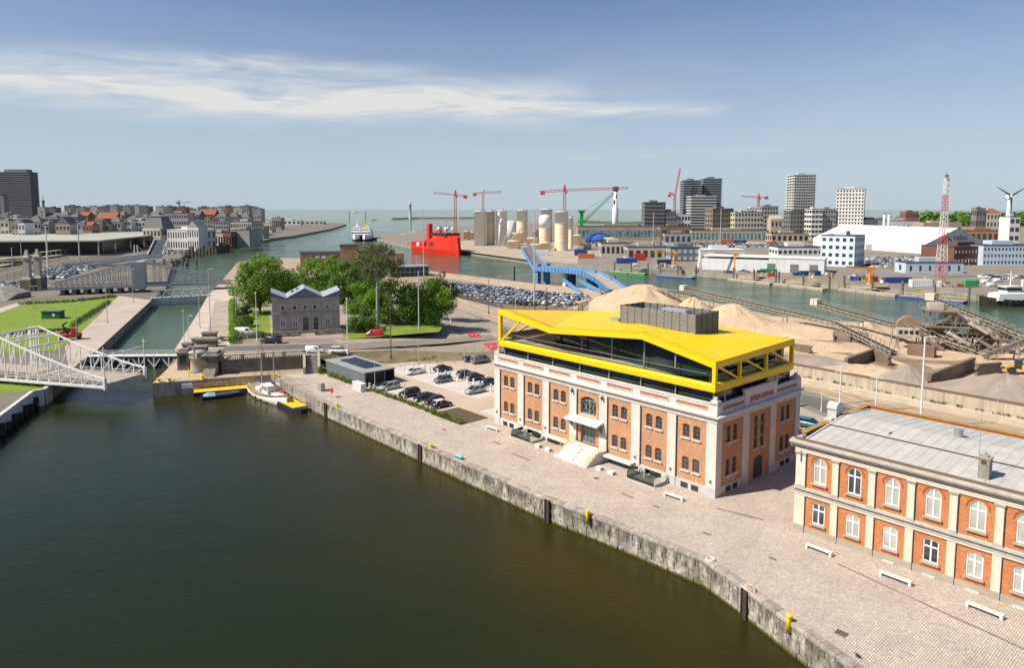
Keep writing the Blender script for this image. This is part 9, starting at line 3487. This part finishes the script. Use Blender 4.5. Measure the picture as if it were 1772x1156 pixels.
# pontoons with gangways along the east bank
def pontoon(label, px0, py0, px1, py1, mh, my, w=4.0, z=-1.9, gang=True):
	a, c = G(px0, py0, z), G(px1, py1, z)
	d = c - a
	o = thing('harbour_pontoon', label, 'pontoon', (a.x, a.y, 0), math.atan2(d.y, d.x), 'pontoons along the east bank')
	n = max(2, round(d.length / 9))
	for k in range(n):
		x0, x1 = d.length * k / n, d.length * (k + .97) / n
		mb = MB()
		mb.box(x0, x1, 0, w, -3.6, z - 0.06)
		mb.build('float', mh, o)
		mb = MB()
		mb.box(x0, x1, 0.1, w - .1, z - 0.05, z + 0.05)
		mb.build('deck', M_pave, o)
		mb = MB()
		mb.bar((x0, w - .2, z + 1.1), (x1, w - .2, z + 1.1), 0.12)
		mb.bar((x0, w - .2, z), (x0, w - .2, z + 1.1), 0.12)
		mb.build('rail', my, o)
	for x in (0.0, d.length * 0.5, d.length):
		mb = MB()
		mb.tube((x, w + .6, -4), (x, w + .6, 4.2), 0.5, None, 8)
		mb.build('guide_pile', M_dk, o)
	if gang:
		mb = MB()
		mb.bar((d.length * .2, w * .6, z + .4), (d.length * .2 + 14, w + 5, 1.2), 1.4, 0.3)
		mb.build('gangway', M_lk, o)
		mb = MB()
		for s in (-0.7, 0.7):
			mb.bar((d.length * .2, w * .6 + s, z + 1.5), (d.length * .2 + 14, w + 5 + s, 2.3), 0.15)
		mb.build('gangway_rail', my, o)
M_hb = mat('pontoon_blue', (0.03, 0.08, 0.28), 0.6, 0.2, 0.2)
M_hg = mat('pontoon_green', (0.06, 0.34, 0.07), 0.6, 0.15, 0.2)
pontoon('green pontoon below the workshop', 1058, 470, 1116, 473, M_hg, M_hg)
pontoon('short blue pontoon with a yellow edge', 1136, 476, 1198, 480, M_hb, M_ydeck, gang=False)
pontoon('long grey pontoon left of the mooring posts', 1259, 482, 1332, 490, M_conc, M_ydeck)
pontoon('long grey pontoon in front of the loading doors', 1337, 490, 1424, 500, M_conc, M_ydeck)
pontoon('grey pontoon with yellow rails right of the posts', 1450, 499, 1550, 510, M_conc, M_ydeck)
pontoon('long blue pontoon beside the tug boat', 1553, 511, 1668, 522, M_hb, M_ydeck)
# orange quay cranes, containers, skips
for px, py, lb, sg, h in ((1166, 462, 'orange quay crane by the grey office shed', -1, 9), (1271, 468, 'orange quay crane in front of the white hall', -1, 10), (1504, 492, 'orange quay crane with its jib over the yard', -1, 8)):
	o = thing('quay_crane', lb, 'crane', G(px, py), 0, 'orange quay cranes')
	mo = mat('crane_orange', (0.78, 0.30, 0.02), 0.5, 0.1, 0.2)
	mb = MB()
	mb.lathe([(1.1, 0), (0.8, 1), (0.7, h)], (0, 0, 0), 10)
	mb.build('column', mo, o)
	mb = MB()
	mb.bar((1.5, 0, h), (sg * 13.0, -2, h + 0.9), 0.8, 0.8)
	mb.cbox((0.8, 0, h - 1.0), 2.4, 2.0, 1.8)
	mb.build('jib', mo, o)
CC = {'blue': (0.03, 0.07, 0.26), 'red': (0.50, 0.05, 0.03), 'white': (0.70, 0.69, 0.66), 'green': (0.05, 0.34, 0.10), 'orange': (0.60, 0.16, 0.04), 'navy': (0.04, 0.05, 0.12), 'grey': (0.3, 0.3, 0.3)}
for px, py, l, h, c, rz, lb in ((1085, 456, 14, 3.6, 'blue', 0, 'blue container stack left of the workshop'), (1108, 451, 8, 5.0, 'red', 0, 'red container by the workshop wall'), (1150, 457, 9, 3, 'navy', 0.1, 'dark container below the dark office shed'), (1243, 464, 16, 3.0, 'blue', 0.05, 'blue container beside the orange crane'), (1221, 463, 9, 4.0, 'white', 0, 'white cabin at the left end of the quay'), (1263, 461, 5, 4, 'red', 0, 'red container behind the orange crane'), (1332, 472, 9, 2.2, 'green', 0.1, 'green skip in front of the white hall'), (1350, 468, 10, 2.6, 'navy', 0, 'navy container by the first loading door'), (1403, 477, 12, 2.6, 'blue', 0.1, 'blue skip by the third loading door'), (1512, 488, 5, 2.8, 'red', 0.2, 'small red container by the orange jib crane'), (1555, 490, 14, 2.8, 'blue', 0.05, 'blue container with a red end left of the white cabin'), (1596, 497, 10, 3.6, 'white', 0.0, 'white site cabin with a red mark on the quay'), (1682, 497, 7, 3.2, 'green', 0.1, 'bright green skip next to the tug boat'), (1260, 420, 18, 4, 'orange', 0, 'orange container in the far car park'), (1281, 421, 14, 3.5, 'blue', 0, 'blue container in the far car park'), (1310, 424, 20, 3, 'white', 0, 'row of white trailers in the far car park'), (1330, 423, 16, 3, 'red', 0, 'red trailer in the far car park'), (1050, 407, 26, 5, 'red', 0, 'red and white stacked containers behind the blue dome'), (1015, 447, 12, 3.4, 'orange', 0, 'orange cabin on the silo quay'), (1030, 443, 10, 4, 'white', 0, 'white cabin on the silo quay'), (937, 442, 12, 4.4, 'white', 0, 'white cabin left of the broad silo'), (1005, 442, 10, 5, 'blue', 0, 'blue tarpaulin shelter on the silo quay')):
	q = G(px, py)
	o = thing('container', lb, 'container', q, rz, 'containers on the east bank')
	mc = mat('container_' + c, CC[c], 0.6, 0.12, 0.3)
	mb = MB()
	mb.box(-l / 2, l / 2, 0, 3, 0.1, h)
	mb.build('body', mc, o)
	mb = MB()
	for k in range(int(l)):
		mb.box(-l / 2 + k + .2, -l / 2 + k + .6, -0.08, 0, 0.2, h - .1)
	mb.build('rib', mc, o)
o = thing('blue_dome', 'blue domed tarpaulin tank behind the silos', 'tank', G(1036, 418))
mb = MB()
mb.lathe([(15, 0), (15, 3), (13.5, 6), (9, 8.8), (4, 10), (0.3, 10.4)], (0, 0, 0), 24)
mb.build('cover', bm('domeblue', (0.035, 0.10, 0.36)), o, True)
# car parks on the east bank
for poly, rz, lim, sd, lb, st_ in (([G(x, y) for x, y in ((1040, 409), (1180, 412), (1350, 415), (1390, 428), (1230, 428), (1090, 421), (1040, 417))], 0.0, 520, 21, 'dense rows of parked cars in the far car park', 'distant_cars'), ([G(x, y) for x, y in ((1500, 437), (1600, 443), (1602, 455), (1570, 462), (1500, 464))], 0.1, 160, 22, 'parked cars below the white tent hall', 'distant_cars'), ([G(x, y) for x, y in ((1688, 470), (1740, 466), (1772, 470), (1772, 482), (1700, 484))], 0.2, 14, 23, 'car in the yard behind the tug boat', None), ([G(x, y) for x, y in ((650, 411), (720, 414), (780, 421), (720, 425))], 0.3, 70, 24, 'parked cars on the tip of the silo quay', 'distant_cars'), ([G(x, y) for x, y in ((1050, 428), (1085, 430), (1085, 440), (1050, 438))], 0.1, 40, 25, 'parked cars beside the pale warehouse', 'distant_cars'), ([G(x, y) for x, y in ((1000, 412), (1045, 420), (1040, 426), (995, 424))], 0.1, 60, 26, 'parked cars behind the silos', 'distant_cars')):
	fill_lot(poly, rz, 2.9, 6.2, lb, lb.replace('car', 'cars', 1), lim, random.Random(sd), 0.85, stuff=st_)
for px, py, rz, lb in ((1706, 490, 0.2, 'white van nearest the green skip'), (1727, 488, 0.2, 'white van second from the green skip'), (1716, 496, 0.2, 'white van in front of the other two')):
	car('van', 'white', G(px, py, 0.02), rz, lb, 'white vans by the tug', 'van', 'van')
# tug boat
tg = thing('tug_boat', 'black-hulled tug boat with white wheelhouse at the right edge', 'tug boat', G(1748, 531, -3) + Vector((4, 4.5, 0)), math.pi + 0.12)
mb = MB()
rr = hull(mb, 30, 9, 2.6, 0.5, 14, 0.9)
mb.build('hull', M_tar, tg)
for k in range(9):
	mb = MB()
	mb.T = Matrix.Translation((11 - k * 2.4, 4.1 if k > 2 else 3.2 - (2 - k) * 0.9, 2.0)) @ Matrix.Rotation(math.pi / 2, 4, 'X')
	torus(mb, (0, 0, 0), 0.62, 0.28, 12, 6)
	mb.build('tyre_fender', M_tyre, tg)
mb = MB()
mb.loft([[(a, -w, z), (c, -w, z), (c, w, z), (a, w, z)] for a, c, w, z in ((-6, 9.5, 3.2, 2.4), (-5, 8.5, 3.0, 5.2), (-4, 4, 2.6, 5.6))])
mb.build('deck_house', M_white, tg)
mb = MB()
mb.loft([[(a, -w, z), (c, -w, z), (c, w, z), (a, w, z)] for a, c, w, z in ((-1.5, 4.6, 2.3, 5.6), (-1.8, 5.2, 2.5, 8.2))])
wh_ = mb.build('wheelhouse', M_white, tg)
mb = MB()
mb.loft([[(a, -w, z), (c, -w, z), (c, w, z), (a, w, z)] for a, c, w, z in ((-1.7, 4.95, 2.46, 6.5), (-1.85, 5.2, 2.56, 7.7))])
mb.build('window', M_wdark, wh_)
mb = MB()
mb.tube((1.5, 0, 8.2), (1.5, 0, 15), 0.2, 0.1, 6)
mb.bar((1.5, -1.6, 11), (1.5, 1.6, 11), 0.15)
mb.bar((1.5, -1.2, 13), (1.5, 1.2, 13), 0.15)
mb.tube((-3.4, 0.8, 5), (-3.4, 0.8, 11), 0.5, None, 8)
mb.build('mast', M_white, tg)
# wooded skyline on the right, scattered trees
def far_wood(name, label, px0, px1, Y, h, n, seed, leaf='mid', dp=60):
	rg = random.Random(seed)
	mb = MB()
	for _ in range(n):
		px = rg.uniform(px0, px1)
		y = Y + rg.uniform(0, dp)
		x = (px - 886) / 1235 * y
		r = h * rg.uniform(0.35, 0.6)
		leaf_quads(mb, (x, y, r * rg.uniform(0.8, 1.4)), r, 26, r * 0.75, rg)
	o = mb.build(name, LEAF[leaf])
	o['label'] = label
	return struct(o, 'stuff')
far_wood('distant_woods', 'wooded dune ridge along the right skyline', 1590, 1790, 1500, 26, 130, 3, 'mid', 200)
far_wood('distant_woods', 'lower scrub along the shore behind the port', 1480, 1780, 1800, 13, 120, 4, 'olive', 120)
far_wood('distant_woods', 'scrub between the apartment towers and the sea', 1080, 1480, 1250, 9, 120, 5, 'olive', 100)
for i, (px, Y, h) in enumerate(((1240, 880, 8), (1256, 880, 9), (1290, 860, 7), (1340, 860, 9), (1358, 850, 8), (1380, 850, 8), (1160, 890, 8), (1300, 850, 6))):
	tree('street_tree', f'small round street tree before the apartment blocks, {ORD[i]} from the left' if i < 6 else f'small street tree {"by the white low block" if i == 6 else "beside the sandstone villa"}', Vector(((px - 886) / 1235 * Y, Y, 0)), h, h * 0.7, h * 0.5, 0.5, 'mid', 14, 40, 1.2, 0.36, 'street trees on the east shore', 60 + i)
